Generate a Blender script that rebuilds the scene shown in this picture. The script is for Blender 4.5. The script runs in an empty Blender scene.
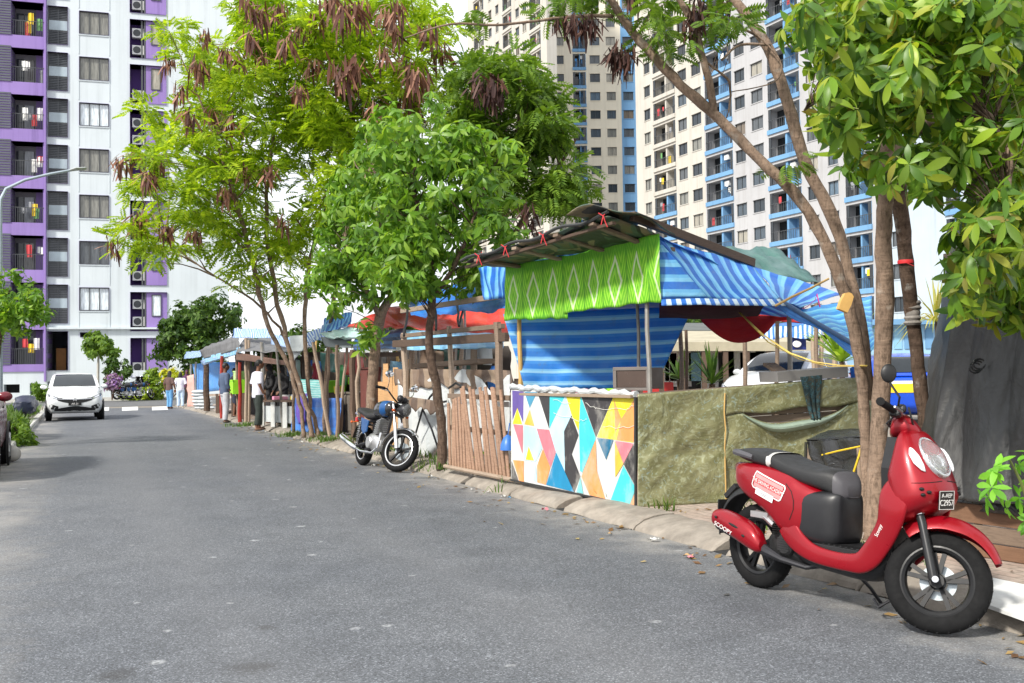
import bpy, math, random
import numpy as np
from mathutils import Vector, Matrix
random.seed(7)
rng = np.random.default_rng(7)
R = math.radians
scene = bpy.context.scene
col = scene.collection

# ------------------------------------------------------------------ camera model (used to survey the place)
HC, FPX = 1.33, 1000.0
_p, _r = math.atan(31.5 / 1000), R(0.8)
_f = Vector((0, math.cos(_p), math.sin(_p)))
_r0 = Vector((1, 0, 0)); _u0 = Vector((0, -math.sin(_p), math.cos(_p)))
CR = math.cos(_r) * _r0 - math.sin(_r) * _u0
CU = math.sin(_r) * _r0 + math.cos(_r) * _u0
CP = Vector((0, 0, HC))

def ray(px, py): return _f + CR * ((px - 512) / FPX) + CU * ((341.5 - py) / FPX)
def G(px, py, z=0.0):
    d = ray(px, py); return CP + d * ((z - HC) / d.z)
def D(px, py, Y):
    d = ray(px, py); return CP + d * (Y / d.y)
def PL(px, py, p0, n):
    d = ray(px, py); return CP + d * ((Vector(p0) - CP).dot(n) / d.dot(n))
def V(*a): return Vector(a)

# ------------------------------------------------------------------ objects
FR = {}          # world frame of each thing
def setp(o, label=None, cat=None, group=None, kind=None):
    if label: o['label'] = label
    if cat: o['category'] = cat
    if group: o['group'] = group
    if kind: o['kind'] = kind
    return o

def thing(name, label, cat, loc=(0, 0, 0), rz=0.0, group=None, lean=0.0):
    o = bpy.data.objects.new(name, None); col.objects.link(o)
    o.empty_display_size = 0.2
    M = Matrix.Translation(Vector(loc)) @ Matrix.Rotation(rz, 4, 'Z') @ Matrix.Rotation(lean, 4, 'X')
    o.location = loc; o.rotation_euler = M.to_euler()
    FR[o.name] = M
    return setp(o, label, cat, group)

def copy_tree(o, parent=None):
    c = o.copy(); col.objects.link(c)
    if parent is not None: c.parent = parent
    for ch in list(o.children): copy_tree(ch, c)
    return c

class MB:
    def __init__(s): s.v = []; s.f = []; s.m = []; s.uv = {}; s.cm = 0
    def add(s, vs, fs, uvs=None):
        b = len(s.v)
        s.v.extend([tuple(x) for x in vs])
        for f in fs: s.f.append(tuple(b + i for i in f)); s.m.append(s.cm)
        if uvs is not None:
            for i, u in enumerate(uvs): s.uv[b + i] = u
        return s
    def mat(s, i): s.cm = i; return s
    def box(s, c, size, M=None):
        x, y, z = [a / 2 for a in size]; c = Vector(c)
        vs = [Vector((i, j, k)) for i in (-x, x) for j in (-y, y) for k in (-z, z)]
        if M is not None: vs = [M @ v for v in vs]
        vs = [c + v for v in vs]
        return s.add(vs, [(0, 1, 3, 2), (4, 6, 7, 5), (0, 4, 5, 1), (2, 3, 7, 6), (0, 2, 6, 4), (1, 5, 7, 3)])
    def b2(s, a, b):
        a = Vector(a); b = Vector(b)
        return s.box((a + b) / 2, [abs(b[i] - a[i]) for i in range(3)])
    def bar(s, p0, p1, w, h, up=(0, 0, 1)):
        p0 = Vector(p0); p1 = Vector(p1); d = p1 - p0; L = d.length; d.normalize()
        up = Vector(up)
        if abs(d.dot(up)) > .98: up = Vector((1, 0, 0)) if abs(d.x) < .9 else Vector((0, 1, 0))
        side = d.cross(up).normalized(); u2 = side.cross(d)
        M = Matrix((d, side, u2)).transposed()
        return s.box((p0 + p1) / 2, (L, w, h), M)
    def loft(s, rings, closed=True, cap=True, uvs=None):
        n = len(rings[0]); vs = [p for r in rings for p in r]; fs = []
        for i in range(len(rings) - 1):
            for j in range(n if closed else n - 1):
                k = (j + 1) % n
                fs.append((i * n + j, i * n + k, (i + 1) * n + k, (i + 1) * n + j))
        if cap and closed:
            fs.append(tuple(range(n - 1, -1, -1))); b = (len(rings) - 1) * n
            fs.append(tuple(b + j for j in range(n)))
        return s.add(vs, fs, uvs)
    def tube(s, pts, r, n=8, cap=True, flat=None):
        pts = [Vector(p) for p in pts]
        if not hasattr(r, '__len__'): r = [r] * len(pts)
        rings = []; up = None
        for i, p in enumerate(pts):
            a = pts[max(i - 1, 0)]; b = pts[min(i + 1, len(pts) - 1)]
            d = (b - a).normalized()
            if up is None:
                up = Vector((0, 0, 1)) if abs(d.z) < .9 else Vector((1, 0, 0))
            sd = d.cross(up).normalized(); up = sd.cross(d).normalized()
            fl = flat or 1.0
            rings.append([p + (sd * math.cos(t) + up * math.sin(t) * fl) * r[i] for t in [2 * math.pi * k / n for k in range(n)]])
        return s.loft(rings, True, cap)
    def ell(s, c, rad, n=14, m=8, M=None):
        c = Vector(c); rings = []
        for i in range(m + 1):
            t = math.pi * (0.02 + 0.96 * i / m)
            ring = []
            for k in range(n):
                a = 2 * math.pi * k / n
                v = Vector((rad[0] * math.sin(t) * math.cos(a), rad[1] * math.sin(t) * math.sin(a), -rad[2] * math.cos(t)))
                ring.append(c + ((M @ v) if M is not None else v))
            rings.append(ring)
        return s.loft(rings)
    def lathe(s, c, prof, axis='z', n=24, M=None, cap=True):
        c = Vector(c); rings = []
        for (r, h) in prof:
            ring = []
            for k in range(n):
                a = 2 * math.pi * k / n; x, y = r * math.cos(a), r * math.sin(a)
                v = Vector((x, y, h)) if axis == 'z' else Vector((x, h, y)) if axis == 'y' else Vector((h, x, y))
                ring.append(c + ((M @ v) if M is not None else v))
            rings.append(ring)
        return s.loft(rings, True, cap)
    def prism(s, poly, h0, h1, f):
        """polygon of (a, b) extruded from h0 to h1; f(a, b, h) gives the point"""
        n = len(poly)
        vs = [f(a, b, h0) for a, b in poly] + [f(a, b, h1) for a, b in poly]
        fs = [tuple(range(n - 1, -1, -1)), tuple(range(n, 2 * n))]
        for i in range(n): j = (i + 1) % n; fs.append((i, j, n + j, n + i))
        return s.add(vs, fs)
    def grid(s, f, nu, nv, uvf=None):
        vs = []; uvs = []
        for i in range(nu + 1):
            for j in range(nv + 1):
                u, v = i / nu, j / nv
                vs.append(f(u, v)); uvs.append(uvf(u, v) if uvf else (u, v))
        fs = [(i * (nv + 1) + j, (i + 1) * (nv + 1) + j, (i + 1) * (nv + 1) + j + 1, i * (nv + 1) + j + 1) for i in range(nu) for j in range(nv)]
        return s.add(vs, fs, uvs)
    def build(s, name, mats, parent=None, smooth=False, bevel=0, ang=35, world=False, solid=0, sub=0):
        me = bpy.data.meshes.new(name)
        vs = s.v
        if world and parent is not None:
            root = parent
            while root.parent is not None: root = root.parent
            if root.name in FR:
                Mi = FR[root.name].inverted(); vs = [tuple(Mi @ Vector(v)) for v in vs]
        me.from_pydata(vs, [], s.f)
        if s.uv:
            uvl = me.uv_layers.new(name='UVMap')
            li = np.empty(len(me.loops), dtype=np.int32); me.loops.foreach_get('vertex_index', li)
            tab = np.zeros((len(vs), 2), dtype=np.float32)
            for k, u in s.uv.items(): tab[k] = u
            uvl.data.foreach_set('uv', tab[li].ravel())
        if not isinstance(mats, (list, tuple)): mats = [mats]
        for m in mats: me.materials.append(m)
        if len(mats) > 1: me.polygons.foreach_set('material_index', s.m)
        if smooth:
            me.polygons.foreach_set('use_smooth', [True] * len(me.polygons))
            if ang < 180:
                try: me.set_sharp_from_angle(angle=R(ang))
                except Exception: pass
        me.update()
        o = bpy.data.objects.new(name, me); col.objects.link(o)
        if parent is not None: o.parent = parent
        if solid:
            md = o.modifiers.new('solid', 'SOLIDIFY'); md.thickness = solid; md.offset = 0
        if sub:
            md = o.modifiers.new('sub', 'SUBSURF'); md.levels = sub; md.render_levels = sub
        if bevel:
            md = o.modifiers.new('bevel', 'BEVEL'); md.width = bevel; md.segments = 2; md.limit_method = 'ANGLE'; md.angle_limit = R(40)
        return o

def fast_mesh(name, verts, quads, mats, parent, uv=None, smooth=False):
    """verts n x 3 and quads m x 4 as numpy arrays"""
    me = bpy.data.meshes.new(name)
    k = quads.shape[1]
    me.vertices.add(len(verts)); me.vertices.foreach_set('co', verts.astype(np.float32).ravel())
    me.loops.add(quads.size); me.loops.foreach_set('vertex_index', quads.astype(np.int32).ravel())
    me.polygons.add(len(quads)); me.polygons.foreach_set('loop_start', np.arange(0, quads.size, k, dtype=np.int32))
    me.polygons.foreach_set('loop_total', np.full(len(quads), k, dtype=np.int32))
    if smooth: me.polygons.foreach_set('use_smooth', [True] * len(quads))
    me.update(calc_edges=True); me.validate()
    for m in (mats if isinstance(mats, (list, tuple)) else [mats]): me.materials.append(m)
    o = bpy.data.objects.new(name, me); col.objects.link(o)
    if parent is not None: o.parent = parent
    return o

def text_mesh(name, s, M, size, mat, parent, depth=.002, align='CENTER', sx=1.0, world=False):
    cu = bpy.data.curves.new('lettering', 'FONT'); cu.body = s; cu.size = size; cu.align_x = align; cu.align_y = 'CENTER'; cu.extrude = depth
    to = bpy.data.objects.new('lettering', cu); col.objects.link(to)
    dg = bpy.context.evaluated_depsgraph_get(); dg.update()
    me = bpy.data.meshes.new_from_object(to.evaluated_get(dg))
    bpy.data.objects.remove(to); bpy.data.curves.remove(cu)
    me.transform(M @ Matrix.Diagonal((sx, 1, 1, 1)))
    me.materials.clear(); me.materials.append(mat)
    o = bpy.data.objects.new(name, me); col.objects.link(o)
    if parent is not None: o.parent = parent
    return o

# ------------------------------------------------------------------ materials
def srgb(r, g, b):
    f = lambda c: (c / 255 / 12.92) if c / 255 <= .04045 else ((c / 255 + .055) / 1.055) ** 2.4
    return (f(r), f(g), f(b))

def nodes(name):
    m = bpy.data.materials.new(name); m.use_nodes = True
    nt = m.node_tree; nt.nodes.clear()
    out = nt.nodes.new('ShaderNodeOutputMaterial'); b = nt.nodes.new('ShaderNodeBsdfPrincipled')
    nt.links.new(b.outputs[0], out.inputs[0])
    return m, nt, b, out
def N(nt, t, **kw):
    n = nt.nodes.new(t)
    for k, v in kw.items(): setattr(n, k, v)
    return n
def mixc(nt, fac, a, b, mode='MIX'):
    n = N(nt, 'ShaderNodeMix', data_type='RGBA', blend_type=mode)
    for sock, val in ((n.inputs[0], fac), (n.inputs[6], a), (n.inputs[7], b)):
        if isinstance(val, bpy.types.NodeSocket): nt.links.new(val, sock)
        elif isinstance(val, (tuple, list)): sock.default_value = (*val[:3], 1)
        else: sock.default_value = val
    return n.outputs[2]
def noise(nt, vec, scale, detail=4, rough=.55, dist=0):
    n = N(nt, 'ShaderNodeTexNoise'); n.inputs['Scale'].default_value = scale; n.inputs['Detail'].default_value = detail
    n.inputs['Roughness'].default_value = rough; n.inputs['Distortion'].default_value = dist
    nt.links.new(vec, n.inputs['Vector']); return n.outputs[0]
def ramp(nt, fac, stops, interp='LINEAR'):
    n = N(nt, 'ShaderNodeValToRGB'); n.color_ramp.interpolation = interp
    e = n.color_ramp.elements
    while len(e) < len(stops): e.new(.5)
    for x, (p, c) in zip(e, stops):
        x.position = p; x.color = (*c[:3], 1) if isinstance(c, (tuple, list)) else (c, c, c, 1)
    nt.links.new(fac, n.inputs[0]); return n.outputs[0]
def math_(nt, op, a, b=None, c=None):
    n = N(nt, 'ShaderNodeMath', operation=op)
    for i, v in enumerate((a, b, c)):
        if v is None: continue
        if isinstance(v, bpy.types.NodeSocket): nt.links.new(v, n.inputs[i])
        else: n.inputs[i].default_value = v
    return n.outputs[0]
def coords(nt, kind='Object', scale=None):
    tc = N(nt, 'ShaderNodeTexCoord'); o = tc.outputs[kind]
    if scale:
        mp = N(nt, 'ShaderNodeMapping'); mp.inputs['Scale'].default_value = scale
        nt.links.new(o, mp.inputs[0]); o = mp.outputs[0]
    return o
def bump(nt, b, h, strength=.3, dist=.01):
    n = N(nt, 'ShaderNodeBump'); n.inputs['Strength'].default_value = strength; n.inputs['Distance'].default_value = dist
    nt.links.new(h, n.inputs['Height']); nt.links.new(n.outputs[0], b.inputs['Normal'])

_M = {}
def mat(name, c, rough=.6, metal=0, var=.12, vs=4, bmp=0, bs=40, spec=.5, scale=None, coat=0, kind='Object', dirt=None, ds=1.5, sheen=0):
    """plain procedural material: base colour, worn a little lighter and darker by noise"""
    if name in _M: return _M[name]
    m, nt, b, out = nodes(name)
    v = coords(nt, kind, scale)
    n1 = noise(nt, v, vs, 5, .6)
    f = ramp(nt, n1, [(.3, 1 - var), (.7, 1 + var)])
    cc = mixc(nt, 1.0, c, f, 'MULTIPLY')
    if dirt:
        n2 = noise(nt, v, ds, 6, .7)
        cc = mixc(nt, ramp(nt, n2, [(.5, 0.), (.72, .8)]), cc, dirt)
    nt.links.new(cc, b.inputs['Base Color'])
    b.inputs['Metallic'].default_value = metal
    rr = ramp(nt, noise(nt, v, vs * 2.3, 3), [(.3, max(rough - .08, .02)), (.7, min(rough + .08, 1))])
    nt.links.new(rr, b.inputs['Roughness'])
    b.inputs['Specular IOR Level'].default_value = spec
    if coat: b.inputs['Coat Weight'].default_value = coat; b.inputs['Coat Roughness'].default_value = .08
    if bmp: bump(nt, b, noise(nt, v, bs, 4), bmp, .01)
    _M[name] = m; return m

def wood_mat(name, c1, c2, scale=(3, 3, 25), rough=.75):
    if name in _M: return _M[name]
    m, nt, b, out = nodes(name)
    v = coords(nt, 'Object')
    w = noise(nt, coords(nt, 'Object', scale), 3, 6, .65, 1.2)
    big = noise(nt, v, 1.7, 3)
    ri = N(nt, 'ShaderNodeNewGeometry').outputs['Random Per Island']
    cc = mixc(nt, ramp(nt, w, [(.3, 0.), (.7, 1.)]), c1, c2)
    cc = mixc(nt, 1.0, cc, ramp(nt, ri, [(0, .7), (1, 1.2)]), 'MULTIPLY')
    cc = mixc(nt, ramp(nt, big, [(.45, 0.), (.75, .5)]), cc, tuple(x * .45 for x in c1))
    nt.links.new(cc, b.inputs['Base Color']); b.inputs['Roughness'].default_value = rough
    bump(nt, b, w, .4, .004)
    _M[name] = m; return m

def tarp_mat(name, bands, period, axis=0, rough=.38, wr=.5, dirt=(.25, .27, .25), trans=.15, skew=0.0, tint=.18):
    """striped plastic tarpaulin: bands = [(from, colour)...] over one period of the cloth's own u or v in metres"""
    if name in _M: return _M[name]
    m, nt, b, out = nodes(name)
    tc = N(nt, 'ShaderNodeTexCoord'); sp = N(nt, 'ShaderNodeSeparateXYZ'); nt.links.new(tc.outputs['UV'], sp.inputs[0])
    a = sp.outputs[axis]
    if skew: a = math_(nt, 'ADD', a, math_(nt, 'MULTIPLY', sp.outputs[1 - axis], skew))
    x = math_(nt, 'FRACT', math_(nt, 'DIVIDE', a, period))
    cc = ramp(nt, x, bands, 'CONSTANT')
    n1 = noise(nt, tc.outputs['UV'], 2.2, 6, .65)
    cc = mixc(nt, ramp(nt, n1, [(.35, 0.), (.75, tint)]), cc, (.55, .65, .7))
    n2 = noise(nt, tc.outputs['UV'], 5, 6, .75)
    cc = mixc(nt, ramp(nt, n2, [(.56, 0.), (.75, .45)]), cc, dirt)
    nt.links.new(cc, b.inputs['Base Color']); b.inputs['Roughness'].default_value = rough
    wv = noise(nt, tc.outputs['UV'], 3.0, 6, .6, 1.5)
    bump(nt, b, wv, wr, .05)
    if trans:
        t = N(nt, 'ShaderNodeBsdfTranslucent'); nt.links.new(cc, t.inputs[0])
        mx = N(nt, 'ShaderNodeMixShader'); mx.inputs[0].default_value = trans
        nt.links.new(b.outputs[0], mx.inputs[1]); nt.links.new(t.outputs[0], mx.inputs[2]); nt.links.new(mx.outputs[0], out.inputs[0])
    _M[name] = m; return m

def leaf_mat(name, cols, trans=.4, rough=.45, spec=.4):
    if name in _M: return _M[name]
    m, nt, b, out = nodes(name)
    ri = N(nt, 'ShaderNodeNewGeometry').outputs['Random Per Island']
    k = len(cols)
    cc = ramp(nt, ri, [(i / (k - 1), c) for i, c in enumerate(cols)])
    cl = noise(nt, coords(nt, 'Object'), 1.3, 2)
    cc = mixc(nt, 1.0, cc, ramp(nt, cl, [(.3, (.72, .78, .7)), (.7, (1.25, 1.18, 1.1))]), 'MULTIPLY')
    nt.links.new(cc, b.inputs['Base Color']); b.inputs['Roughness'].default_value = rough; b.inputs['Specular IOR Level'].default_value = spec
    t = N(nt, 'ShaderNodeBsdfTranslucent')
    nt.links.new(mixc(nt, 1.0, cc, (1.5, 1.45, .7), 'MULTIPLY'), t.inputs[0])
    mx = N(nt, 'ShaderNodeMixShader'); mx.inputs[0].default_value = trans
    nt.links.new(b.outputs[0], mx.inputs[1]); nt.links.new(t.outputs[0], mx.inputs[2]); nt.links.new(mx.outputs[0], out.inputs[0])
    _M[name] = m; return m

def glass_mat(name, c=(.03, .04, .05), rough=.08):
    """dark reflecting window pane"""
    if name in _M: return _M[name]
    m, nt, b, out = nodes(name)
    oi = N(nt, 'ShaderNodeObjectInfo').outputs['Random']
    cc = ramp(nt, oi, [(0, c), (.28, tuple(x * 2.2 for x in c)), (.42, (.09, .1, .11)), (.55, (.2, .2, .18)), (.7, (.32, .3, .25)), (.82, (.16, .13, .1)), (.92, (.1, .15, .2))], 'CONSTANT')
    nn = noise(nt, coords(nt, 'Object', (6, 6, .6)), 3, 2)
    cc = mixc(nt, 1.0, cc, ramp(nt, nn, [(.35, .7), (.65, 1.2)]), 'MULTIPLY')
    nt.links.new(cc, b.inputs['Base Color']); b.inputs['Roughness'].default_value = rough
    _M[name] = m; return m

# everyday materials
STEEL = mat('galvanised_steel', (.42, .43, .44), .4, .9, .15, 8)
DARK_METAL = mat('dark_metal', (.04, .04, .045), .45, .6, .2, 8)
CHROME = mat('chrome', (.75, .75, .76), .12, 1, .05, 6)
BLACK_PLASTIC = mat('black_plastic', (.013, .013, .014), .5, 0, .2, 12, .1, 300)
RUBBER = mat('rubber', (.009, .009, .0095), .8, 0, .3, 14, .15, 120, .18)
WOOD = wood_mat('weathered_wood', (.27, .195, .14), (.155, .11, .08))
WOOD_PALE = wood_mat('pale_wood', (.4, .31, .235), (.27, .2, .145))
WOOD_DARK = wood_mat('dark_wood', (.13, .08, .055), (.07, .045, .03))
def bark_mat(name, c1, c2):
    m, nt, b, out = nodes(name)
    v = coords(nt); st = coords(nt, 'Object', (1, 1, .28)); rg = coords(nt, 'Object', (.35, .35, 1.6))
    a = noise(nt, v, 3.2, 5, .7); f = noise(nt, st, 42, 5, .75); r_ = noise(nt, rg, 16, 3, .6)
    c = mixc(nt, ramp(nt, a, [(.35, 0.), (.65, 1.)]), c1, c2)
    c = mixc(nt, ramp(nt, f, [(.36, .75), (.52, 0.)]), c, tuple(x * .42 for x in c2))
    c = mixc(nt, ramp(nt, r_, [(.56, 0.), (.66, .5)]), c, tuple(x * .6 for x in c2))
    c = mixc(nt, ramp(nt, noise(nt, v, 7, 4, .6), [(.6, 0.), (.72, .5)]), c, (.42, .4, .36))
    nt.links.new(c, b.inputs['Base Color']); b.inputs['Roughness'].default_value = .95; b.inputs['Specular IOR Level'].default_value = .15
    bump(nt, b, math_(nt, 'ADD', f, r_), .9, .012); return m
BARK = bark_mat('bark', srgb(156, 134, 116), srgb(124, 106, 92))
BARK_DARK = bark_mat('bark_dark', srgb(108, 90, 78), srgb(80, 66, 56))
WHITE_PAINT = mat('white_paint', (.76, .77, .76), .5, 0, .06, 3, dirt=(.45, .43, .4), ds=1.2)
# ------------------------------------------------------------------ the street
KR = lambda Y: 4.66 - .437 * Y          # foot of the market kerb
KL = lambda Y: -1.2 - .435 * Y          # foot of the kerb on the other side
PZ = .1                                  # pavement height
kd = V(-.437, 1, 0).normalized(); kn = V(kd.y, -kd.x, 0)     # along the kerb, and towards the market

def ground_mat():
    m, nt, b, out = nodes('dusty_ground')
    v = coords(nt)
    a = noise(nt, v, .25, 6, .7); f = noise(nt, v, 9, 6, .75)
    c = mixc(nt, ramp(nt, a, [(.35, 0.), (.65, 1.)]), (.3, .26, .21), (.2, .185, .16))
    c = mixc(nt, 1., c, ramp(nt, f, [(.3, .7), (.75, 1.25)]), 'MULTIPLY')
    nt.links.new(c, b.inputs['Base Color']); b.inputs['Roughness'].default_value = .95
    bump(nt, b, f, .5, .03); return m

def asphalt_mat():
    m, nt, b, out = nodes('asphalt')
    v = coords(nt)
    sp = N(nt, 'ShaderNodeSeparateXYZ'); nt.links.new(v, sp.inputs[0])
    big = noise(nt, v, .33, 5, .62); med = noise(nt, v, 2.6, 6, .72); fine = noise(nt, v, 170, 3, .75)
    c = mixc(nt, ramp(nt, big, [(.32, 0.), (.68, 1.)]), (.1, .108, .122), (.134, .141, .152))
    c = mixc(nt, 1., c, ramp(nt, med, [(.3, .84), (.7, 1.14)]), 'MULTIPLY')
    # stone grains
    vo = N(nt, 'ShaderNodeTexVoronoi'); vo.inputs['Scale'].default_value = 150; nt.links.new(v, vo.inputs['Vector'])
    g = N(nt, 'ShaderNodeSeparateColor'); nt.links.new(vo.outputs['Color'], g.inputs[0])
    c = mixc(nt, 1., c, ramp(nt, g.outputs[0], [(0, .5), (.5, .95), (.85, 1.2), (.97, 2.2)]), 'MULTIPLY')
    # dust that gathers along both kerbs
    t = math_(nt, 'ADD', sp.outputs[0], math_(nt, 'MULTIPLY', sp.outputs[1], .437))
    t = math_(nt, 'ADD', t, math_(nt, 'MULTIPLY', math_(nt, 'SUBTRACT', med, .5), 1.3))
    dr = ramp(nt, math_(nt, 'MULTIPLY', t, .1), [(.405, 0.), (.445, .55), (.46, .85)])
    dl = ramp(nt, math_(nt, 'MULTIPLY', math_(nt, 'ADD', t, 2.0), .1), [(.05, .95), (.1, .75), (.18, 0.)])
    du = math_(nt, 'MAXIMUM', dr, dl)
    c = mixc(nt, math_(nt, 'MULTIPLY', du, ramp(nt, noise(nt, v, 1.1, 6, .7), [(.38, .1), (.62, 1.)])), c, (.36, .34, .31))
    # droppings and paint drips
    sv = N(nt, 'ShaderNodeTexVoronoi', voronoi_dimensions='2D'); sv.inputs['Scale'].default_value = 1.55; sv.inputs['Randomness'].default_value = 1
    wv = N(nt, 'ShaderNodeMix', data_type='VECTOR'); wv.inputs[0].default_value = .06
    nz = N(nt, 'ShaderNodeTexNoise'); nz.inputs['Scale'].default_value = 14; nt.links.new(v, nz.inputs[0])
    nt.links.new(v, wv.inputs[4]); nt.links.new(nz.outputs[1], wv.inputs[5]); nt.links.new(wv.outputs[1], sv.inputs['Vector'])
    sc_ = N(nt, 'ShaderNodeSeparateColor'); nt.links.new(sv.outputs['Color'], sc_.inputs[0])
    rad = math_(nt, 'MULTIPLY', math_(nt, 'SUBTRACT', sc_.outputs[1], .45), .15)
    spot = ramp(nt, math_(nt, 'DIVIDE', sv.outputs['Distance'], math_(nt, 'MAXIMUM', rad, .0005)), [(.55, .75), (1., 0.)])
    c = mixc(nt, math_(nt, 'MULTIPLY', spot, ramp(nt, noise(nt, v, 30, 4, .8), [(.35, 0.), (.6, 1.)])), c, (.42, .43, .44))
    # oil
    for (px, py, r) in ((252, 668, .15), (118, 676, .12), (264, 628, .07), (118, 436, .2)):
        p = G(px, py)
        d = N(nt, 'ShaderNodeVectorMath', operation='DISTANCE'); nt.links.new(v, d.inputs[0]); d.inputs[1].default_value = (p.x, p.y, 0)
        dd = math_(nt, 'ADD', d.outputs[1], math_(nt, 'MULTIPLY', math_(nt, 'SUBTRACT', noise(nt, v, 9, 5, .7), .5), r * 1.6))
        c = mixc(nt, ramp(nt, math_(nt, 'DIVIDE', dd, r * 2), [(.1, .55), (.5, 0.)]), c, (.035, .032, .03))
    # hairline cracks and paler tyre tracks
    ck = N(nt, 'ShaderNodeTexVoronoi', voronoi_dimensions='2D', feature='DISTANCE_TO_EDGE'); ck.inputs['Scale'].default_value = .42
    cv = N(nt, 'ShaderNodeMix', data_type='VECTOR'); cv.inputs[0].default_value = .16; n4 = N(nt, 'ShaderNodeTexNoise'); n4.inputs['Scale'].default_value = 2.2; n4.inputs['Detail'].default_value = 8; nt.links.new(v, n4.inputs[0])
    nt.links.new(v, cv.inputs[4]); nt.links.new(n4.outputs[1], cv.inputs[5]); nt.links.new(cv.outputs[1], ck.inputs['Vector'])
    crk = math_(nt, 'MULTIPLY', ramp(nt, ck.outputs['Distance'], [(.0, 1.), (.0035, 0.)]), ramp(nt, noise(nt, v, .5, 3), [(.5, 0.), (.6, .55)]))
    c = mixc(nt, crk, c, (.045, .045, .048))
    tt = math_(nt, 'ADD', sp.outputs[0], math_(nt, 'MULTIPLY', sp.outputs[1], .437))
    tk = ramp(nt, math_(nt, 'PINGPONG', math_(nt, 'ADD', tt, .9), .85), [(.0, .16), (.5, 0.)])
    c = mixc(nt, tk, c, (.2, .2, .205))
    nt.links.new(c, b.inputs['Base Color'])
    nt.links.new(ramp(nt, med, [(.3, .72), (.7, .9)]), b.inputs['Roughness'])
    b.inputs['Specular IOR Level'].default_value = .35
    bump(nt, b, math_(nt, 'ADD', g.outputs[0], math_(nt, 'MULTIPLY', fine, .8)), .55, .006); return m

def paver_mat():
    m, nt, b, out = nodes('brick_pavers')
    v = coords(nt)
    mp = N(nt, 'ShaderNodeMapping'); mp.inputs['Rotation'].default_value = (0, 0, -math.atan2(kd.y, kd.x)); nt.links.new(v, mp.inputs[0])
    br = N(nt, 'ShaderNodeTexBrick'); br.inputs['Scale'].default_value = 1; br.inputs['Brick Width'].default_value = .2; br.inputs['Row Height'].default_value = .1
    br.inputs['Mortar Size'].default_value = .006; br.inputs['Color1'].default_value = (.36, .27, .22, 1); br.inputs['Color2'].default_value = (.45, .36, .31, 1); br.inputs['Mortar'].default_value = (.2, .17, .14, 1)
    nt.links.new(mp.outputs[0], br.inputs['Vector'])
    f = noise(nt, v, 2.4, 6, .75)
    c = mixc(nt, ramp(nt, f, [(.42, 0.), (.66, .85)]), br.outputs['Color'], (.34, .29, .24))
    c = mixc(nt, 1., c, ramp(nt, noise(nt, v, 22, 5, .7), [(.3, .75), (.7, 1.2)]), 'MULTIPLY')
    nt.links.new(c, b.inputs['Base Color']); b.inputs['Roughness'].default_value = .9
    bump(nt, b, br.outputs['Fac'], -.3, .005); return m

KERB = mat('kerb_concrete', (.27, .24, .205), .9, 0, .3, 6, .5, 60, .3, dirt=(.2, .17, .14), ds=2.2)

m = MB(); S_ = 500
m.add([(-S_, -60, 0), (S_, -60, 0), (S_, 900, 0), (-S_, 900, 0)], [(0, 1, 2, 3)])
setp(m.build('ground', ground_mat()), kind='structure')

ASPH = asphalt_mat()
m = MB(); ys = [-14, 0, 20, 45]
m.add([(KL(y), y, .004) for y in ys] + [(KR(y), y, .004) for y in ys], [(i, i + 4, i + 5, i + 1) for i in range(3)])
setp(m.build('road', ASPH), kind='structure')
# the crossing street
be = V(.957, .29, 0).normalized(); bn = V(be.y, -be.x, 0)      # along the white block, and towards the viewer
cf = V(-22.9, 60.3, 0)
m = MB()
q = [cf - be * 90, cf + be * 60, cf + be * 60 + bn * 14, cf - be * 90 + bn * 14]
m.add([(p.x, p.y, .008) for p in q], [(0, 3, 2, 1)])
setp(m.build('cross_street', mat('street_asphalt', (.12, .122, .125), .85, 0, .15, 2)), kind='structure')
# raised crossing: white bars
CW = mat('road_paint', (.72, .72, .7), .7, 0, .15, 9, dirt=(.3, .3, .3), ds=3)
for k, (xa, xb) in enumerate(((100, 109), (122, 138), (152, 168))):
    m = MB()
    m.add([(*G(xa, 411 - .014 * (xa - 130))[:2], .013), (*G(xb, 410.6 - .014 * (xb - 130))[:2], .013), (*G(xb, 407 - .014 * (xb - 130))[:2], .013), (*G(xa, 407.4 - .014 * (xa - 130))[:2], .013)], [(0, 1, 2, 3)])
    setp(m.build('road_marking', CW), kind='structure')
# far kerb
m = MB(); a = cf - be * 90; b_ = cf + be * 60
m.bar(a + V(0, 0, .06), b_ + V(0, 0, .06), .25, .14)
setp(m.build('far_kerb', mat('pale_kerb', (.55, .54, .5), .85, 0, .15, 3)), kind='structure')
m = MB(); q = [cf - be * 90 - bn * .13, cf + be * 60 - bn * .13, cf + be * 60 - bn * 40, cf - be * 90 - bn * 40]
m.add([(p.x, p.y, .11) for p in q], [(0, 1, 2, 3)])
setp(m.build('far_pavement', mat('far_paving', (.34, .33, .3), .9, 0, .15, 2)), kind='structure')

# market pavement
m = MB(); ys = [-14, 0, 10, 30, 46]
m.add([(KR(y) + .36, y, PZ) for y in ys] + [(KR(y) + 2.6, y, PZ) for y in ys], [(i, i + 5, i + 6, i + 1) for i in range(4)])
setp(m.build('pavement', paver_mat()), kind='structure')
m = MB(); ys = [-14, 0, 10, 30, 46]
m.add([(KR(y) + 2.6, y, PZ - .005) for y in ys] + [(KR(y) + 60, y, PZ - .005) for y in ys], [(i, i + 5, i + 6, i + 1) for i in range(4)])
setp(m.build('market_ground', ground_mat()), kind='structure')
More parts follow.
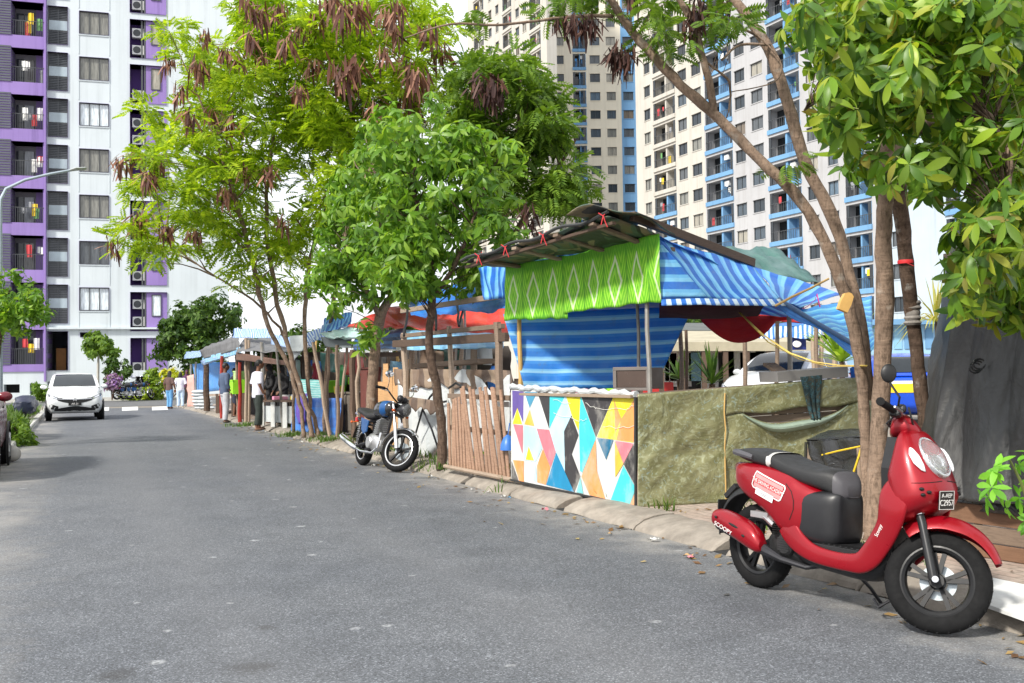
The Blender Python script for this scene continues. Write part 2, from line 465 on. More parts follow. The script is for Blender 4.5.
# sloping precast kerb with open drain slots
prof = [(0, .0), (.015, .035), (.1, .078), (.2, .105), (.3, .115), (.4, .115), (.42, .02)]
m = MB()
s = -12.0; k = 0
y0 = 10.45
while s < 46:
    L = 1.2
    slot = (k % 2 == 0)
    a, b_ = s + (.17 if slot else .006), s + L - .006
    dz = random.uniform(-.008, .008); dn = random.uniform(-.012, .012)
    rings = []
    ph = random.uniform(0, 99)
    for y in [a, a + .012] + list(np.linspace(a + .06, b_ - .06, 7)) + [b_ - .012, b_]:
        base = V(KR(y), y, 0) + kn * (dn + .006 * math.sin(y * 9 + ph) + random.gauss(0, .0025))
        dzz = dz + .004 * math.sin(y * 7 + ph) + random.gauss(0, .0025)
        sh = 0.012 if y in (a, b_) else 0
        rings.append([base + kn * (p + (sh if 0 < i < 6 else 0)) + V(0, 0, max(z + dzz - sh * .7 + (random.gauss(0, .0018) if 1 < i < 6 else 0), .0)) for i, (p, z) in enumerate(prof)])
    m.mat(0).loft(rings, False, False)
    for rr in (rings[0], rings[-1]): m.add(rr, [tuple(range(7))])
    if slot:
        m.mat(1)
        rings = [[V(KR(y), y, 0) + kn * p + V(0, 0, z) for p, z in ((.0, .005), (.3, .008), (.31, .1), (.42, .1))] for y in (s - .01, s + .172)]
        m.loft(rings, False, False)
    s += L; k += 1
o = setp(m.build('kerb', [KERB, mat('drain_dark', (.02, .02, .02), .9)], smooth=True, ang=40), kind='structure')

# other side: kerb, soil and planting strip
m = MB()
rings = [[V(KL(y) - p, y, z) for p, z in ((0, 0), (.01, .1), (.03, .12), (.2, .12), (.21, 0))] for y in np.linspace(13.5, 45, 40)]
m.loft(rings, False, False)
setp(m.build('side_kerb', mat('pale_side_kerb', (.5, .49, .46), .85, 0, .25, 3, dirt=(.22, .21, .19), ds=1.5), smooth=True), kind='structure')
m = MB(); ys = [-14, 13.5, 30, 46]
m.add([(KL(y) - .2, y, .1) for y in ys] + [(KL(y) - 30, y, .1) for y in ys], [(i, i + 1, i + 5, i + 4) for i in range(3)])
setp(m.build('verge', ground_mat()), kind='structure')

# grass tufts in the planting strip, and weeds along the market kerb
def blades(name, pts, h, m_, kind='stuff', n=9, lw=.008, spread=.08):
    P = len(pts) * n
    base = np.repeat(np.array(pts), n, 0) + np.c_[rng.normal(0, spread, (P, 2)), np.zeros(P)]
    ang = rng.uniform(0, 2 * np.pi, P); tilt = rng.uniform(.1, .7, P); hh = h * rng.uniform(.5, 1.2, P)
    d = np.c_[np.cos(ang) * np.sin(tilt), np.sin(ang) * np.sin(tilt), np.cos(tilt)]; sd = np.c_[-np.sin(ang), np.cos(ang), np.zeros(P)] * lw
    mid = base + d * hh[:, None] * .55; tip = base + d * hh[:, None] + np.c_[np.cos(ang) * .1 * hh, np.sin(ang) * .1 * hh, -.12 * hh]
    v = np.stack([base - sd, base + sd, mid + sd * .9, mid - sd * .9, tip + sd * .15, tip - sd * .15], 1).reshape(-1, 3)
    q = np.concatenate([np.arange(P)[:, None] * 6 + np.array([0, 1, 2, 3]), np.arange(P)[:, None] * 6 + np.array([3, 2, 4, 5])])
    o = fast_mesh(name, v, q, m_, None)
    return setp(o, kind=kind)
GRASS = leaf_mat('grass_blades', [(.045, .1, .015), (.08, .16, .02), (.13, .2, .035)], .3)
pts = []
for (xa, ya, xb, yb, n) in ((15, 445, 34, 427, 130), (20, 424, 44, 411, 150)):
    for _ in range(n):
        t = random.random(); p = G(xa + (xb - xa) * t, ya + (yb - ya) * t, .1)
        p.x -= random.uniform(.25, 1.1); pts.append(tuple(p))
blades('grass', pts, .4, GRASS, n=26, lw=.014, spread=.12)
pts = []
for (px, py, n) in ((243, 426, 26), (293, 436, 26), (325, 441, 26), (448, 469, 14), (440, 465, 8), (383, 455, 4), (735, 503, 3), (522, 488, 3)):
    c = G(px, py, PZ)
    for _ in range(n): pts.append((c.x + random.gauss(0, .16), c.y + random.gauss(0, .3), PZ))
for _ in range(60):
    y = random.uniform(6, 26); c = V(KR(y), y, 0) + kn * random.choice([.44, .46, .5, .7]); 
    for _k in range(3): pts.append((c.x + random.gauss(0, .05), c.y + random.gauss(0, .08), PZ))
blades('weeds', pts, .13, GRASS, n=7, lw=.007, spread=.05)
# fallen leaves and chips along the kerb
m = MB()
for _ in range(420):
    y = 4.5 + 26 * random.random() ** 1.5; off = abs(random.gauss(0, .35)); sgn = -1 if random.random() < .5 else 1
    c = V(KR(y), y, .012) + kn * (-off if sgn < 0 else .45 + off)
    if sgn > 0: c.z = PZ + .008
    a = random.uniform(0, 6.28); l = random.uniform(.015, .05); w = l * .45; e1 = V(math.cos(a), math.sin(a), random.uniform(-.2, .3)); e2 = V(-math.sin(a), math.cos(a), .15)
    m.add([c - e1 * l, c + e2 * w + V(0, 0, .004), c + e1 * l, c - e2 * w], [(0, 1, 2, 3)])
setp(m.build('fallen_leaves', leaf_mat('dry_leaves', [(.12, .06, .03), (.25, .15, .06), (.33, .26, .12)], .1)), kind='stuff')

# small litter along the kerb: each scrap a thing
LIT = [mat('litter_white', (.55, .55, .53), .8), mat('litter_blue', srgb(70, 150, 200), .6), mat('litter_tan', srgb(170, 140, 100), .8), mat('litter_pink', srgb(200, 120, 130), .8)]
for k in range(34):
    y = 5.5 + 20 * random.random() ** 1.4; off = random.choice([-.08, -.15, -.3, .5, .62, .75]); c = V(KR(y), y, .014 if off < 0 else PZ + .012) + kn * off; m = MB(); a = random.uniform(0, 6); s_ = random.uniform(.02, .045)
    m.grid(lambda u, v: c + V(math.cos(a) * (u - .5) - math.sin(a) * (v - .5) * .6, math.sin(a) * (u - .5) + math.cos(a) * (v - .5) * .6, .25 * math.sin(u * 5 + k) * math.sin(v * 4 + k) + .2) * s_ * 1.6, 4, 4)
    setp(m.build('paper_scrap', LIT[k % 4] if k % 3 else LIT[0], None, True), 'crumpled scrap of paper or plastic lying along the kerb', 'litter', 'scraps along the kerb')
# ------------------------------------------------------------------ buildings
class Facade:
    """local frame of a front: x along it, -y out of it, z up"""
    def __init__(s, p0, e):
        s.p0 = Vector(p0); s.e = Vector(e).normalized(); s.n = V(s.e.y, -s.e.x, 0); s.rz = math.atan2(s.e.y, s.e.x)
    def uv(s, px, py):
        p = PL(px, py, s.p0, s.n) - s.p0; return p.dot(s.e), p.z
    def u(s, px, py): return s.uv(px, py)[0]
    def v(s, px, py): return s.uv(px, py)[1]

def holes_wall(mb, u0, u1, v0, v1, holes, depth=.15, y=0.0):
    """a front with real openings and their reveals; a hole is (u0, u1, v0, v1[, depth])"""
    us = sorted({u0, u1} | {min(max(h[i], u0), u1) for h in holes for i in (0, 1)})
    vs = sorted({v0, v1} | {min(max(h[i], v0), v1) for h in holes for i in (2, 3)})
    for a, b in zip(us, us[1:]):
        if b - a < 1e-6: continue
        for c, d in zip(vs, vs[1:]):
            if d - c < 1e-6: continue
            mu, mv = (a + b) / 2, (c + d) / 2
            if any(h[0] < mu < h[1] and h[2] < mv < h[3] for h in holes): continue
            mb.add([(a, y, c), (b, y, c), (b, y, d), (a, y, d)], [(0, 1, 2, 3)])
    for h in holes:
        a, b, c, d = h[:4]; w = h[4] if len(h) > 4 else depth
        mb.add([(a, y, c), (b, y, c), (b, y, d), (a, y, d), (a, y + w, c), (b, y + w, c), (b, y + w, d), (a, y + w, d)],
               [(0, 4, 5, 1), (1, 5, 6, 2), (2, 6, 7, 3), (3, 7, 4, 0)])

def shell(mb, u0, u1, v1, y0, y1, v0=0):
    """the other sides of a block"""
    mb.add([(u0, y0, v0), (u0, y1, v0), (u0, y1, v1), (u0, y0, v1)], [(0, 3, 2, 1)])
    mb.add([(u1, y0, v0), (u1, y1, v0), (u1, y1, v1), (u1, y0, v1)], [(0, 1, 2, 3)])
    mb.add([(u0, y1, v0), (u1, y1, v0), (u1, y1, v1), (u0, y1, v1)], [(0, 3, 2, 1)])
    mb.add([(u0, y0, v1), (u1, y0, v1), (u1, y1, v1), (u0, y1, v1)], [(0, 1, 2, 3)])

GLASS = glass_mat('window_glass')
GLASS_DARK = mat('dark_glass', (.025, .03, .035), .1, 0, .3, .6)
FRAME = mat('window_frame', (.06, .065, .07), .5)
CURTAIN = glass_mat('curtained_glass', (.3, .33, .35), .15)
def plaster(name, c, var=.05, dirt=None):
    """painted render with rain streaks and patchy fading"""
    if name in _M: return _M[name]
    m, nt, b, out = nodes(name); v = coords(nt)
    big = noise(nt, v, .22, 4, .6); st = noise(nt, coords(nt, 'Object', (1.6, 1.6, .05)), 1.3, 5, .7); pa = noise(nt, coords(nt, 'Object', (.5, .5, .35)), .7, 5, .7)
    cc = mixc(nt, 1., c, ramp(nt, big, [(.3, 1 - var), (.7, 1 + var)]), 'MULTIPLY')
    d = dirt or tuple(x * .75 for x in c)
    cc = mixc(nt, math_(nt, 'MULTIPLY', ramp(nt, st, [(.48, 0.), (.7, .85)]), ramp(nt, pa, [(.35, .1), (.65, 1.)])), cc, d)
    nt.links.new(cc, b.inputs['Base Color']); b.inputs['Roughness'].default_value = .85; b.inputs['Specular IOR Level'].default_value = .25
    bump(nt, b, noise(nt, v, 30, 3), .15, .01); _M[name] = m; return m

def window(parent, u0, u1, v0, v1, y, panes=3, mid=None, frame=.06, pm=None, share={}):
    """frame part with its mullions, pane sub-part"""
    key = (round(u1 - u0, 3), round(v1 - v0, 3), panes, mid, pm)
    if key in share:
        f0 = share[key]; f = f0.copy(); col.objects.link(f); f.parent = parent; f.location = (u0, y, v0)
        for ch in f0.children:
            c = ch.copy(); col.objects.link(c); c.parent = f
        return f
    w, h = u1 - u0, v1 - v0
    m = MB()
    m.b2((0, -.03, 0), (w, .03, frame)); m.b2((0, -.03, h - frame), (w, .03, h))
    m.b2((0, -.03, frame), (frame, .03, h - frame)); m.b2((w - frame, -.03, frame), (w, .03, h - frame))
    for k in range(1, panes):
        x = w * k / panes; m.b2((x - frame * .4, -.028, frame), (x + frame * .4, .028, h - frame))
    for z in (mid or ()): m.b2((frame, -.026, h * z - frame * .4), (w - frame, .026, h * z + frame * .4))
    f = m.build('window', FRAME, parent); f.location = (u0, y, v0)
    g = MB(); g.b2((frame, .034, frame), (w - frame, .04, h - frame)); g.build('pane', pm or GLASS, f)
    share[key] = f
    return f

# ---- white block with purple balconies at the end of the road
fa = Facade((-27.4, 65.5, 0), be)
U = lambda px: fa.u(px, 150)
vt0 = fa.v(94, 287.5); hs = (fa.v(94, 12) - vt0) / 6
apt = thing('apartment_building', 'white apartment block with purple balconies closing the end of the road', 'building', fa.p0, fa.rz)
WHITE_WALL = plaster('white_blue_plaster', (.54, .59, .62), .06, (.4, .44, .46)); PURPLE = plaster('purple_plaster', srgb(142, 120, 178), .1, srgb(108, 90, 140))
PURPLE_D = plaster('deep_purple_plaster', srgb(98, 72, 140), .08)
LOUVRE = mat('grey_louvre', (.085, .095, .11), .55, 0, .15, 1)
H = vt0 + hs * 8.2
cols = dict(bal=(U(11), U(44.6)), stair=(U(47.5), U(68)), win=(U(79.2), U(109)), ac=(U(130), U(146)), pp=(U(146), U(166.6)))
holes = []; nf = range(-1, 8)
for i in nf:
    vt = vt0 + i * hs
    holes.append((*cols['bal'], vt - .64 * hs, vt + .09 * hs, 1.5))
    holes.append((*cols['stair'], vt - .775 * hs, vt + .055 * hs, .35 if i >= 0 else 2.2))
    if i >= 0: holes.append((*cols['win'], vt - .5 * hs, vt, .16))
    holes.append((cols['ac'][0], cols['pp'][1], vt - .94 * hs, vt - .09 * hs, 1.2))
holes.append((U(80), U(92), vt0 - hs - .2, vt0 - hs + .1, .16))
base = [(U(4), U(20), .5, 1.05, 1.0), (U(135), U(153), .45, 1.45, 1.0), (U(47.5), U(70), 0, 1.2, 2.0), (U(30), U(37), .4, 1.1, 1.0)]
m = MB(); u0, u1 = U(-60), U(228)
holes_wall(m, U(46.4), u1, 1.85, H, holes); shell(m, u0, u1, H, .0, 16)
m.build('wall', WHITE_WALL, apt)
m = MB(); holes_wall(m, u0, u1, 0, 1.85, base); m.build('plinth_wall', WHITE_WALL, apt)
m = MB(); holes_wall(m, u0, U(46.4), 1.85, H, holes, y=-.08)
m.b2((U(44.9), -.35, 1.2), (U(46.6), .2, H))
m.build('purple_wall', PURPLE, apt)
for (a, b, c, d, w) in base:
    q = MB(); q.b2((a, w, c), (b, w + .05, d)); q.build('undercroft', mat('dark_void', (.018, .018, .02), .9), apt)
q = MB(); q.b2((U(47), -.25, vt0 - hs + .3), (U(172), .1, vt0 - hs + .42)); q.build('ledge', WHITE_WALL, apt)
q = MB(); q.b2((U(52), 1.9, 1.6), (U(62), 1.98, 3.4)); q.build('door', wood_mat('orange_door', (.42, .2, .06), (.3, .13, .04)), apt)
LAUNDRY = [mat('cloth_%s' % n, c, .8, 0, .15, 5) for n, c in (('yellow', (.7, .5, .03)), ('blue', (.05, .25, .6)), ('white', (.75, .75, .72)), ('red', (.5, .05, .06)), ('grey', (.25, .26, .28)), ('green', (.12, .3, .1)))]
AC_MAT = mat('ac_white', (.72, .73, .72), .45, 0, .05, 3)
for i in nf:
    vt = vt0 + i * hs; v0, v1 = vt - .64 * hs, vt + .09 * hs
    a, b = cols['bal']; w = b - a
    q = MB(); q.mat(0).b2((a + w * .64, 1.38, v0), (b, 1.45, v1)); q.mat(1).b2((a, 1.42, v0), (a + w * .64, 1.5, v1))
    q.mat(2).b2((a + w * .05, 1.3, v0), (a + w * .27, 1.36, v1 - .35)); q.mat(3).b2((a + w * .3, 1.32, v0), (a + w * .58, 1.4, v1 - .35)); q.mat(0).b2((b - .1, .05, v0), (b - .02, 1.4, v1))
    bal = q.build('balcony', [PURPLE, mat('balcony_back', (.2, .2, .22), .8), GLASS_DARK, CURTAIN], apt)
    q = MB(); q.b2((a, .02, v0 + .98), (b, .06, v0 + 1.02))
    n = 18 if i < 0 else 15
    for k in range(n + 1): x = a + w * k / n; q.b2((x - .012, .03, v0), (x + .012, .05, v0 + .98))
    q.build('railing', FRAME, bal)
    for k in range(random.choice((2, 3, 4))):
        x = a + w * random.uniform(.35, .92); hh = random.uniform(.35, .9); z1 = v0 + random.uniform(.9, 1.7)
        q = MB(); q.grid(lambda u, v: (x + (u - .5) * random.uniform(.3, .36), .2 + .04 * math.sin(u * 9), z1 - v * hh), 5, 3); q.build('laundry', random.choice(LAUNDRY), bal, True)
    # louvred screen beside the balcony
    q = MB(); z = v0
    while z < v1: q.b2((U(-12), -.14, z), (U(11), -.085, z + .1)); z += .17
    q.build('louvre_screen', LOUVRE, apt)
    # stair glazing
    if i >= 0:
        s0, s1 = cols['stair']; z0, z1 = vt - .775 * hs, vt + .055 * hs
        window(apt, s0, s1, z0, z1, .2, 2, (.38, .66), .07, GLASS_DARK)
        hz = z1 - z0
        q = MB(); q.b2((s0 + .06, .165, z0 + hz * .4), (s1 - .06, .172, z0 + hz * .65)); q.build('spandrel_glass', mat('pale_stair_glass', (.33, .4, .44), .2, 0, .15, 1), apt)
        for za, zb in ((z0 + .1, z0 + hz * .36), (z0 + hz * .68, z1 - .1)):
            q = MB(); z = za
            while z < zb: q.b2((s0 + .08, .17, z), (s1 - .08, .185, z + .035)); z += .11
            q.build('louvre', LOUVRE, apt)
        window(apt, *cols['win'], vt - .5 * hs, vt, .08, 3, None, .055, CURTAIN)
        q = MB(); q.b2((cols['win'][0] - .05, -.03, vt - .94 * hs), (cols['win'][0], 0, vt - .5 * hs)); q.b2((cols['win'][1], -.03, vt - .94 * hs), (cols['win'][1] + .05, 0, vt - .5 * hs)); q.b2((cols['win'][0] - .05, -.05, vt - .53 * hs), (cols['win'][1] + .05, .0, vt - .5 * hs))
        q.build('window_apron', WHITE_WALL, apt)
    # recess with air conditioners, and the purple bay beside it
    a, b = cols['ac']; c_, d = cols['pp']; z0, z1 = vt - .94 * hs, vt - .09 * hs
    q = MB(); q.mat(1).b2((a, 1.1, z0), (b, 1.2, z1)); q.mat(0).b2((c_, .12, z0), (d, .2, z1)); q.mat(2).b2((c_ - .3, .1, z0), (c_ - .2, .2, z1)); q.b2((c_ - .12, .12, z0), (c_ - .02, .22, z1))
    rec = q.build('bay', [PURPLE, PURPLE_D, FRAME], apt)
    if i >= 0: window(apt, c_ + (d - c_) * .25, c_ + (d - c_) * .72, z0 + (z1 - z0) * .38, z0 + (z1 - z0) * .94, .08, 1, None, .05, CURTAIN)
    for k in range(2 if i % 2 == 0 else 1):
        zz = z0 + .35 + k * 1.15
        q = MB(); q.b2((a + .12, .35, zz), (a + .95, .7, zz + .62)); q.mat(1).lathe((a + .42, .345, zz + .31), [(.24, 0), (.24, -.006), (.05, -.01)], 'y', 16)
        q.build('air_conditioner', [AC_MAT, FRAME], apt, bevel=.02)

# ---- tall blocks behind the market
def tower(name, label, fac, spec, hs, vref, rows, walls, top, depth, u0, u1, group=None, budget=100, seed=1):
    """spec: list of (kind, u0, u1); kinds: w window, b balcony pair"""
    rnd = random.Random(seed)
    t = thing(name, label, 'building', fac.p0, fac.rz, group)
    holes = []; ws = []; bs = []
    for r in rows:
        v = vref + r * hs
        for kind, a, b, *x in spec:
            if kind == 'w': h = (a, b, v - hs * .46, v, .14); ws.append((a, b, v - hs * .46, v, r))
            else: h = (a, b, v - hs * .64, v + hs * .1, 1.3); bs.append((*h[:4], r, ('cream' if r >= 5 else 'blue') if x and x[0] == 'mix' else x[0] if x else 'blue'))
            holes.append(h)
    for wname, a, b, mtl in walls:
        m = MB(); hh = [h for h in holes if h[0] >= a - .01 and h[1] <= b + .01]
        holes_wall(m, a, b, 0, top, hh)
        for h in hh:
            if h[1] - h[0] < 2.4 and h[4] < .5:
                m.b2((h[0] - .05, -.06, h[2] - .09), (h[1] + .05, .0, h[2])); m.b2((h[0] - .05, -.1, h[3]), (h[1] + .05, .0, h[3] + .08))
        m.build(wname, mtl, t)
    m = MB(); shell(m, u0, u1, top, .0, depth); m.build('side_wall', walls[-1][3], t)
    ws.sort(key=lambda q: (q[4], -q[0])); n = 0
    rest = MB()
    for (a, b, c, d, r) in ws:
        n += 1
        if n <= budget: window(t, a, b, c, d, .1, 2, None, .05)
        else:
            rest.mat(0).b2((a, .08, c), (b, .12, c + .05)); rest.b2((a, .08, d - .05), (b, .12, d)); rest.b2(((a + b) / 2 - .03, .08, c), ((a + b) / 2 + .03, .12, d)); rest.mat(1).b2((a, .122, c), (b, .13, d))
    if n > budget: setp(rest.build('upper_windows', [FRAME, GLASS_DARK], t), kind='stuff')
    for (a, b, c, d, r, colr) in bs:
        mt = BLUE_W if colr == 'blue' else CREAM
        w = b - a; q = MB()
        q.mat(0).b2((a - .04, -.16, c - hs * .16), (b + .04, .02, c)); q.b2((a + w * .5, .15, c), (a + w * .56, 1.25, d)); q.b2((a + w * .56, 1.2, c), (b, 1.28, d)); q.b2((b - .08, .04, c), (b, 1.2, d))
        q.mat(1).b2((a, 1.24, c), (a + w * .5, 1.3, d)); q.b2((a, .06, c), (a + .35, .12, d)); q.b2((b - .5, .03, c), (b - .08, .1, d))
        q.mat(2).b2((a, 0, c + .95), (b, .04, c + 1.0))
        for k in range(1, 14): x = a + w * k / 14; q.b2((x - .018, .0, c), (x + .018, .03, c + .95))
        o = q.build('balcony', [mt, GLASS_DARK, FRAME], t)
        if rnd.random() < .6:
            for k in range(rnd.choice((1, 2, 3))):
                x = a + w * rnd.uniform(.12, .85); h = rnd.uniform(.4, .9); z1 = c + rnd.uniform(1.0, 1.8)
                q = MB(); q.b2((x, .2, z1 - h), (x + rnd.uniform(.25, .5), .23, z1)); q.build('laundry', rnd.choice(LAUNDRY), o)
        if rnd.random() < .3:
            q = MB(); x = a + w * .6; q.b2((x, .3, d - .75), (x + .75, .6, d - .2)); q.build('air_conditioner', AC_MAT, o)
    return t
BLUE_W = plaster('sky_blue_plaster', srgb(110, 152, 190), .08, srgb(90, 126, 158)); CREAM = plaster('cream_plaster', srgb(186, 182, 174), .07, srgb(152, 146, 134)); SHADE_GREY = plaster('shade_grey_plaster', srgb(172, 172, 174), .08, srgb(142, 139, 137)); PALE = plaster('pale_blue_plaster', srgb(176, 188, 198), .07, srgb(146, 156, 166))  # the pale grey plaster has the shade on the tower wall in its colour
te = V(.44, -.898, 0)
f1 = Facade((16, 125, 0), te)
y1 = 207
uu = lambda px, py=y1: f1.u(px, py)
spec = [('w', uu(646), uu(652)), ('b', uu(655), uu(677), 'mix'), ('w', uu(680), uu(688.5)), ('w', uu(693.5), uu(703)), ('b', uu(707), uu(734)), ('w', uu(737), uu(747)), ('w', uu(753.5), uu(765)),
        ('b', uu(770), uu(802)), ('w', uu(808.5), uu(819)), ('w', uu(829), uu(839)), ('b', uu(847, 250), uu(873, 250)), ('w', uu(893, 270), uu(904, 270)), ('b', uu(947, 250), uu(962, 250)), ('w', uu(985, 250), uu(1000, 250))]
hs1 = 2.9
vref = f1.v(898, 264)
ua, ub, uc, ud = uu(637.5), uu(706), uu(889, 250), uu(1060, 250)
tower('apartment_tower', 'tall cream apartment tower, its shaded part coloured grey, with blue balconies behind the striped blue roof', f1, spec, hs1, vref, range(-2, 15),
      [('cream_wall', ua, ub, CREAM), ('shade_grey_wall', ub, uc, SHADE_GREY), ('pale_wall', uc, ud, PALE)], vref + hs1 * 15.5, 18, ua, ud, seed=4)  # middle stretch coloured grey to paint in the shade on it
f2 = Facade((5.4, 141, 0), te)
y2 = 60
u2 = lambda px, py=y2: f2.u(px, py)
spec = [('b', u2(474), u2(484), 'cream'), ('w', u2(489), u2(492)), ('w', u2(496), u2(499)), ('b', u2(503), u2(512), 'cream'), ('w', u2(516), u2(519.5)), ('w', u2(523), u2(527)), ('b', u2(530), u2(541), 'cream')]
tower('apartment_tower', 'tall cream apartment tower half hidden by the leafy crowns and reaching the bright sky', f2, spec, 2.9, f2.v(535, 55), range(-10, 7),
      [('cream_wall', u2(468), u2(547), CREAM)], f2.v(535, 55) + 2.9 * 7.5, 1.6, u2(468), u2(547), budget=60, seed=9)
f3 = Facade((5.2, 155, 0), V(1, .02, 0))
u3 = lambda px: f3.u(px, 80)
spec = [('b', u3(573), u3(586)), ('w', u3(590), u3(600)), ('w', u3(606.5), u3(615.5)), ('w', u3(623), u3(633)), ('w', u3(556), u3(564))]
tower('apartment_tower', 'tall beige apartment tower with a sky blue corner strip, between two paler towers', f3, spec, 2.9, f3.v(610, 92), range(-14, 6),
      [('beige_wall', u3(545), u3(621), plaster('beige_plaster', srgb(216, 208, 190), .06)), ('blue_wall', u3(621), u3(640), BLUE_W)], f3.v(610, 92) + 2.9 * 7, 14, u3(545), u3(640), budget=100, seed=5)
# ------------------------------------------------------------------ market stalls
from mathutils import noise as mnoise
def cloth(name, TL, TR, BR, BL, mtl, parent, nu=24, nv=12, wr=.02, sag=0., fold=(0, 0.), seed=0, hem=0., uvs=1.0, solid=.004, drop=0.):
    """sheet hung between four points; wr: wrinkles, sag: hollow in the middle, fold: (count, depth) of hanging folds"""
    TL, TR, BR, BL = map(Vector, (TL, TR, BR, BL))
    W = ((TR - TL).length + (BR - BL).length) / 2; Hh = ((BL - TL).length + (BR - TR).length) / 2
    n = (TR - TL).cross(BL - TL).normalized()
    def f(u, v):
        p = TL.lerp(TR, u).lerp(BL.lerp(BR, u), v)
        e = 4 * u * (1 - u); q = mnoise.noise(V(u * W * 2.6 + seed * 7.1, v * Hh * 2.6, seed)) + .55 * mnoise.noise(V(u * W * 7 + seed, v * Hh * 6, seed * 2.))
        d = wr * q + fold[1] * math.sin(u * fold[0] * 6.283 + 1.3 * math.sin(v * 3 + seed)) * (.35 + .65 * v)
        p = p + n * d
        p.z -= sag * e * (4 * v * (1 - v) if drop == 0 else 1) 
        if hem: p.z -= hem * v * math.sin(u * 9 + seed) * math.sin(u * 23 + 1)
        return p
    m = MB(); m.grid(f, nu, nv, lambda u, v: (u * W * uvs, v * Hh * uvs))
    return m.build(name, mtl, parent, True, ang=180, world=True, solid=solid)

BL1, BL2, BL3 = srgb(20, 84, 178), srgb(60, 132, 222), srgb(112, 180, 240)
STRIPE = tarp_mat('blue_striped_tarp', [(0, srgb(22, 112, 210)), (.48, srgb(108, 188, 240)), (.7, srgb(132, 204, 244)), (.96, srgb(60, 146, 222))], .15, 0, rough=.5, wr=.4, skew=.1, trans=.3)
STRIPE_B = tarp_mat('blue_striped_backcloth', [(0, srgb(44, 146, 232)), (.42, srgb(136, 206, 248)), (.56, srgb(172, 224, 250)), (.76, srgb(68, 164, 238))], .155, 1, rough=.5, wr=.35, trans=.45)
STRIPE_F = tarp_mat('fine_blue_striped_tarp', [(0, srgb(40, 140, 215)), (.45, srgb(120, 205, 235)), (.7, srgb(80, 175, 230))], .085, 1)
STRIPE_W = tarp_mat('blue_white_tarp', [(0, srgb(30, 110, 205)), (.5, srgb(205, 225, 238))], .1, 0)
BLUE_T = tarp_mat('plain_blue_tarp', [(0, srgb(24, 108, 198)), (.5, srgb(34, 126, 212))], .3, 1)
LBLUE_T = tarp_mat('light_blue_tarp', [(0, srgb(142, 196, 226)), (.5, srgb(120, 180, 220))], .5, 0)
NAVY_T = tarp_mat('navy_striped_tarp', [(0, srgb(20, 46, 96)), (.5, srgb(40, 92, 150))], .16, 1)
MINT_T = tarp_mat('mint_tarp', [(0, srgb(190, 225, 220)), (.6, srgb(205, 232, 232))], .5, 0)
WHITE_T = tarp_mat('white_tarp', [(0, (.62, .65, .66)), (.5, (.68, .7, .7))], 1.0, 0, dirt=(.3, .27, .22))
RED_T = tarp_mat('red_tarp', [(0, srgb(212, 66, 48)), (.5, srgb(200, 54, 42))], .6, 0, dirt=(.3, .08, .05), tint=.12)
CRIMSON_T = tarp_mat('crimson_cloth', [(0, srgb(190, 14, 28)), (.5, srgb(176, 10, 24))], .6, 0, rough=.7, trans=.25, dirt=(.25, .01, .02), tint=.05)
TEAL_T = tarp_mat('teal_tarp', [(0, srgb(62, 120, 108)), (.5, srgb(52, 106, 98))], .5, 0, trans=.3, tint=.3)
GREY_T = tarp_mat('charcoal_tarp', [(0, srgb(48, 46, 45)), (.5, srgb(43, 42, 41))], 1.0, 0, rough=.52, wr=.35, dirt=(.06, .06, .062), trans=0, tint=.05)
BLACK_T = tarp_mat('black_sheet', [(0, (.02, .02, .021)), (.5, (.024, .024, .025))], .6, 0, rough=.22, wr=.8, trans=0, dirt=(.05, .05, .05), tint=.04)
BROWN_T = tarp_mat('torn_brown_sheet', [(0, srgb(112, 90, 72)), (.4, srgb(84, 64, 50)), (.7, srgb(132, 112, 92))], .7, 0, rough=.8, trans=0, dirt=(.08, .05, .035), tint=.1)

def camo_mat(name, cols, scale, rough=.5, dist=1.2):
    m, nt, b, out = nodes(name)
    v = coords(nt); n1 = noise(nt, v, scale, 2, .45, dist)
    k = len(cols)
    cc = ramp(nt, n1, [(.3 + .4 * i / k, c) for i, c in enumerate(cols)], 'CONSTANT')
    cc = mixc(nt, 1., cc, ramp(nt, noise(nt, v, scale * 5, 4), [(.3, .8), (.7, 1.2)]), 'MULTIPLY')
    nt.links.new(cc, b.inputs['Base Color']); b.inputs['Roughness'].default_value = rough
    bump(nt, b, noise(nt, v, 9, 5), .4, .02); return m
CAMO_ROOF = camo_mat('camouflage_roof_sheet', [(.02, .022, .02), (.11, .09, .05), (.05, .085, .06), (.015, .018, .018), (.17, .14, .08), (.1, .16, .14)], 2.0)

def olive_mat():
    m, nt, b, out = nodes('olive_camouflage_tarp')
    v = coords(nt, 'UV')
    a = noise(nt, v, 5, 5, .6, .8); s = noise(nt, v, 11, 3, .5, 2.5); w = noise(nt, v, 2.2, 5, .6, 1.0)
    c = mixc(nt, ramp(nt, a, [(.36, 0.), (.64, 1.)]), srgb(116, 117, 80), srgb(142, 141, 106))
    c = mixc(nt, ramp(nt, s, [(.53, 0.), (.64, .6)]), c, srgb(168, 174, 146))
    c = mixc(nt, ramp(nt, noise(nt, v, 16, 3, .5, 2), [(.62, 0.), (.68, .6)]), c, srgb(150, 172, 168))
    c = mixc(nt, ramp(nt, noise(nt, v, 1.4, 4, .6), [(.5, 0.), (.72, .4)]), c, srgb(92, 88, 58))
    nt.links.new(c, b.inputs['Base Color']); b.inputs['Roughness'].default_value = .42
    bump(nt, b, w, .7, .06); return m
OLIVE = olive_mat()

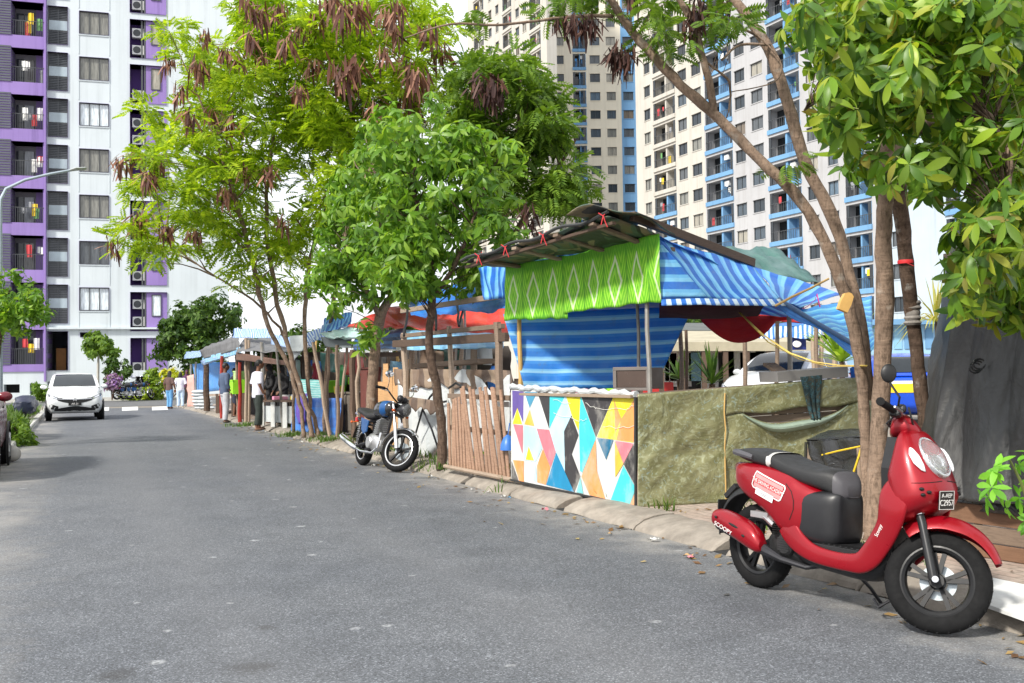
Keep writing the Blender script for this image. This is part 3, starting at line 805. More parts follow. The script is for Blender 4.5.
def green_mat():
    """green printed cloth: dark uprights, leaf zigzags and white lozenges"""
    m, nt, b, out = nodes('green_lozenge_cloth')
    tc = N(nt, 'ShaderNodeTexCoord'); wn = N(nt, 'ShaderNodeTexNoise'); wn.inputs['Scale'].default_value = 3; nt.links.new(tc.outputs['UV'], wn.inputs[0])
    mx = N(nt, 'ShaderNodeMix', data_type='VECTOR'); mx.inputs[0].default_value = .035; nt.links.new(tc.outputs['UV'], mx.inputs[4]); nt.links.new(wn.outputs[1], mx.inputs[5])
    sp = N(nt, 'ShaderNodeSeparateXYZ'); nt.links.new(mx.outputs[1], sp.inputs[0]); u, v = sp.outputs[0], sp.outputs[1]
    def tri(x, p, o=0.): return math_(nt, 'ABSOLUTE', math_(nt, 'SUBTRACT', math_(nt, 'FRACT', math_(nt, 'ADD', math_(nt, 'DIVIDE', x, p), o)), .5))
    du = tri(u, .31)                                   # 0 in the middle of each lozenge, .5 between
    dv = math_(nt, 'ABSOLUTE', math_(nt, 'SUBTRACT', v, .37))
    s = math_(nt, 'ADD', math_(nt, 'MULTIPLY', du, 1.0), math_(nt, 'MULTIPLY', dv, 1.25))
    z = math_(nt, 'FRACT', math_(nt, 'MULTIPLY', math_(nt, 'ADD', math_(nt, 'MULTIPLY', tri(u, .155), .5), v), 9.))
    base = mixc(nt, ramp(nt, z, [(.3, 0.), (.7, 1.)]), srgb(104, 190, 30), srgb(160, 226, 62))
    base = mixc(nt, ramp(nt, du, [(.45, 0.), (.48, .6)]), base, srgb(58, 140, 34))
    base = mixc(nt, ramp(nt, v, [(.1, .7), (.16, .0)]), base, srgb(84, 170, 40))
    base = mixc(nt, ramp(nt, v, [(.585, 0.), (.62, .7)]), base, srgb(62, 150, 36))
    line = ramp(nt, math_(nt, 'ABSOLUTE', math_(nt, 'SUBTRACT', s, .265)), [(.03, .9), (.044, 0.)])
    c = mixc(nt, line, base, srgb(226, 240, 200))
    line2 = ramp(nt, math_(nt, 'ABSOLUTE', math_(nt, 'SUBTRACT', s, .15)), [(.006, .5), (.014, 0.)])
    c = mixc(nt, line2, c, srgb(178, 226, 120))
    c = mixc(nt, ramp(nt, noise(nt, tc.outputs['UV'], 2.5, 6, .7), [(.45, 0.), (.75, .5)]), c, srgb(92, 120, 50))
    nt.links.new(c, b.inputs['Base Color']); b.inputs['Roughness'].default_value = .7
    bump(nt, b, noise(nt, tc.outputs['UV'], 3.5, 5, .6, 1), .4, .03)
    t = N(nt, 'ShaderNodeBsdfTranslucent'); nt.links.new(c, t.inputs[0]); ms = N(nt, 'ShaderNodeMixShader'); ms.inputs[0].default_value = .25
    nt.links.new(b.outputs[0], ms.inputs[1]); nt.links.new(t.outputs[0], ms.inputs[2]); nt.links.new(ms.outputs[0], out.inputs[0]); return m
GREENC = green_mat()

YF = lambda px, off=.65: (4.66 + off) / ((px - 512) / 1000 + .437)      # depth of the stall fronts where a picture column meets them
def post(parent, name, p0, p1, r, mtl, n=8, square=False, tip=.85, wob=.012):
    p0, p1 = Vector(p0), Vector(p1); m = MB()
    if square: m.bar(p0, p1, r * 2, r * 2, (0, 1, 0))
    else:
        k = 6; pts = [p0.lerp(p1, i / k) + V(random.uniform(-wob, wob), random.uniform(-wob, wob), 0) * (0 < i < k) for i in range(k + 1)]
        m.tube(pts, [r * (1 + (tip - 1) * i / k) for i in range(k + 1)], n)
    return m.build(name, mtl, parent, not square, world=True)
def vpost(parent, name, xt, yt, xb, Y, r, mtl, z0=PZ, **k):
    """upright whose top shows at (xt, yt) and whose foot stands in column xb"""
    t = D(xt, yt, Y); b = D(xb, 430, Y); b.z = z0
    return post(parent, name, b, t, r, mtl, **k)
def beam(parent, name, p0, p1, w, h, mtl):
    m = MB(); m.bar(p0, p1, w, h); return m.build(name, mtl, parent, world=True, bevel=.004)

# ---- the big stall with the painted board
A = G(512, 485, PZ); B = G(640, 507, PZ); Cw = G(725, 502.5, PZ)
wd = (Cw - B).normalized(); wn_ = V(wd.y, -wd.x, 0)
st = thing('market_stall', 'big market stall under a camouflage roof sheet, green valance and blue striped tarps', 'market stall', (B + A) / 2, 0, 'market stalls along the kerb')
POLE = mat('grey_pole', (.3, .29, .27), .5, .4, .25, 10, dirt=(.2, .12, .07), ds=5)
BAMBOO = mat('bamboo', srgb(196, 160, 96), .5, 0, .2, 7, scale=(1, 1, .4))
pts_ = [post(st, 'post', V(A.x + .1, A.y + .05, PZ), D(519, 268, 10.98), .028, BAMBOO),
        vpost(st, 'post', 647, 296, 654, 9.3, .024, POLE), vpost(st, 'post', 637, 300, 638.5, 10.3, .02, POLE),
        vpost(st, 'post', 789, 312, 791, 10.6, .03, POLE), vpost(st, 'post', 680, 330, 683, 11.6, .03, WOOD, wob=.01), vpost(st, 'post', 686, 330, 688, 11.9, .022, WOOD_DARK)]
# roof: overhang, hidden back slope
LF, RF, RB, LB = D(461, 262, 10.55), D(608, 215, 8.8), D(657, 235, 9.1), D(504, 267, 11.0)
e_in = wd * .05
cloth('roof_sheet', LF, RF, RB, LB, CAMO_ROOF, st, 26, 8, .025, .03, seed=3, solid=.008)
m = MB(); m.tube([LF.lerp(RF, t) + V(0, 0, .012 + .02 * math.sin(t * 20)) for t in np.linspace(0, 1, 20)], .016, 6); m.build('roof_hem', mat('dark_hem', (.03, .032, .032), .6), st, True, world=True)
top = D(590, 211, 8.95); m = MB()
m.grid(lambda u, v: RF.lerp(RB, v) * 1 + V(-.36 + u * .52, .1 - u * .14, .02 + .07 * math.sin(u * 3.1) + .03 * math.sin(v * 5 + u * 6)), 12, 8); m.build('roof_flap', CAMO_ROOF, st, True, world=True, solid=.01)
BK = wd * 2.1 + V(0, .3, 0)
cloth('roof_sheet', LB, RB, RB + BK + V(0, .6, -.75), LB + BK * .8 + V(0, 0, -.35), STRIPE, st, 20, 14, .03, .05, seed=5)
for t in (.12, .4, .68, .9):
    a_ = LF.lerp(RF, t) + V(0, 0, -.03); b_ = LB.lerp(RB, t) + V(0, 0, -.035)
    beam(st, 'rafter', a_, b_ + (b_ - a_) * .4, .07, .03, WOOD_PALE if t in (.4,) else WOOD)
beam(st, 'purlin', LF.lerp(LB, .12) + V(0, 0, -.05), RF.lerp(RB, .12) + V(0, 0, -.05), .05, .03, WOOD_DARK)
beam(st, 'purlin', LF.lerp(LB, 1.3) + V(0, 0, -.07), RF.lerp(RB, 1.35) + V(0, 0, -.07), .05, .04, WOOD)
for t in (.14, .34, .6, .97):          # red ties
    m = MB(); c = LF.lerp(RF, t)
    m.tube([c + V(-.04, -.02, .03), c + V(0, -.04, .0), c + V(.015, -.05, -.05), c + V(.035, -.05, -.1)], .0045, 5); m.tube([c + V(.035, -.02, .04), c + V(0, -.04, .0), c + V(-.02, -.05, -.08)], .004, 5)
    m.build('tie', mat('red_string', srgb(205, 52, 60), .7), st, True, world=True)
# green valance in two cloths
def val(x0, x1, seed):
    yt = lambda x: 266 + (x - 505) / (657 - 505) * (234 - 266); yb = lambda x: 320 + (x - 505) / (661 - 505) * (301 - 320); Yx = lambda x: 10.95 + (x - 505) / (660 - 505) * (9.02 - 10.95)
    return cloth('valance', D(x0, yt(x0), Yx(x0)), D(x1, yt(x1), Yx(x1)), D(x1 + 2, yb(x1) + (6 if seed == 1 else 0), Yx(x1)), D(x0, yb(x0), Yx(x0)), GREENC, st, 60, 22, .016, 0, (2, .012), seed, .012)
val(505, 567, 1); val(565, 659, 2)
# beam and the blue roof slope on the market side
b0, b1 = D(632, 216, 8.95), D(753, 263, 10.1)
beam(st, 'ridge_beam', b0, b1, .06, .085, WOOD_DARK)
r0, r1, r2 = D(657, 238, 9.12), D(753, 266, 10.1), D(842, 294, 10.8)
l0, l1, l2 = D(661, 299, 9.06), D(780, 299, 9.5), D(857, 346, 9.2)
cloth('side_tarp', r0, r1, l1, l0 + (l1 - l0) * .38, STRIPE, st, 26, 16, .02, .04, seed=8)
STRIPE_H = tarp_mat('blue_striped_gable', [(0, srgb(22, 112, 210)), (.48, srgb(108, 188, 240)), (.7, srgb(132, 204, 244)), (.96, srgb(60, 146, 222))], .15, 1, rough=.5, wr=.3)
m = MB(); q2 = l0 + (l1 - l0) * .385
m.grid(lambda u, v: r0.lerp(l0.lerp(q2, v), u) + V(0, -.01, 0) + wn_ * .015 * mnoise.noise(V(u * 4, v * 4, 1)), 14, 10, lambda u, v: (u * v * .5, u * .62)); m.build('gable_tarp', STRIPE_H, st, True, world=True, solid=.004)
cloth('side_tarp', r1, r2, D(800, 308, 9.6), l1, STRIPE, st, 20, 14, .02, .03, seed=11)
cloth('side_tarp', D(790, 312, 9.65), D(872, 296, 10.2), D(874, 352, 9.5), l2, STRIPE_F, st, 24, 16, .05, .05, (2, .03), 14)
cloth('hem_tarp', l0 + V(0, -.02, 0), l1 + V(0, -.02, 0), D(786, 306, 9.45), D(662, 305, 9.0), STRIPE_W, st, 30, 3, .012, 0, seed=15)
m = MB(); m.tube([l1 + V(-.02, 0, 0), l1.lerp(l2, .5) + V(0, 0, -.015), l2], .022, 8); m.mat(1)
m.grid(lambda u, v: l1.lerp(l2, u) + V(-.02 * v, .03 * v, -.07 * v - .03 * v * math.sin(u * 8)), 16, 3); m.build('eaves_pole', [mat('pole_in_blue', srgb(60, 90, 130), .5), BLUE_T], st, True, world=True)
# underside: dark lining and crimson cloth
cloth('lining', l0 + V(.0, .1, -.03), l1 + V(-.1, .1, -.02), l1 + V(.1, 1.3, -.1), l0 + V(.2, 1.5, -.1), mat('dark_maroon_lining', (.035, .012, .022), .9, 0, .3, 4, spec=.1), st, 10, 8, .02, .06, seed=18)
m = MB()
cA, cB = D(700, 306, 11.2), D(801, 318, 10.8)
def crim(u, v):
    p = cA.lerp(cB, u); p.z -= v * (.30 * max(0, math.sin(min(u * 1.25 + .06, 1) * math.pi)) ** .7 + .06); p.y += .03 * math.sin(u * 14 + v * 3); return p
m.grid(crim, 26, 10); m.build('red_cloth', CRIMSON_T, st, True, world=True, solid=.004)
cloth('back_tarp', D(503, 314, 11.1), D(694, 306, 11.0), D(654, 388, 11.0), D(525, 389, 11.0), STRIPE_B, st, 40, 18, .035, .02, (2.5, .02), 21)
cloth('under_tarp', D(560, 303, 11.2), D(692, 300, 10.9), D(690, 312, 11.2), D(560, 318, 11.6), BLUE_T, st, 16, 6, .03, .0, seed=23)
cloth('hanging_tarp', D(850, 368, 10.0), D(866, 356, 10.0), D(868, 432, 9.8), D(857, 432, 9.8), STRIPE, st, 8, 14, .03, 0, (1.5, .03), 25)
# wall of olive tarp, slit on the right with planks behind
WD = lambda px, py, off=0.: PL(px, py, B + wn_ * off, wn_)
hT = 394; 
def top_y(px): return 394.5 + (px - 638) / (862 - 638) * (377 - 394.5)
def bot_y(px): return 507.5 + (px - 642) / (725 - 642) * (502.5 - 507.5)
def wall_cloth(name, x0, x1, ya, yb, seed, amp=.03, nu=60, nv=44, out=0.):
    def f(u, v):
        px = x0 + (x1 - x0) * u; py = ya(px) + (yb(px) - ya(px)) * v
        q = mnoise.noise(V(px * .022 + seed, py * .03, seed)) + .5 * mnoise.noise(V(px * .06, py * .07 + seed, 2))
        diag = math.sin((px * .7 + py) * .11 + seed) * .35 - .7 * abs(mnoise.noise(V((px + py * .8) * .05, (py - px * .5) * .02, seed + 3))) ** .6
        return WD(px, py, .012 + out + amp * (q + diag) * (.3 + .7 * math.sin(math.pi * min(max(v, .0), 1))))
    m = MB(); m.grid(f, nu, nv, lambda u, v: ((x0 + (x1 - x0) * u) * .0098, (ya(x0) + (yb(x0) - ya(x0)) * v) * .0098))
    return m.build(name, OLIVE, st, True, ang=180, world=True, solid=.004)
wall_cloth('wall_tarp', 638, 726, top_y, bot_y, 1, .035)
up = lambda px: 414 + (px - 742) / (848 - 742) * (404 - 414) + 1.5 * math.sin(px * .1)
def lo_(px):
    t = min(max((px - 742) / 106, 0), 1); return up(px) + 13 * math.sin(math.pi * t) ** .8
wall_cloth('wall_tarp', 724, 864, top_y, up, 2, .02, 40, 10, .008)
wall_cloth('wall_tarp', 724, 872, lambda p: lo_(p), bot_y, 3, .03, 40, 22, .004)
m = MB()       # turned lip under the slit, its highlight painted as a paler tone
m.grid(lambda u, v: WD(742 + 106 * u, lo_(742 + 106 * u) + 1 + 9 * v * math.sin(math.pi * u), .03 + .05 * math.sin(v * 3.1) * math.sin(math.pi * u)), 24, 5, lambda u, v: (u, v * .1)); m.build('tarp_fold', tarp_mat('sheen_olive_fold', [(0, srgb(150, 168, 150))], 1., 0, trans=.1), st, True, world=True, solid=.004)
for k in range(5):
    a_ = WD(735 + k * 3, 399 + 7.2 * k, -.05); b_ = WD(872, 390 + 7.2 * k, -.05)
    beam(st, 'wall_plank', a_, b_, .02, .065, WOOD_PALE)
for px in (640, 726, 868): post(st, 'wall_stud', WD(px, bot_y(px), -.04), WD(px, top_y(px), -.04), .03, WOOD_PALE, square=True)
post(st, 'wall_batten', WD(726, bot_y(726), .03), WD(725, 393, .03), .007, BAMBOO)
beam(st, 'counter', WD(640, 395, -.16), WD(862, 378.5, -.16), .3, .025, WOOD)
beam(st, 'counter', A + V(.12, .1, 1.0), B + V(.06, .08, 1.0), .3, .03, WOOD_PALE)

# ---- painted board
pn = V((B - A).y, -(B - A).x, 0).normalized(); pn = pn if pn.dot(V(0, 0, 0) - A) > 0 else -pn
pb = thing('painted_board', 'large board painted with coloured triangles and diamonds, facing the road', 'board', (A + B) / 2)
PP = lambda cx, cy, off=0.: PL(510 + cx / 5.467, 385 + cy / 5.467, A + pn * off, pn)
def paint(name, c, fade=None):
    return mat('paint_' + name, c, .6, 0, .16, 5, dirt=(.46, .44, .4), ds=2.4, scale=(1, 1, .6), bmp=.25, bs=9)
PAL = dict(white=(.6, .61, .6), purple=srgb(96, 80, 148), teal=srgb(70, 140, 172), yellow=srgb(224, 208, 42), ochre=srgb(214, 176, 62), dark=srgb(56, 54, 56), cyan=srgb(64, 192, 200), sky=srgb(176, 212, 228),
           pink=srgb(214, 116, 128), orange=srgb(222, 146, 84), blue=srgb(24, 128, 172), dteal=srgb(14, 102, 138))
keys = list(PAL); pm = [paint(k, PAL[k]) for k in keys]
m = MB(); m.mat(0)
cs = [(6, 24), (694, 66), (696, 664), (6, 518)]
fr_ = [PP(x, y) for x, y in cs]; bk = [p - pn * .02 for p in fr_]
m.add(fr_ + bk, [(0, 1, 2, 3), (7, 6, 5, 4), (0, 4, 5, 1), (1, 5, 6, 2), (2, 6, 7, 3), (3, 7, 4, 0)])
shapes = [('purple', [(12, 30), (75, 36), (72, 205), (40, 125), (14, 190)]), ('teal', [(78, 36), (148, 40), (108, 128)]), ('yellow', [(40, 125), (66, 215), (14, 212)]), ('ochre', [(108, 135), (133, 225), (78, 215)]),
 ('dark', [(150, 40), (217, 44), (214, 240)]), ('sky', [(305, 50), (345, 150), (295, 250), (300, 470), (250, 370), (216, 240), (230, 215)]), ('cyan', [(217, 44), (305, 50), (226, 215), (216, 238)]), ('yellow', [(303, 50), (385, 54), (375, 250), (335, 160)]),
 ('dark', [(335, 165), (375, 275), (338, 378), (385, 500), (352, 588), (300, 475), (295, 255)]), ('cyan', [(385, 58), (470, 290), (395, 480), (383, 470), (378, 250)]), ('dark', [(387, 54), (565, 64), (470, 285)]), ('yellow', [(565, 66), (682, 72), (674, 315), (475, 285)]),
 ('orange', [(568, 78), (610, 185), (575, 262)]), ('orange', [(608, 183), (680, 78), (676, 312), (582, 300)]), ('pink', [(18, 215), (70, 220), (68, 375)]), ('sky', [(75, 220), (145, 235), (175, 345), (140, 420), (78, 410)]), ('yellow', [(102, 335), (132, 415), (85, 408)]),
 ('pink', [(145, 238), (213, 245), (250, 365), (222, 450), (180, 345)]), ('orange', [(15, 410), (75, 415), (75, 530), (50, 524)]), ('dark', [(8, 415), (46, 522), (8, 514)]), ('orange', [(180, 350), (220, 450), (195, 545), (150, 532), (148, 440)]), ('sky', [(140, 430), (148, 530), (125, 522)]),
 ('blue', [(252, 370), (350, 585), (198, 546)]), ('orange', [(468, 300), (475, 470), (520, 622), (435, 602), (390, 500)]), ('cyan', [(385, 505), (400, 594), (362, 586)]), ('dteal', [(475, 290), (565, 300), (525, 408)]), ('ochre', [(572, 305), (620, 430), (575, 505)]),
 ('pink', [(575, 305), (675, 320), (620, 430)]), ('dark', [(675, 325), (690, 562), (622, 435)]), ('cyan', [(620, 440), (688, 565), (655, 654), (550, 628)]), ('orange', [(688, 572), (693, 662), (656, 654)])]
for i, (k, poly) in enumerate(shapes):
    m.mat(keys.index(k)).add([PP(x, y, .0012 + .0002 * i) for x, y in poly], [tuple(range(len(poly)))])
m.build('panel', pm, pb, world=True)
m = MB(); m.bar(fr_[1] + pn * .012, fr_[2] + pn * .012, .022, .03, pn); m.bar(fr_[3] + pn * .008, fr_[2] + pn * .008, .012, .018); m.build('edge_strip', mat('board_edge', (.03, .03, .03), .6), pb, world=True)
m = MB(); m.tube([fr_[0].lerp(fr_[1], t) + V(0, .01, .028 + .008 * math.sin(t * 37) + .006 * math.sin(t * 91)) + pn * .005 for t in np.linspace(0, 1, 50)], [.028 + .006 * math.sin(i * 1.7) for i in range(50)], 8); m.build('rolled_edge', WHITE_T, pb, True, world=True)
m = MB()
for (pl) in ([(235, 80), (330, 105)], [(238, 155), (380, 195), (420, 190)], [(412, 100), (470, 130), (640, 132), (676, 110)], [(510, 225), (600, 235), (690, 225)]):
    for a_, b_ in zip(pl, pl[1:]):
        n_ = 9
        m.tube([PP(a_[0] + (b_[0] - a_[0]) * t, a_[1] + (b_[1] - a_[1]) * t + 5 * math.sin(t * 9 + a_[0]), .012) for t in np.linspace(0, 1, n_)], .0022, 4)
m.build('string', mat('white_string', (.75, .74, .7), .8), pb, True, world=True)

# ---- goods and bits around the big stall
t = thing('television', 'old box television with a brown frame on the stall counter', 'television', D(634, 392, 9.9))
M_ = Matrix.Translation(D(633, 379, 9.9)) @ Matrix.Rotation(R(-38), 4, 'Z')
def lbox(mb, M, a, b): c = (Vector(a) + Vector(b)) / 2; s = [abs(a[i] - b[i]) for i in range(3)]; mb.box(M @ c, s, M.to_3x3())
m = MB(); lbox(m, M_, (-.2, -.02, -.1), (.2, .25, .11)); m.build('cabinet', mat('brown_cabinet', (.1, .07, .055), .5), t, world=True, bevel=.008)
m = MB()
for a_, b_ in (((-.21, -.04, -.115), (.21, -.02, -.085)), ((-.21, -.04, .085), (.21, -.02, .12)), ((-.21, -.04, -.085), (-.17, -.02, .085)), ((.17, -.04, -.085), (.21, -.02, .085))): lbox(m, M_, a_, b_)
m.build('bezel', mat('grey_bezel', (.16, .14, .13), .5), t, world=True, bevel=.004)
m = MB(); lbox(m, M_, (-.165, -.03, -.08), (.165, -.024, .08)); m.build('screen', mat('dull_screen', (.075, .05, .04), .25), t, world=True)
t = thing('plank', 'grey plastic plank lying across the olive tarp wall', 'plank', WD(805, 383, -.1)); beam(t, 'board', WD(768, 377, -.15), WD(838, 372, -.15), .34, .1, mat('grey_plastic', (.27, .26, .25), .5, 0, .1, 4))
t = thing('offcut', 'short brown board leaning on the grey plank', 'board', WD(775, 380, -.2)); beam(t, 'board', D(769, 364, 9.9), D(790, 378, 9.55), .14, .03, WOOD)
sc_ = thing('scarf', 'dark teal cloth hung over the olive tarp wall', 'cloth', WD(812, 378, .04))
cloth('cloth', WD(800, 377, .05), WD(822, 375, .05), WD(821, 420, .05), WD(812, 421, .05), camo_mat('teal_print', [(.012, .03, .035), (.03, .08, .1), (.02, .035, .03), (.05, .05, .04), (.02, .1, .12)], 16, .7), sc_, 12, 16, .02, 0, (3, .015), 31)
t = thing('strap', 'yellow strap slung from the blue roof to the tree trunk', 'strap', D(740, 315, 9.9))
m = MB(); m.tube([D(739, 312, 10.0), D(762, 334, 9.4), D(790, 353, 9.0), D(815, 362, 8.6), D(840, 365.5, 8.1), D(866, 365.5, 7.4)], .014, 6, flat=.35); m.tube([D(741, 314, 10.0), D(768, 342, 9.4), D(800, 359.5, 8.9), D(830, 366.5, 8.3), D(866, 366.5, 7.42)], .009, 6, flat=.4); m.build('webbing', mat('yellow_webbing', srgb(206, 180, 92), .7, 0, .15, 9), t, True, world=True)
t = thing('bamboo_stick', 'yellow bamboo stick propping the striped blue roof', 'stick', D(776, 306, 9.3)); post(t, 'cane', D(775, 306, 9.35), D(829, 278.5, 9.3), .012, BAMBOO)
t = thing('ribbon', 'thin pink ribbon trailing over the blue roof', 'ribbon', D(815, 306, 9.5))
m = MB(); m.tube([D(803, 309, 9.55), D(808, 306, 9.5), D(815, 300, 9.55), D(817, 294, 9.6), D(819, 303, 9.5), D(820, 307, 9.5)], .008, 5, flat=.4); m.build('tape', mat('pink_tape', srgb(214, 70, 160), .5), t, True, world=True)

# black covered crate behind the scooter, tied with yellow rope
t = thing('covered_crate', 'black sheeted box on stilts tied with yellow rope, beside the tree trunk', 'box', G(838, 505, PZ))
ca, cb, cc_, cd = D(806, 440, 8.5), D(828, 430, 9.0), D(874, 428, 8.3), D(862, 437, 7.8)
cloth('cover', cb, cc_, cd, ca, BLACK_T, t, 12, 8, .015, .0, seed=33)
cloth('cover_side', ca, cd, D(862, 492, 7.8), D(820, 474, 8.35), BLACK_T, t, 20, 14, .04, 0, (2.5, .035), 35)
m = MB(); m.bar(D(806, 442, 8.5), D(805, 470, 8.5), .05, .01); m.build('cover_edge', BLACK_T, t, world=True)
for (x, yy, Y) in ((808, 448, 8.5), (860, 448, 7.85), (868, 440, 8.3)): vpost(t, 'leg', x, yy, x, Y, .02, WOOD_PALE, square=True)
m = MB(); m.tube([D(822, 455, 8.25), D(838, 451, 8.0), D(862, 446, 7.7)], .007, 5); m.tube([D(865, 434, 7.6), D(859, 456, 7.62), D(853, 474, 7.65), D(850, 482, 7.7)], .01, 5); m.build('rope', mat('yellow_rope', srgb(224, 190, 40), .7), t, True, world=True)
t = thing('timber', 'pale timber upright standing by the black sheeted box', 'timber', G(858, 520, PZ)); vpost(t, 'plank', 866, 470, 864, 7.9, .04, WOOD_PALE, square=True)

# ---- charcoal tarp stall at the pavement's near end
gt = thing('market_stall', 'stall wrapped in a charcoal grey tarp over a low brown boarded base', 'market stall', G(985, 560, PZ), 0, 'market stalls along the kerb')
ta, tb, tc_, td = D(962, 205, 7.0), D(1120, 190, 5.6), D(1120, 500, 5.6), D(936, 470, 7.05)
def gf(u, v):
    a_ = D(962 - 24 * v, 240 + 255 * v, 7.0 - .1 * v); b_ = D(1130, 245 + 265 * v, 5.5)
    p = a_.lerp(b_, u); n_ = V(-.67, -.74, 0)
    fan = u * 5 + .5 * (1 - v) * u
    return p + n_ * (.07 * abs(math.sin(fan * 2.2 + 1.5 * math.sin(v * 2.5))) ** .6 * (.25 + v * .75) + .05 * mnoise.noise(V(u * 5, v * 2, 2)) + .03 * abs(mnoise.noise(V(u * 14 + v * 5, v * 2.5, 5))) + .008 * abs(mnoise.noise(V(u * 30 - v * 11, v * 6, 8))) + .12 * v)
m = MB(); m.grid(gf, 110, 80, lambda u, v: (u * 2, v * 2)); m.build('tarp', GREY_T, gt, True, ang=180, world=True, solid=.006)
cloth('tarp', D(936, 480, 7.0), D(1130, 497, 5.45), D(1130, 528, 5.35), D(945, 508, 6.85), BLACK_T, gt, 24, 5, .04, 0, (3, .03), 41)
cloth('tarp', D(960, 243, 7.1), D(955, 240, 9.3), D(905, 480, 9.3), D(938, 480, 7.1), GREY_T, gt, 10, 16, .05, seed=42)
e0_, e1_ = D(1130, 245, 5.5), D(1130, 510, 5.35); bd = V(1.7, .9, 0)
cloth('tarp', e0_, e0_ + bd, e1_ + bd, e1_, GREY_T, gt, 12, 16, .04, 0, (2, .04), 43)
t0_ = D(962, 240, 7.0); cloth('tarp', t0_ + bd + V(0, 0, -.15), e0_ + bd + V(0, 0, -.1), e0_ + V(0, 0, .01), t0_ + V(0, 0, .01), GREY_T, gt, 16, 10, .04, .08, seed=44)
for q_ in (t0_ + bd, e0_ + bd, t0_ + V(.08, .06, 0), e0_ + V(.06, .06, 0)): post(gt, 'post', V(q_.x, q_.y, PZ), q_ + V(0, 0, -.03), .03, WOOD)
for k, (za, zb) in enumerate(((.1, .2), (.2, .31), (.31, .44))):
    beam(gt, 'base_board', V(2.86, 6.75, (za + zb) / 2), V(3.9, 5.0, (za + zb) / 2), .03, zb - za - .008, [wood_mat('red_brown_board', (.26, .14, .08), (.17, .09, .05)), WOOD, wood_mat('red_brown_board', (.26, .14, .08), (.17, .09, .05))][k])
beam(gt, 'crossbar', D(945, 258, 7.0), D(1000, 252, 6.3), .03, .06, WOOD_PALE)
m = MB()
for k in range(3):
    m.tube([D(975 + 6 * math.cos(a_) + k * 2, 368 + 5 * math.sin(a_) - 2 * k, 6.45) for a_ in np.linspace(0, 5.6, 16)], .006, 5)
m.build('knot', BLACK_T, gt, True, world=True)
t = thing('white_sheet', 'white board lying on the pavement under the charcoal stall', 'board', G(1000, 600, PZ))
m = MB(); q = [G(990, 577, PZ + .03), G(1060, 592, PZ + .03), G(1075, 635, PZ + .03), G(978, 601, PZ + .03)]; m.add(q + [p - V(0, 0, .02) for p in q], [(0, 1, 2, 3), (7, 6, 5, 4), (0, 4, 5, 1), (1, 5, 6, 2), (2, 6, 7, 3), (3, 7, 4, 0)]); m.build('sheet', WHITE_PAINT, t, world=True)

# ---- stall of slats and torn boards next along the kerb
s2 = thing('market_stall', 'half open stall of poles and beams with a torn white and brown sheet wall', 'market stall', G(460, 470, PZ), 0, 'market stalls along the kerb')
for (xt, yt, xb, Y, r, mt) in ((404, 333, 407, 15.7, .055, WOOD_PALE), (449, 326, 452, 13.9, .04, WOOD_PALE), (497, 322, 503, 12.4, .055, WOOD), (412, 350, 413, 18, .06, WOOD_PALE), (419, 350, 419, 18.4, .05, POLE), (474, 345, 474, 15.4, .06, WOOD_PALE)): vpost(s2, 'post', xt, yt, xb, Y, r, mt, wob=.02)
beam(s2, 'beam', D(394, 344, 15.9), D(507, 337, 12.2), .06, .11, WOOD_DARK)
beam(s2, 'beam', D(402, 336, 15.7), D(503, 326, 12.3), .06, .06, WOOD)
beam(s2, 'beam', D(402, 311, 15.9), D(500, 296, 12.3), .06, .07, WOOD_PALE)
beam(s2, 'shelf', D(420, 366, 16.2), D(487, 361, 14.2), .3, .07, WOOD)
for (xa, ya, xb, yb) in ((409, 300, 404, 336), (456, 290, 459, 326), (466, 302, 459, 326), (435, 296, 436, 330)):
    post(s2, 'strut', D(xa, ya, 15.), D(xb, yb, 14.), .02, DARK_METAL)
cloth('roof_tarp', D(407, 300, 17.5), D(508, 268, 14.0), D(510, 310, 13.0), D(412, 316, 16.6), BLUE_T, s2, 24, 10, .05, .05, (3, .03), 51)
cloth('roof_tarp', D(478, 268, 12.4), D(508, 262, 11.6), D(506, 298, 11.9), D(486, 300, 12.2), STRIPE, s2, 12, 8, .03, .0, (2, .02), 52)
cloth('awning', D(406, 330, 17.4), D(505, 334, 14.5), D(503, 348, 13.8), D(407, 350, 16.5), LBLUE_T, s2, 24, 6, .03, .03, seed=53)
m = MB()
def torn(u, v):
    px = 398 + 112 * u; Y = 16.0 - 3.4 * u
    return D(px, 379 + 6 * math.sin(u * 9) + 3 * math.sin(u * 31) + v * 72 + (6 * (1 - v)) * math.sin(u * 17), Y + .05 * mnoise.noise(V(u * 6, v * 4, 0)))
m.grid(torn, 40, 14, lambda u, v: (u * 4, v)); m.build('torn_sheet', WHITE_T, s2, True, world=True, solid=.006)
cloth('torn_sheet', D(395, 369, 16.3), D(508, 370, 12.9), D(510, 386, 12.75), D(396, 388, 16.1), BROWN_T, s2, 30, 8, .05, .0, seed=54, hem=.07)
cloth('torn_sheet', D(405, 396, 15.2), D(444, 402, 13.9), D(443, 414, 13.85), D(404, 406, 15.15), BROWN_T, s2, 16, 6, .04, .0, seed=55, hem=.06)
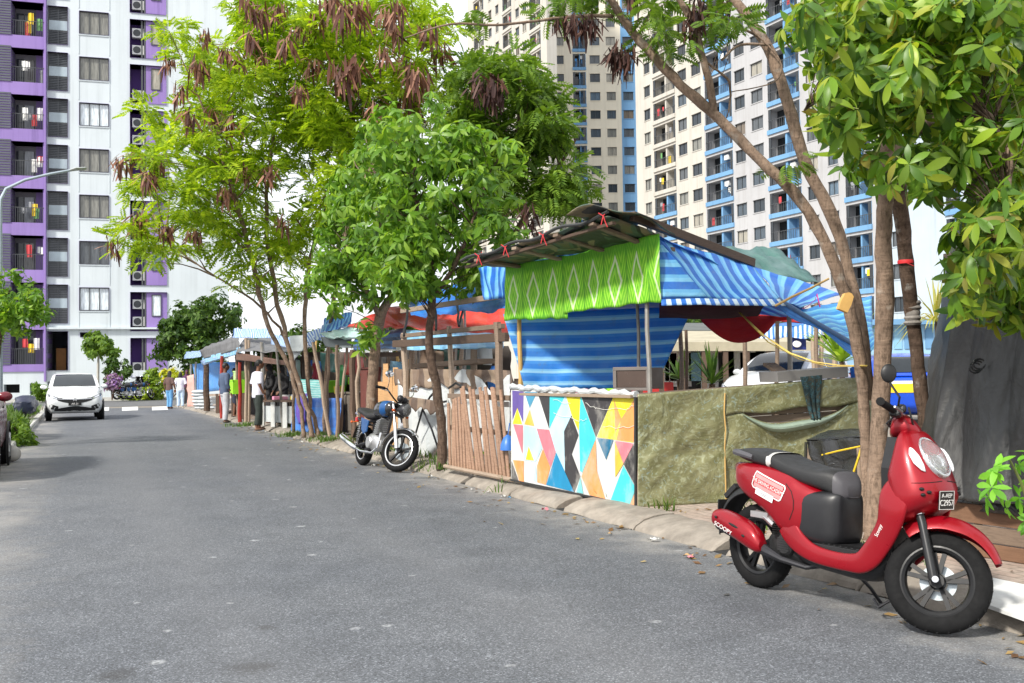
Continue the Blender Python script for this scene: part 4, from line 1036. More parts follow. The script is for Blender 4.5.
# slatted gate of split palm wood
sf = thing('slat_fence', 'leaning fence of split brown slats between the tree and the painted board', 'fence', G(480, 476, PZ))
fa0, fb0 = G(449, 470.5, PZ), G(511, 484, PZ)
for k in range(19):
    t = (k + .5) / 19; b_ = fa0.lerp(fb0, t); hgt = random.uniform(.98, 1.1) * (1.0 if t > .38 else .86)
    l = V(random.uniform(-.03, .02) - .10 * (t > .38), .09 * (t > .38), 0)
    m = MB(); m.bar(b_ + V(0, 0, .02), b_ + V(l.x, l.y, hgt), .055, .014, (.85, .5, 0)); m.build('slat', wood_mat('split_palm', srgb(180, 146, 122), srgb(134, 102, 82)), sf, world=True)
for z in (.12, .55, .95): beam(sf, 'rail', fa0 + V(0, .06, z), fb0 + V(0, .06, z), .03, .06, WOOD)
m = MB(); m.tube([fa0 + V(-.05, -.05, .06), fb0 + V(.02, -.05, .05)], .026, 8); m.build('kick_rail', WOOD_PALE, sf, True, world=True)
PIPE = mat('bent_pipe', (.55, .55, .53), .4, .3, .2, 8, dirt=(.2, .15, .1), ds=6)
t = thing('bent_pipe_frame', 'bent thin pipes leaning on the slat fence', 'pipe frame', G(470, 470, PZ))
for pl in ([(475, 402), (488, 419), (500, 438)], [(486, 419), (478, 442), (469, 467)], [(449, 398), (458, 425), (468, 466)], [(448, 398), (447, 425), (446, 455)]):
    m = MB(); m.tube([D(x, y, YF(x, .45)) for x, y in pl], .014, 6); m.build('pipe', PIPE, t, True, world=True)
t = thing('bent_pipe_frame', 'dark bent pipe trestle standing before the white sheet by the motorcycle', 'pipe frame', G(424, 462, PZ))
for pl in ([(415, 436), (423, 408), (430, 397), (437, 389)], [(423, 410), (432, 430), (441, 457)], [(424, 408), (434, 404), (448, 401)], [(449, 388), (456, 383), (463, 387), (470, 392)]):
    m = MB(); m.tube([D(x, y, YF(x, .5)) for x, y in pl], .016, 6); m.build('pipe', DARK_METAL, t, True, world=True)
t = thing('water_bag', 'small blue bag tied between the slat fence and the painted board', 'bag', D(508, 448, 11.2))
m = MB(); c = D(508, 441, 11.2); m.lathe(c - V(0, 0, .1), [(.0, 0), (.09, .0), (.085, .06), (.05, .14), (.015, .17)], 'z', 12); m.tube([c + V(0, 0, .06), c + V(.02, 0, .2)], .006, 5); m.build('bag', BLUE_T, t, True, world=True)
t = thing('bracket', 'grey metal bracket joining the fence post to the painted board', 'bracket', D(505, 404, 11.9)); beam(t, 'plate', D(497, 404, 12.2), D(511, 404.5, 11.2), .04, .06, STEEL)

# ---- red roofed stall
s3 = thing('market_stall', 'stall with a red roof tarp and pale mint and navy awnings on crooked poles', 'market stall', G(350, 452, PZ), 0, 'market stalls along the kerb')
for (xt, yt, xb, Y, r, mt) in ((313, 342, 330, 20.3, .042, WOOD_PALE), (328, 340, 328, 20.8, .036, WOOD), (337, 345, 337, 20, .04, WOOD), (347, 345, 340, 20.5, .034, WOOD_PALE), (353, 350, 354, 19, .07, WOOD_DARK), (358, 352, 358, 18.8, .04, WOOD_PALE), (384, 350, 382, 19.5, .05, POLE), (331, 350, 320, 24, .05, WOOD)): vpost(s3, 'post', xt, yt, xb, Y, r, mt, wob=.03)
cloth('roof_tarp', D(347, 327, 19.8), D(384, 308, 18.2), D(402, 325, 17.4), D(372, 330, 18.6), RED_T, s3, 16, 8, .06, .05, seed=61)
cloth('roof_tarp', D(384, 306, 18.8), D(508, 308, 16.2), D(508, 336, 15.6), D(392, 328, 17.6), RED_T, s3, 30, 10, .06, .06, (3, .04), 62)
cloth('roof_tarp', D(303, 335, 22.5), D(348, 315, 21.2), D(345, 328, 20.6), D(309, 346, 21.8), STRIPE_W, s3, 20, 8, .08, .02, (3, .05), 63)
cloth('roof_tarp', D(325, 318, 21.6), D(352, 312, 20.4), D(350, 326, 19.9), D(318, 334, 20.9), STRIPE, s3, 20, 8, .06, .04, (2, .04), 68)
cloth('awning', D(319, 334, 20.8), D(366, 322, 19.6), D(368, 336, 18.9), D(328, 337, 20.0), MINT_T, s3, 20, 8, .06, .12, (2, .03), 64)
cloth('awning', D(321, 337, 20.4), D(352, 338, 19.8), D(350, 348, 19.7), D(326, 347, 20.3), mat('grey_awning', (.11, .13, .14), .6), s3, 12, 6, .04, .04, seed=65)
cloth('awning', D(355, 338, 19.5), D(404, 327, 17.8), D(404, 348, 17.4), D(354, 350, 19.2), NAVY_T, s3, 20, 8, .05, .05, (1.5, .03), 66)
cloth('awning', D(354, 349, 19.25), D(405, 345, 17.5), D(404, 350, 17.4), D(358, 353.5, 19.1), WHITE_T, s3, 20, 3, .03, .03, seed=67)
beam(s3, 'beam', D(350, 356, 20), D(404, 354, 18), .06, .08, WOOD_DARK)
def cabinet(label, px, pyb, Y, w, d, h, mt, rz, door=True, name='cabinet'):
    t = thing(name, label, 'cabinet', (*G(px, pyb, PZ)[:2], PZ) if Y is None else (*D(px, 430, Y)[:2], PZ), rz)
    m = MB(); m.b2((-w / 2, 0, .05), (w / 2, d, h)); m.build('body', mt, t, bevel=.01)
    m = MB(); m.b2((-w / 2 - .02, -.03, h), (w / 2 + .02, d + .02, h + .035)); m.build('top', mt, t, bevel=.006)
    if door:
        for k in (0, 1):
            m = MB(); a_ = -w / 2 + .03 + k * w / 2; m.b2((a_, -.018, .1), (a_ + w / 2 - .06, -.001, h - .05)); dd = m.build('door', mt, t, bevel=.005)
            m = MB(); m.b2((a_ + (w / 2 - .1 if k == 0 else .02), -.035, h * .5), (a_ + (w / 2 - .08 if k == 0 else .04), -.018, h * .5 + .1)); m.build('handle', DARK_METAL, dd)
    return t
cabinet('reddish brown cabinet under the red roof beside a trunk', 369, None, 19.8, .85, .5, 1.35, wood_mat('red_cabinet', (.2, .06, .045), (.13, .035, .03)), R(-60))
cabinet('grey weathered wooden cupboard between crooked poles', 347, None, 20.6, .6, .5, .85, wood_mat('grey_board', (.2, .17, .14), (.13, .11, .09)), R(-60))
t = thing('pallet_fence', 'upright pale pallet boards behind the blue motorcycle', 'fence', G(392, 452, PZ))
for k in range(9):
    x = 381 + k * 3.4; Y = 17.2 - k * .16; p = D(x, 430, Y)
    m = MB(); m.bar((p.x, p.y, PZ), (p.x + .03 * math.sin(k * 2), p.y, random.uniform(1.2, 1.65)), .1, .02, (.5, .85, 0)); m.build('board', wood_mat('pallet_board', srgb(206, 166, 118), srgb(172, 128, 86)), t, world=True)
beam(t, 'rail', D(380, 405, 17.4), D(410, 407, 16.0), .03, .08, WOOD_PALE)
# blue draped table with a mint cover
t = thing('draped_table', 'market table draped in bright blue cloth with white print and a mint top cloth', 'table', G(318, 445, PZ))
a_, b_ = D(293, 398, 22.6), D(341, 398, 20.4)
cloth('drape', a_, b_, D(340, 438, 20.3), D(293, 432, 22.5), tarp_mat('blue_banner', [(0, srgb(20, 96, 190)), (.5, srgb(30, 120, 214))], .4, 1, dirt=(.6, .65, .7), tint=.3), t, 30, 12, .04, 0, (5, .05), 71)
cloth('top_cloth', D(300, 379, 23.2), D(322, 380, 22.4), D(321, 400, 21.4), D(298, 399, 22.4), tarp_mat('mint_check', [(0, srgb(120, 214, 208)), (.5, srgb(196, 236, 232))], .12, 1), t, 14, 10, .03, .0, seed=72)
for (x, Y) in ((295, 22.7), (339, 20.6), (330, 22.5)): vpost(t, 'leg', x, 398, x, Y, .025, POLE)
t = thing('cloth_bundle', 'purple and blue cloth bundle hanging at the end of the draped table', 'cloth', D(301, 420, 22)); cloth('cloth', D(297, 395, 22.2), D(309, 393, 21.6), D(304, 422, 21.7), D(297, 424, 22.1), mat('purple_cloth', srgb(120, 96, 196), .7), t, 8, 8, .04, 0, (2, .04), 73)

# ---- grey-roofed stalls at the far end of the row
def far_stall(label, x0, x1, yl, parts, posts):
    s = thing('market_stall', label, 'market stall', G((x0 + x1) / 2, yl, PZ), 0, 'market stalls along the kerb')
    for p in parts: cloth(*p[:5], p[5], s, 16, 6, .05, p[6] if len(p) > 6 else .03, seed=random.random() * 50)
    for (xt, yt, xb, Y, r, mt) in posts: vpost(s, 'post', xt, yt, xb, Y, r, mt, wob=.02)
    return s
RED_POLE = mat('red_pole', srgb(150, 44, 34), .6, 0, .25, 8)
DGREY_T = mat('grey_roof_sheet', (.12, .12, .125), .75, 0, .25, 3)
s4 = far_stall('stall with a dark grey roof edged in white and blue, where two men stand', 240, 305, 440, [
    ('roof_tarp', D(236, 352, 27), D(300, 352, 22.6), D(316, 345, 27), D(250, 330, 32), DGREY_T),
    ('awning', D(234, 328.5, 29.5), D(271, 328.5, 27.5), D(272, 338, 27), D(233, 338, 29.3), STRIPE_W),
    ('awning', D(272, 334, 26.5), D(302, 340, 23.4), D(300, 350, 23.0), D(270, 344, 26.3), STRIPE_W),
    ('awning', D(289, 336, 23.5), D(309, 335, 22.8), D(309, 340, 22.5), D(294, 361, 23.2), WHITE_T),
    ('awning', D(236, 352, 27.2), D(292, 362, 23.4), D(292, 366, 23.4), D(236, 360, 27.2), mat('brown_fascia', (.13, .07, .05), .7))],
    [(246, 338, 246, 27.0, .05, WOOD_PALE), (249, 340, 249, 27.2, .04, WOOD_PALE), (262, 342, 262, 25.2, .06, POLE), (276, 345, 283, 24.1, .035, POLE), (266, 355, 264, 29, .06, WOOD), (240, 362, 240, 27.2, .055, RED_POLE), (294, 360, 296, 26, .05, WOOD), (271, 350, 271, 29, .05, WOOD)])
s4.name = 'market_stall'
m = MB(); m.bar(D(262, 388, 26), D(272, 350, 27), .06, .06); m.build('brace', WOOD_PALE, s4, world=True)
s5 = far_stall('farthest stall of the row, with a white and blue sheet roof and blue striped curtain', 190, 240, 415, [
    ('roof_tarp', D(200, 350, 34.5), D(238, 338, 28.2), D(240, 349, 27.6), D(203, 359, 34), DGREY_T), ('roof_tarp', D(203, 358, 34.1), D(240, 347, 27.65), D(240, 353, 27.5), D(202, 364, 34), LBLUE_T),
    ('awning', D(200, 361, 34.2), D(238, 350, 28.1), D(238, 354, 28.0), D(203, 365.5, 34), STRIPE_W),
    ('roof_tarp', D(186, 352, 44), D(206, 350, 36), D(200, 357, 35), D(184, 359, 43), STRIPE_W),
    ('roof_tarp', D(204, 347, 38), D(240, 334, 32), D(238, 342, 28.4), D(201, 353, 34.6), DGREY_T),
    ('curtain', D(193, 364, 43), D(206, 363, 39.5), D(206, 396, 39.5), D(194, 396, 43), STRIPE),
    ('curtain', D(206, 362, 39.3), D(240, 362, 33.5), D(240, 388, 33.5), D(207, 392, 39.3), STRIPE)],
    [(222, 356, 222, 29.8, .06, RED_POLE), (196, 362, 196, 41.5, .05, POLE), (191, 364, 191, 43, .05, POLE), (206, 362, 207, 36.5, .12, BARK_DARK), (236, 350, 238, 29.5, .05, WOOD)])
# counters and goods
CRATE = [mat('plastic_%s' % n, c, .5, 0, .1, 5) for n, c in (('lime', srgb(150, 220, 40)), ('blue', srgb(50, 120, 200)), ('white', (.7, .7, .68)), ('pink', srgb(226, 150, 180)), ('yellow', srgb(226, 200, 70)), ('green', srgb(60, 140, 80)), ('red', srgb(190, 50, 50)))]
t = thing('counter', 'white legged market counter in front of the man in the white shirt', 'counter', G(283, 437, PZ))
p, q = D(262, 400, 25.2), D(298, 400, 22.9); bk_ = V(1.1, .5, 0)
m = MB(); u_ = (q - p); m.add([p, q, q + bk_, p + bk_] + [x - V(0, 0, .05) for x in (p, q, q + bk_, p + bk_)], [(0, 1, 2, 3), (7, 6, 5, 4), (0, 4, 5, 1), (1, 5, 6, 2), (2, 6, 7, 3), (3, 7, 4, 0)]); m.build('tabletop', WOOD_DARK, t, world=True)
for f_ in (.0, .33, .66, 1.): post(t, 'leg', V(*(p + u_ * f_)[:2], PZ), p + u_ * f_ - V(0, 0, .05), .05, WHITE_PAINT, square=True)
m = MB(); a_ = p + V(.05, .1, -.55); m.add([a_, a_ + u_ * .95, a_ + u_ * .95 + V(0, 0, .4), a_ + V(0, 0, .4)], [(0, 1, 2, 3)]); m.build('front_panel', WHITE_T, t, world=True, solid=.02)
for k in range(14):
    c = p + u_ * random.uniform(.05, .95) + bk_ * random.uniform(.1, .6); sz_ = random.uniform(.1, .2)
    o = MB(); o.box(c + V(0, 0, sz_ * .35), (sz_ * 1.3, sz_, sz_ * .7), Matrix.Rotation(random.uniform(0, 1.5), 3, 'Z'))
    o = o.build('packet', CRATE[[3, 1, 2, 4, 2, 3, 1][k % 7]], None, bevel=.01); setp(o, 'small coloured packet laid out on the white legged counter', 'packet', 'packets on the counter')
t = thing('counter', 'low plank counter stacked against the pale sacks at the far stalls', 'counter', G(225, 418, PZ))
p, q = D(209, 394, 36.5), D(244, 393, 29.0); u_ = q - p; bk_ = V(1.2, .5, 0)
m = MB(); m.add([p, q, q + bk_, p + bk_] + [x - V(0, 0, .07) for x in (p, q, q + bk_, p + bk_)], [(0, 1, 2, 3), (7, 6, 5, 4), (0, 4, 5, 1), (1, 5, 6, 2), (2, 6, 7, 3), (3, 7, 4, 0)]); m.build('tabletop', WOOD_PALE, t, world=True)
for f_ in (.3, .5, .75, 1.): post(t, 'leg', V(*(p + u_ * f_)[:2], PZ), p + u_ * f_, .06, WOOD_DARK, square=True)
m = MB(); a_ = p + u_ * .12 + V(.1, .1, -.75); m.add([a_, a_ + u_ * .3, a_ + u_ * .3 + V(0, 0, .68), a_ + V(0, 0, .68)], [(0, 1, 2, 3)]); m.build('front_panel', WOOD_DARK, t, world=True, solid=.02)
def crate(label, c, sx, sy, sz_, mt, rz=0.):
    t = thing('crate', label, 'crate', c, rz); m = MB()
    m.b2((-sx / 2, -sy / 2, 0), (sx / 2, sy / 2, .03))
    for a_, b_ in (((-sx / 2, -sy / 2), (sx / 2, -sy / 2 + .03)), ((-sx / 2, sy / 2 - .03), (sx / 2, sy / 2)), ((-sx / 2, -sy / 2 + .03), (-sx / 2 + .03, sy / 2 - .03)), ((sx / 2 - .03, -sy / 2 + .03), (sx / 2, sy / 2 - .03))): m.b2((*a_, .03), (*b_, sz_))
    m.build('basket', mt, t, bevel=.008); m = MB(); m.b2((-sx / 2 - .015, -sy / 2 - .015, sz_ - .035), (sx / 2 + .015, -sy / 2, sz_)); m.build('rim', mt, t); return t
crate('lime green plastic basket on the counter between the two men', D(237.5, 394, 29.5), .5, .4, .42, CRATE[0], R(-60))
crate('pale green plastic box above the lime basket', D(241, 383, 29.8), .36, .36, .36, mat('plastic_pale_green', srgb(178, 216, 140), .5), R(-60))
sg = 'pale sacks stacked at the kerb'
for r in range(7):
    for k in range(2 if r < 5 else 1):
        c = D(201 + 4.2 * k - .3 * r + (r < 2) * 2, 411 - 3.2 * r, 39.5 - 1.2 * k); m = MB()
        m.ell(c, (.33, .26, .085), 12, 6, Matrix.Rotation(random.uniform(-.5, .2), 3, 'Z')); setp(m.build('sack', WHITE_T, None, True), 'pale grey filled sack in the stack before the blue curtain', 'sack', sg)
t = thing('hanging_garment', 'pink garment hanging at the farthest stall post', 'garment', D(190, 400, 43)); cloth('cloth', D(187, 376, 43), D(194, 374, 42.5), D(194, 408, 42.5), D(187, 408, 43), mat('pink_garment', srgb(206, 160, 150), .8), t, 8, 10, .06, 0, (2, .06), 81)
# dark back walls and clutter inside the row
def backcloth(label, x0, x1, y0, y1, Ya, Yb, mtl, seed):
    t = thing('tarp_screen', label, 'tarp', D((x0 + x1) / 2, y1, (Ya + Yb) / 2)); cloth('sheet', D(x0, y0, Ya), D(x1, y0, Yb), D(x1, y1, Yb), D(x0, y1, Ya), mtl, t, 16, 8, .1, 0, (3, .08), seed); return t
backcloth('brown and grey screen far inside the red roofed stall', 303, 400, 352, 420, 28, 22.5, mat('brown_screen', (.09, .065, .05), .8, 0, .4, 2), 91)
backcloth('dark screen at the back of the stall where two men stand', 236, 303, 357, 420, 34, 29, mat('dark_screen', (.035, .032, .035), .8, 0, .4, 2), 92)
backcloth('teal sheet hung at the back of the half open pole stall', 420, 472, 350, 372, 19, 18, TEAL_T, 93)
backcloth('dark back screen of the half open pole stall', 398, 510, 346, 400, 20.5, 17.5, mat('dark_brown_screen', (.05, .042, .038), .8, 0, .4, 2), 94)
# ------------------------------------------------------------------ vehicles
def sgnp(x, e): return math.copysign(abs(x) ** e, x)
def se_ring(x, zc, hw, hh, e=.75, n=28, yc=0.):
    return [V(x, yc + hw * sgnp(math.cos(t), e), zc + hh * sgnp(math.sin(t), e)) for t in [2 * math.pi * k / n for k in range(n)]]
def smooth_st(st, k=4):
    """stations interpolated with a smooth curve"""
    st = np.array(st, float); out = []
    for i in range(len(st) - 1):
        p0, p1, p2, p3 = st[max(i - 1, 0)], st[i], st[i + 1], st[min(i + 2, len(st) - 1)]
        for j in range(k):
            t = j / k; out.append(.5 * ((2 * p1) + (p2 - p0) * t + (2 * p0 - 5 * p1 + 4 * p2 - p3) * t ** 2 + (3 * p1 - p0 - 3 * p2 + p3) * t ** 3))
    out.append(st[-1]); return out
def se_loft(mb, st, e=.75, k=4, n=28, yc=0.):
    return mb.loft([se_ring(s[0], s[1], max(s[2], .002), max(s[3], .002), e, n, yc) for s in smooth_st(st, k)])
def RZ(a): return Matrix.Rotation(a, 4, 'Z')
def xf(mb, Mx, i0=0):
    for i in range(i0, len(mb.v)): mb.v[i] = tuple(Mx @ Vector(mb.v[i]))

RED = mat('red_satin_paint', srgb(146, 5, 24), .33, .3, .1, 3, coat=.3)
BLUE_P = mat('blue_metal_paint', srgb(22, 78, 136), .35, .2, .08, 3, coat=.3)
SEAT = mat('black_vinyl', (.017, .017, .018), .55, 0, .15, 8, .15, 160)
GREYP = mat('grey_plastic_trim', (.075, .072, .08), .5, 0, .1, 8)
ALLOY = mat('cast_alloy', (.5, .5, .5), .35, .8, .12, 10)
BLK_ALLOY = mat('black_alloy', (.014, .014, .015), .4, .4, .15, 10)
def clear_mat(name, c=(.9, .92, .93), rough=.05):
    if name in _M: return _M[name]
    m, nt, b, out = nodes(name)
    nn = noise(nt, coords(nt), 30, 2)
    nt.links.new(mixc(nt, 1., c, ramp(nt, nn, [(.3, .92), (.7, 1.04)]), 'MULTIPLY'), b.inputs['Base Color'])
    b.inputs['Roughness'].default_value = rough; b.inputs['Transmission Weight'].default_value = .85; b.inputs['IOR'].default_value = 1.35
    _M[name] = m; return m
LENS = clear_mat('clear_lens'); ORANGE_L = mat('orange_lens', srgb(186, 84, 26), .2, 0, .1, 9); RED_L = mat('red_lens', (.4, .01, .01), .2, 0, .1, 9)

def wheel(parent, c, Rr, rim, wt, M_=None, spokes=5, twin=True, rmat=None, disc=None, lip=None, name='wheel'):
    """wheel lying in the local xz plane, axle along y"""
    T = Matrix.Translation(Vector(c)) @ (M_ or Matrix.Identity(4))
    m = MB(); h = wt / 2
    m.lathe((0, 0, 0), [(rim, -h * .8), (rim + .012, -h * .95), (rim + (Rr - rim) * .5, -h), (Rr - .018, -h * .86), (Rr - .004, -h * .5), (Rr, 0), (Rr - .004, h * .5), (Rr - .018, h * .86), (rim + (Rr - rim) * .5, h), (rim + .012, h * .95), (rim, h * .8)], 'y', 48, cap=False)
    for k in range(30):          # tread grooves
        a = 2 * math.pi * k / 30
        for sg in (-1, 1):
            p = V(math.cos(a) * (Rr - .0045), sg * h * .36, math.sin(a) * (Rr - .0045)); m.box(p, (.004, h * .5, .012), Matrix.Rotation(-a + .5 * sg, 3, 'Y'))
    xf(m, T); w = m.build('tyre' if parent is None else name, RUBBER, parent, True, ang=40)
    m = MB()
    for s in (-1, 1):
        m.lathe((0, 0, 0), [(rim + .004, s * h * .82), (rim - .006, s * h * .86), (rim - .02, s * h * .7), (rim - .028, s * h * .3), (rim - .03, 0)], 'y', 40, cap=False)
    m.lathe((0, 0, 0), [(.0, -h * .9), (.034, -h * .9), (.04, -h * .5), (.04, h * .5), (.034, h * .9), (0, h * .9)], 'y', 20)
    for k in range(spokes):
        a = 2 * math.pi * k / spokes + .35
        for da in ((-.17, .17) if twin else (0,)):
            p0 = V(math.cos(a + da * .3) * .035, 0, math.sin(a + da * .3) * .035); p1 = V(math.cos(a + da) * (rim - .02), 0, math.sin(a + da) * (rim - .02))
            m.bar(p0, p1, .022 if twin else .024, .024 if twin else .03, (0, 1, 0))
    xf(m, T); m.build('rim', rmat or BLK_ALLOY, w, True, ang=35)
    if lip:
        m = MB()
        for s in (-1, 1): m.lathe((0, 0, 0), [(rim + .007, s * h * .84), (rim - .003, s * h * .9), (rim - .012, s * h * .8)], 'y', 40, cap=False)
        xf(m, T); m.build('rim_lip', lip, w, True)
    if disc:
        m = MB(); m.lathe((0, disc[1], 0), [(.045, -.003), (disc[0], -.003), (disc[0], .003), (.045, .003)], 'y', 36, cap=False)
        for k in range(10):
            a = 2 * math.pi * k / 10; m.lathe((math.cos(a) * disc[0] * .78, disc[1], math.sin(a) * disc[0] * .78), [(.008, -.0045), (.008, .0045)], 'y', 8)
        xf(m, T); m.build('brake_disc', mat('brake_steel', (.36, .4, .42), .3, .6, .1, 12), w)
    return w

# ---- red scooter
sr, sf_ = G(760, 588), G(940, 633)
hd = math.atan2(sf_.y - sr.y, sf_.x - sr.x)
sco = thing('scooter', 'red motor scooter with black seat parked at the kerb, front wheel turned outwards', 'scooter', (sr.x, sr.y, .004), hd, None, R(-3.5))
WB = 1.258
wheel(sco, (0, 0, .252), .252, .172, .095, None, 5, True)
cowl_st = [(-.175, .69, .04, .03), (-.13, .678, .098, .068), (-.04, .656, .138, .1), (.08, .63, .16, .128), (.18, .604, .17, .15), (.28, .562, .176, .185), (.37, .53, .177, .2), (.44, .51, .17, .185), (.51, .54, .152, .125), (.58, .60, .12, .04)]
cowl_s = np.array(smooth_st(cowl_st, 6))
def cowl_y(s, z):
    zc, hw, hh = [np.interp(s, cowl_s[:, 0], cowl_s[:, i]) for i in (1, 2, 3)]
    q = min(abs((z - zc) / hh), .98) ** (1 / .55); return hw * (1 - q * q) ** (.5 * .55)
m = MB(); se_loft(m, cowl_st, .55, 6, 40); cowl = m.build('rear_cowl', RED, sco, True, 180)
# decals follow the cowl
WDEC = mat('white_decal', (.78, .76, .74), .5, 0, .08, 20); PDEC = mat('pink_decal', srgb(226, 140, 140), .5, 0, .08, 20)
def on_cowl(o, off=.002):
    for v in o.data.vertices:
        v.co.y = -(cowl_y(v.co.x, v.co.z)) - off + (v.co.y)
def sideM(s, z, tilt=0., y=0.): 
    return Matrix.Translation((s, y, z)) @ Matrix(((math.cos(tilt), math.sin(tilt), 0, 0), (0, 0, -1, 0), (-math.sin(tilt), math.cos(tilt), 0, 0), (0, 0, 0, 1)))
tl = .27
def dec_strip(name, pts, w, mt, off):
    m = MB(); Mx = sideM(.222, .632, tl) @ Matrix.Diagonal((1.22, 1.22, 1, 1))
    for a_, b_ in zip(pts, pts[1:]):
        n_ = max(2, int((Vector(b_) - Vector(a_)).length / .012)); a_, b_ = Vector(a_), Vector(b_); d = (b_ - a_).normalized(); nn = V(-d.y, d.x, 0) * w / 2
        for k in range(n_):
            q = [a_.lerp(b_, k / n_) + nn, a_.lerp(b_, (k + 1) / n_) + nn, a_.lerp(b_, (k + 1) / n_) - nn, a_.lerp(b_, k / n_) - nn]
            m.add([Mx @ x for x in q], [(3, 2, 1, 0)])
    o = m.build(name, mt, cowl); on_cowl(o, off); return o
dec_strip('decal', [(-.105, .04, 0), (.105, .04, 0), (.112, .028, 0), (.1, -.03, 0), (.09, -.038, 0), (-.1, -.038, 0), (-.112, -.028, 0), (-.105, .04, 0)], .006, WDEC, .003)
dec_strip('decal', [(-.1, .022, 0), (.1, .022, 0)], .022, PDEC, .0022); dec_strip('decal', [(-.1, -.02, 0), (.1, -.02, 0)], .024, PDEC, .0022)
dec_strip('decal', [(-.108, .001, 0), (.108, .001, 0)], .026, mat('faded_red_decal', srgb(200, 60, 64), .5), .0024)
o = text_mesh('lettering', 'THE DRIVING ACADEMY', sideM(.222, .6325, tl), .0311, WDEC, cowl, .0004, sx=.82); on_cowl(o, .0042)
dec_strip('decal', [(-.075, -.047, 0), (.055, -.047, 0)], .032, WDEC, .005)
o = text_mesh('lettering', '7700050', sideM(.212 - .015, .632 - .055, tl), .0256, mat('grey_decal', (.4, .4, .45), .5), cowl, .0004, sx=1.1); on_cowl(o, .0065)
# seat
seat_st = [(-.155, .80, .05, .02), (-.12, .805, .085, .03), (-.02, .80, .115, .045), (.1, .79, .13, .048), (.2, .775, .137, .048), (.31, .742, .142, .05), (.42, .718, .144, .054), (.52, .704, .138, .058), (.60, .694, .122, .068), (.655, .676, .1, .068), (.695, .655, .06, .04)]
m = MB(); se_loft(m, seat_st, .58, 5, 36); seat = m.build('seat', SEAT, sco, True, 180)
m = MB(); m.loft([[V(p.x, p.y * 1.02, .785 + (p.z - .785) * 1.06 - .0) for p in se_ring(s_, .779, .1365, .049, .7, 32)] for s_ in (.165, .195, .205)], True, False); m.build('seat_strap', mat('pale_strap', (.5, .49, .47), .7), seat, True, 180)
m = MB(); se_loft(m, [(.646, .677, .109, .076), (.664, .668, .1, .071), (.688, .655, .08, .056), (.706, .645, .05, .035)], .58, 4, 36); m.build('seat_front', GREYP, seat, True, 180)
m = MB(); m.tube([(.04, -.118, .79), (-.06, -.118, .806), (-.15, -.085, .812), (-.185, 0, .81), (-.15, .085, .812), (-.06, .118, .806), (.04, .118, .79)], [.017, .019, .02, .02, .02, .019, .017], 8); m.build('grab_rail', GREYP, sco, True)
m = MB(); se_loft(m, [(-.20, .715, .02, .01), (-.17, .715, .07, .035), (-.12, .70, .09, .045), (-.08, .70, .09, .04)], .7, 3, 20); m.build('tail_lamp', mat('smoked_lens', (.1, .03, .03), .2, 0, .1, 9), sco, True)
# black panel under the seat, floor, belly
m = MB(); se_loft(m, [(.40, .50, .12, .1), (.45, .49, .158, .15), (.52, .485, .16, .155), (.6, .487, .148, .155), (.655, .492, .128, .15), (.685, .50, .1, .135), (.697, .50, .075, .11)], .4, 4, 40); m.build('front_seat_panel', GREYP if False else mat('satin_black_panel', (.014, .014, .016), .38, 0, .1, 6), sco, True, 180)
m = MB(); m.b2((.5, -.155, .325), (.97, .155, .352))
for k in range(9): m.b2((.56 + .04 * k, -.13, .352), (.575 + .04 * k, .13, .357))
m.build('floorboard', BLACK_PLASTIC, sco, bevel=.006)
m = MB(); se_loft(m, [(.34, .30, .1, .06), (.5, .27, .14, .06), (.7, .25, .145, .055), (.9, .25, .14, .06), (1.0, .31, .12, .07), (1.05, .42, .1, .08)], .6, 4, 20); m.build('belly_panel', BLACK_PLASTIC, sco, True, 180)
# red side skirts as swept bands running into the leg shield
for sg in (-1, 1):
    path = [(.36, .43, .165, .075), (.40, .385, .172, .07), (.47, .335, .178, .06), (.57, .298, .181, .05), (.70, .284, .182, .046), (.82, .284, .182, .048), (.90, .296, .182, .056), (.965, .345, .182, .066), (1.03, .43, .184, .068), (1.075, .51, .186, .072), (1.10, .60, .188, .085), (1.105, .68, .176, .085), (1.11, .75, .15, .05)]
    ps = smooth_st(path, 4); rings = []
    for i, p in enumerate(ps):
        a_, b_ = ps[max(i - 1, 0)], ps[min(i + 1, len(ps) - 1)]; d = V(b_[0] - a_[0], 0, b_[1] - a_[1]).normalized(); nn = V(-d.z, 0, d.x)
        rings.append([V(p[0], sg * (p[2] - .017 + .019 * sgnp(math.cos(t), .7)), p[1]) + nn * (p[3] * sgnp(math.sin(t), .7)) for t in [2 * math.pi * k / 16 for k in range(16)]])
    m = MB(); m.loft(rings); m.build('side_skirt', RED, sco, True, 180)
    if sg < 0:
        o = text_mesh('lettering', 'Scoopy', sideM(1.03, .48, -1.12, -.1885), .03, WDEC, sco, .0006, sx=.8)
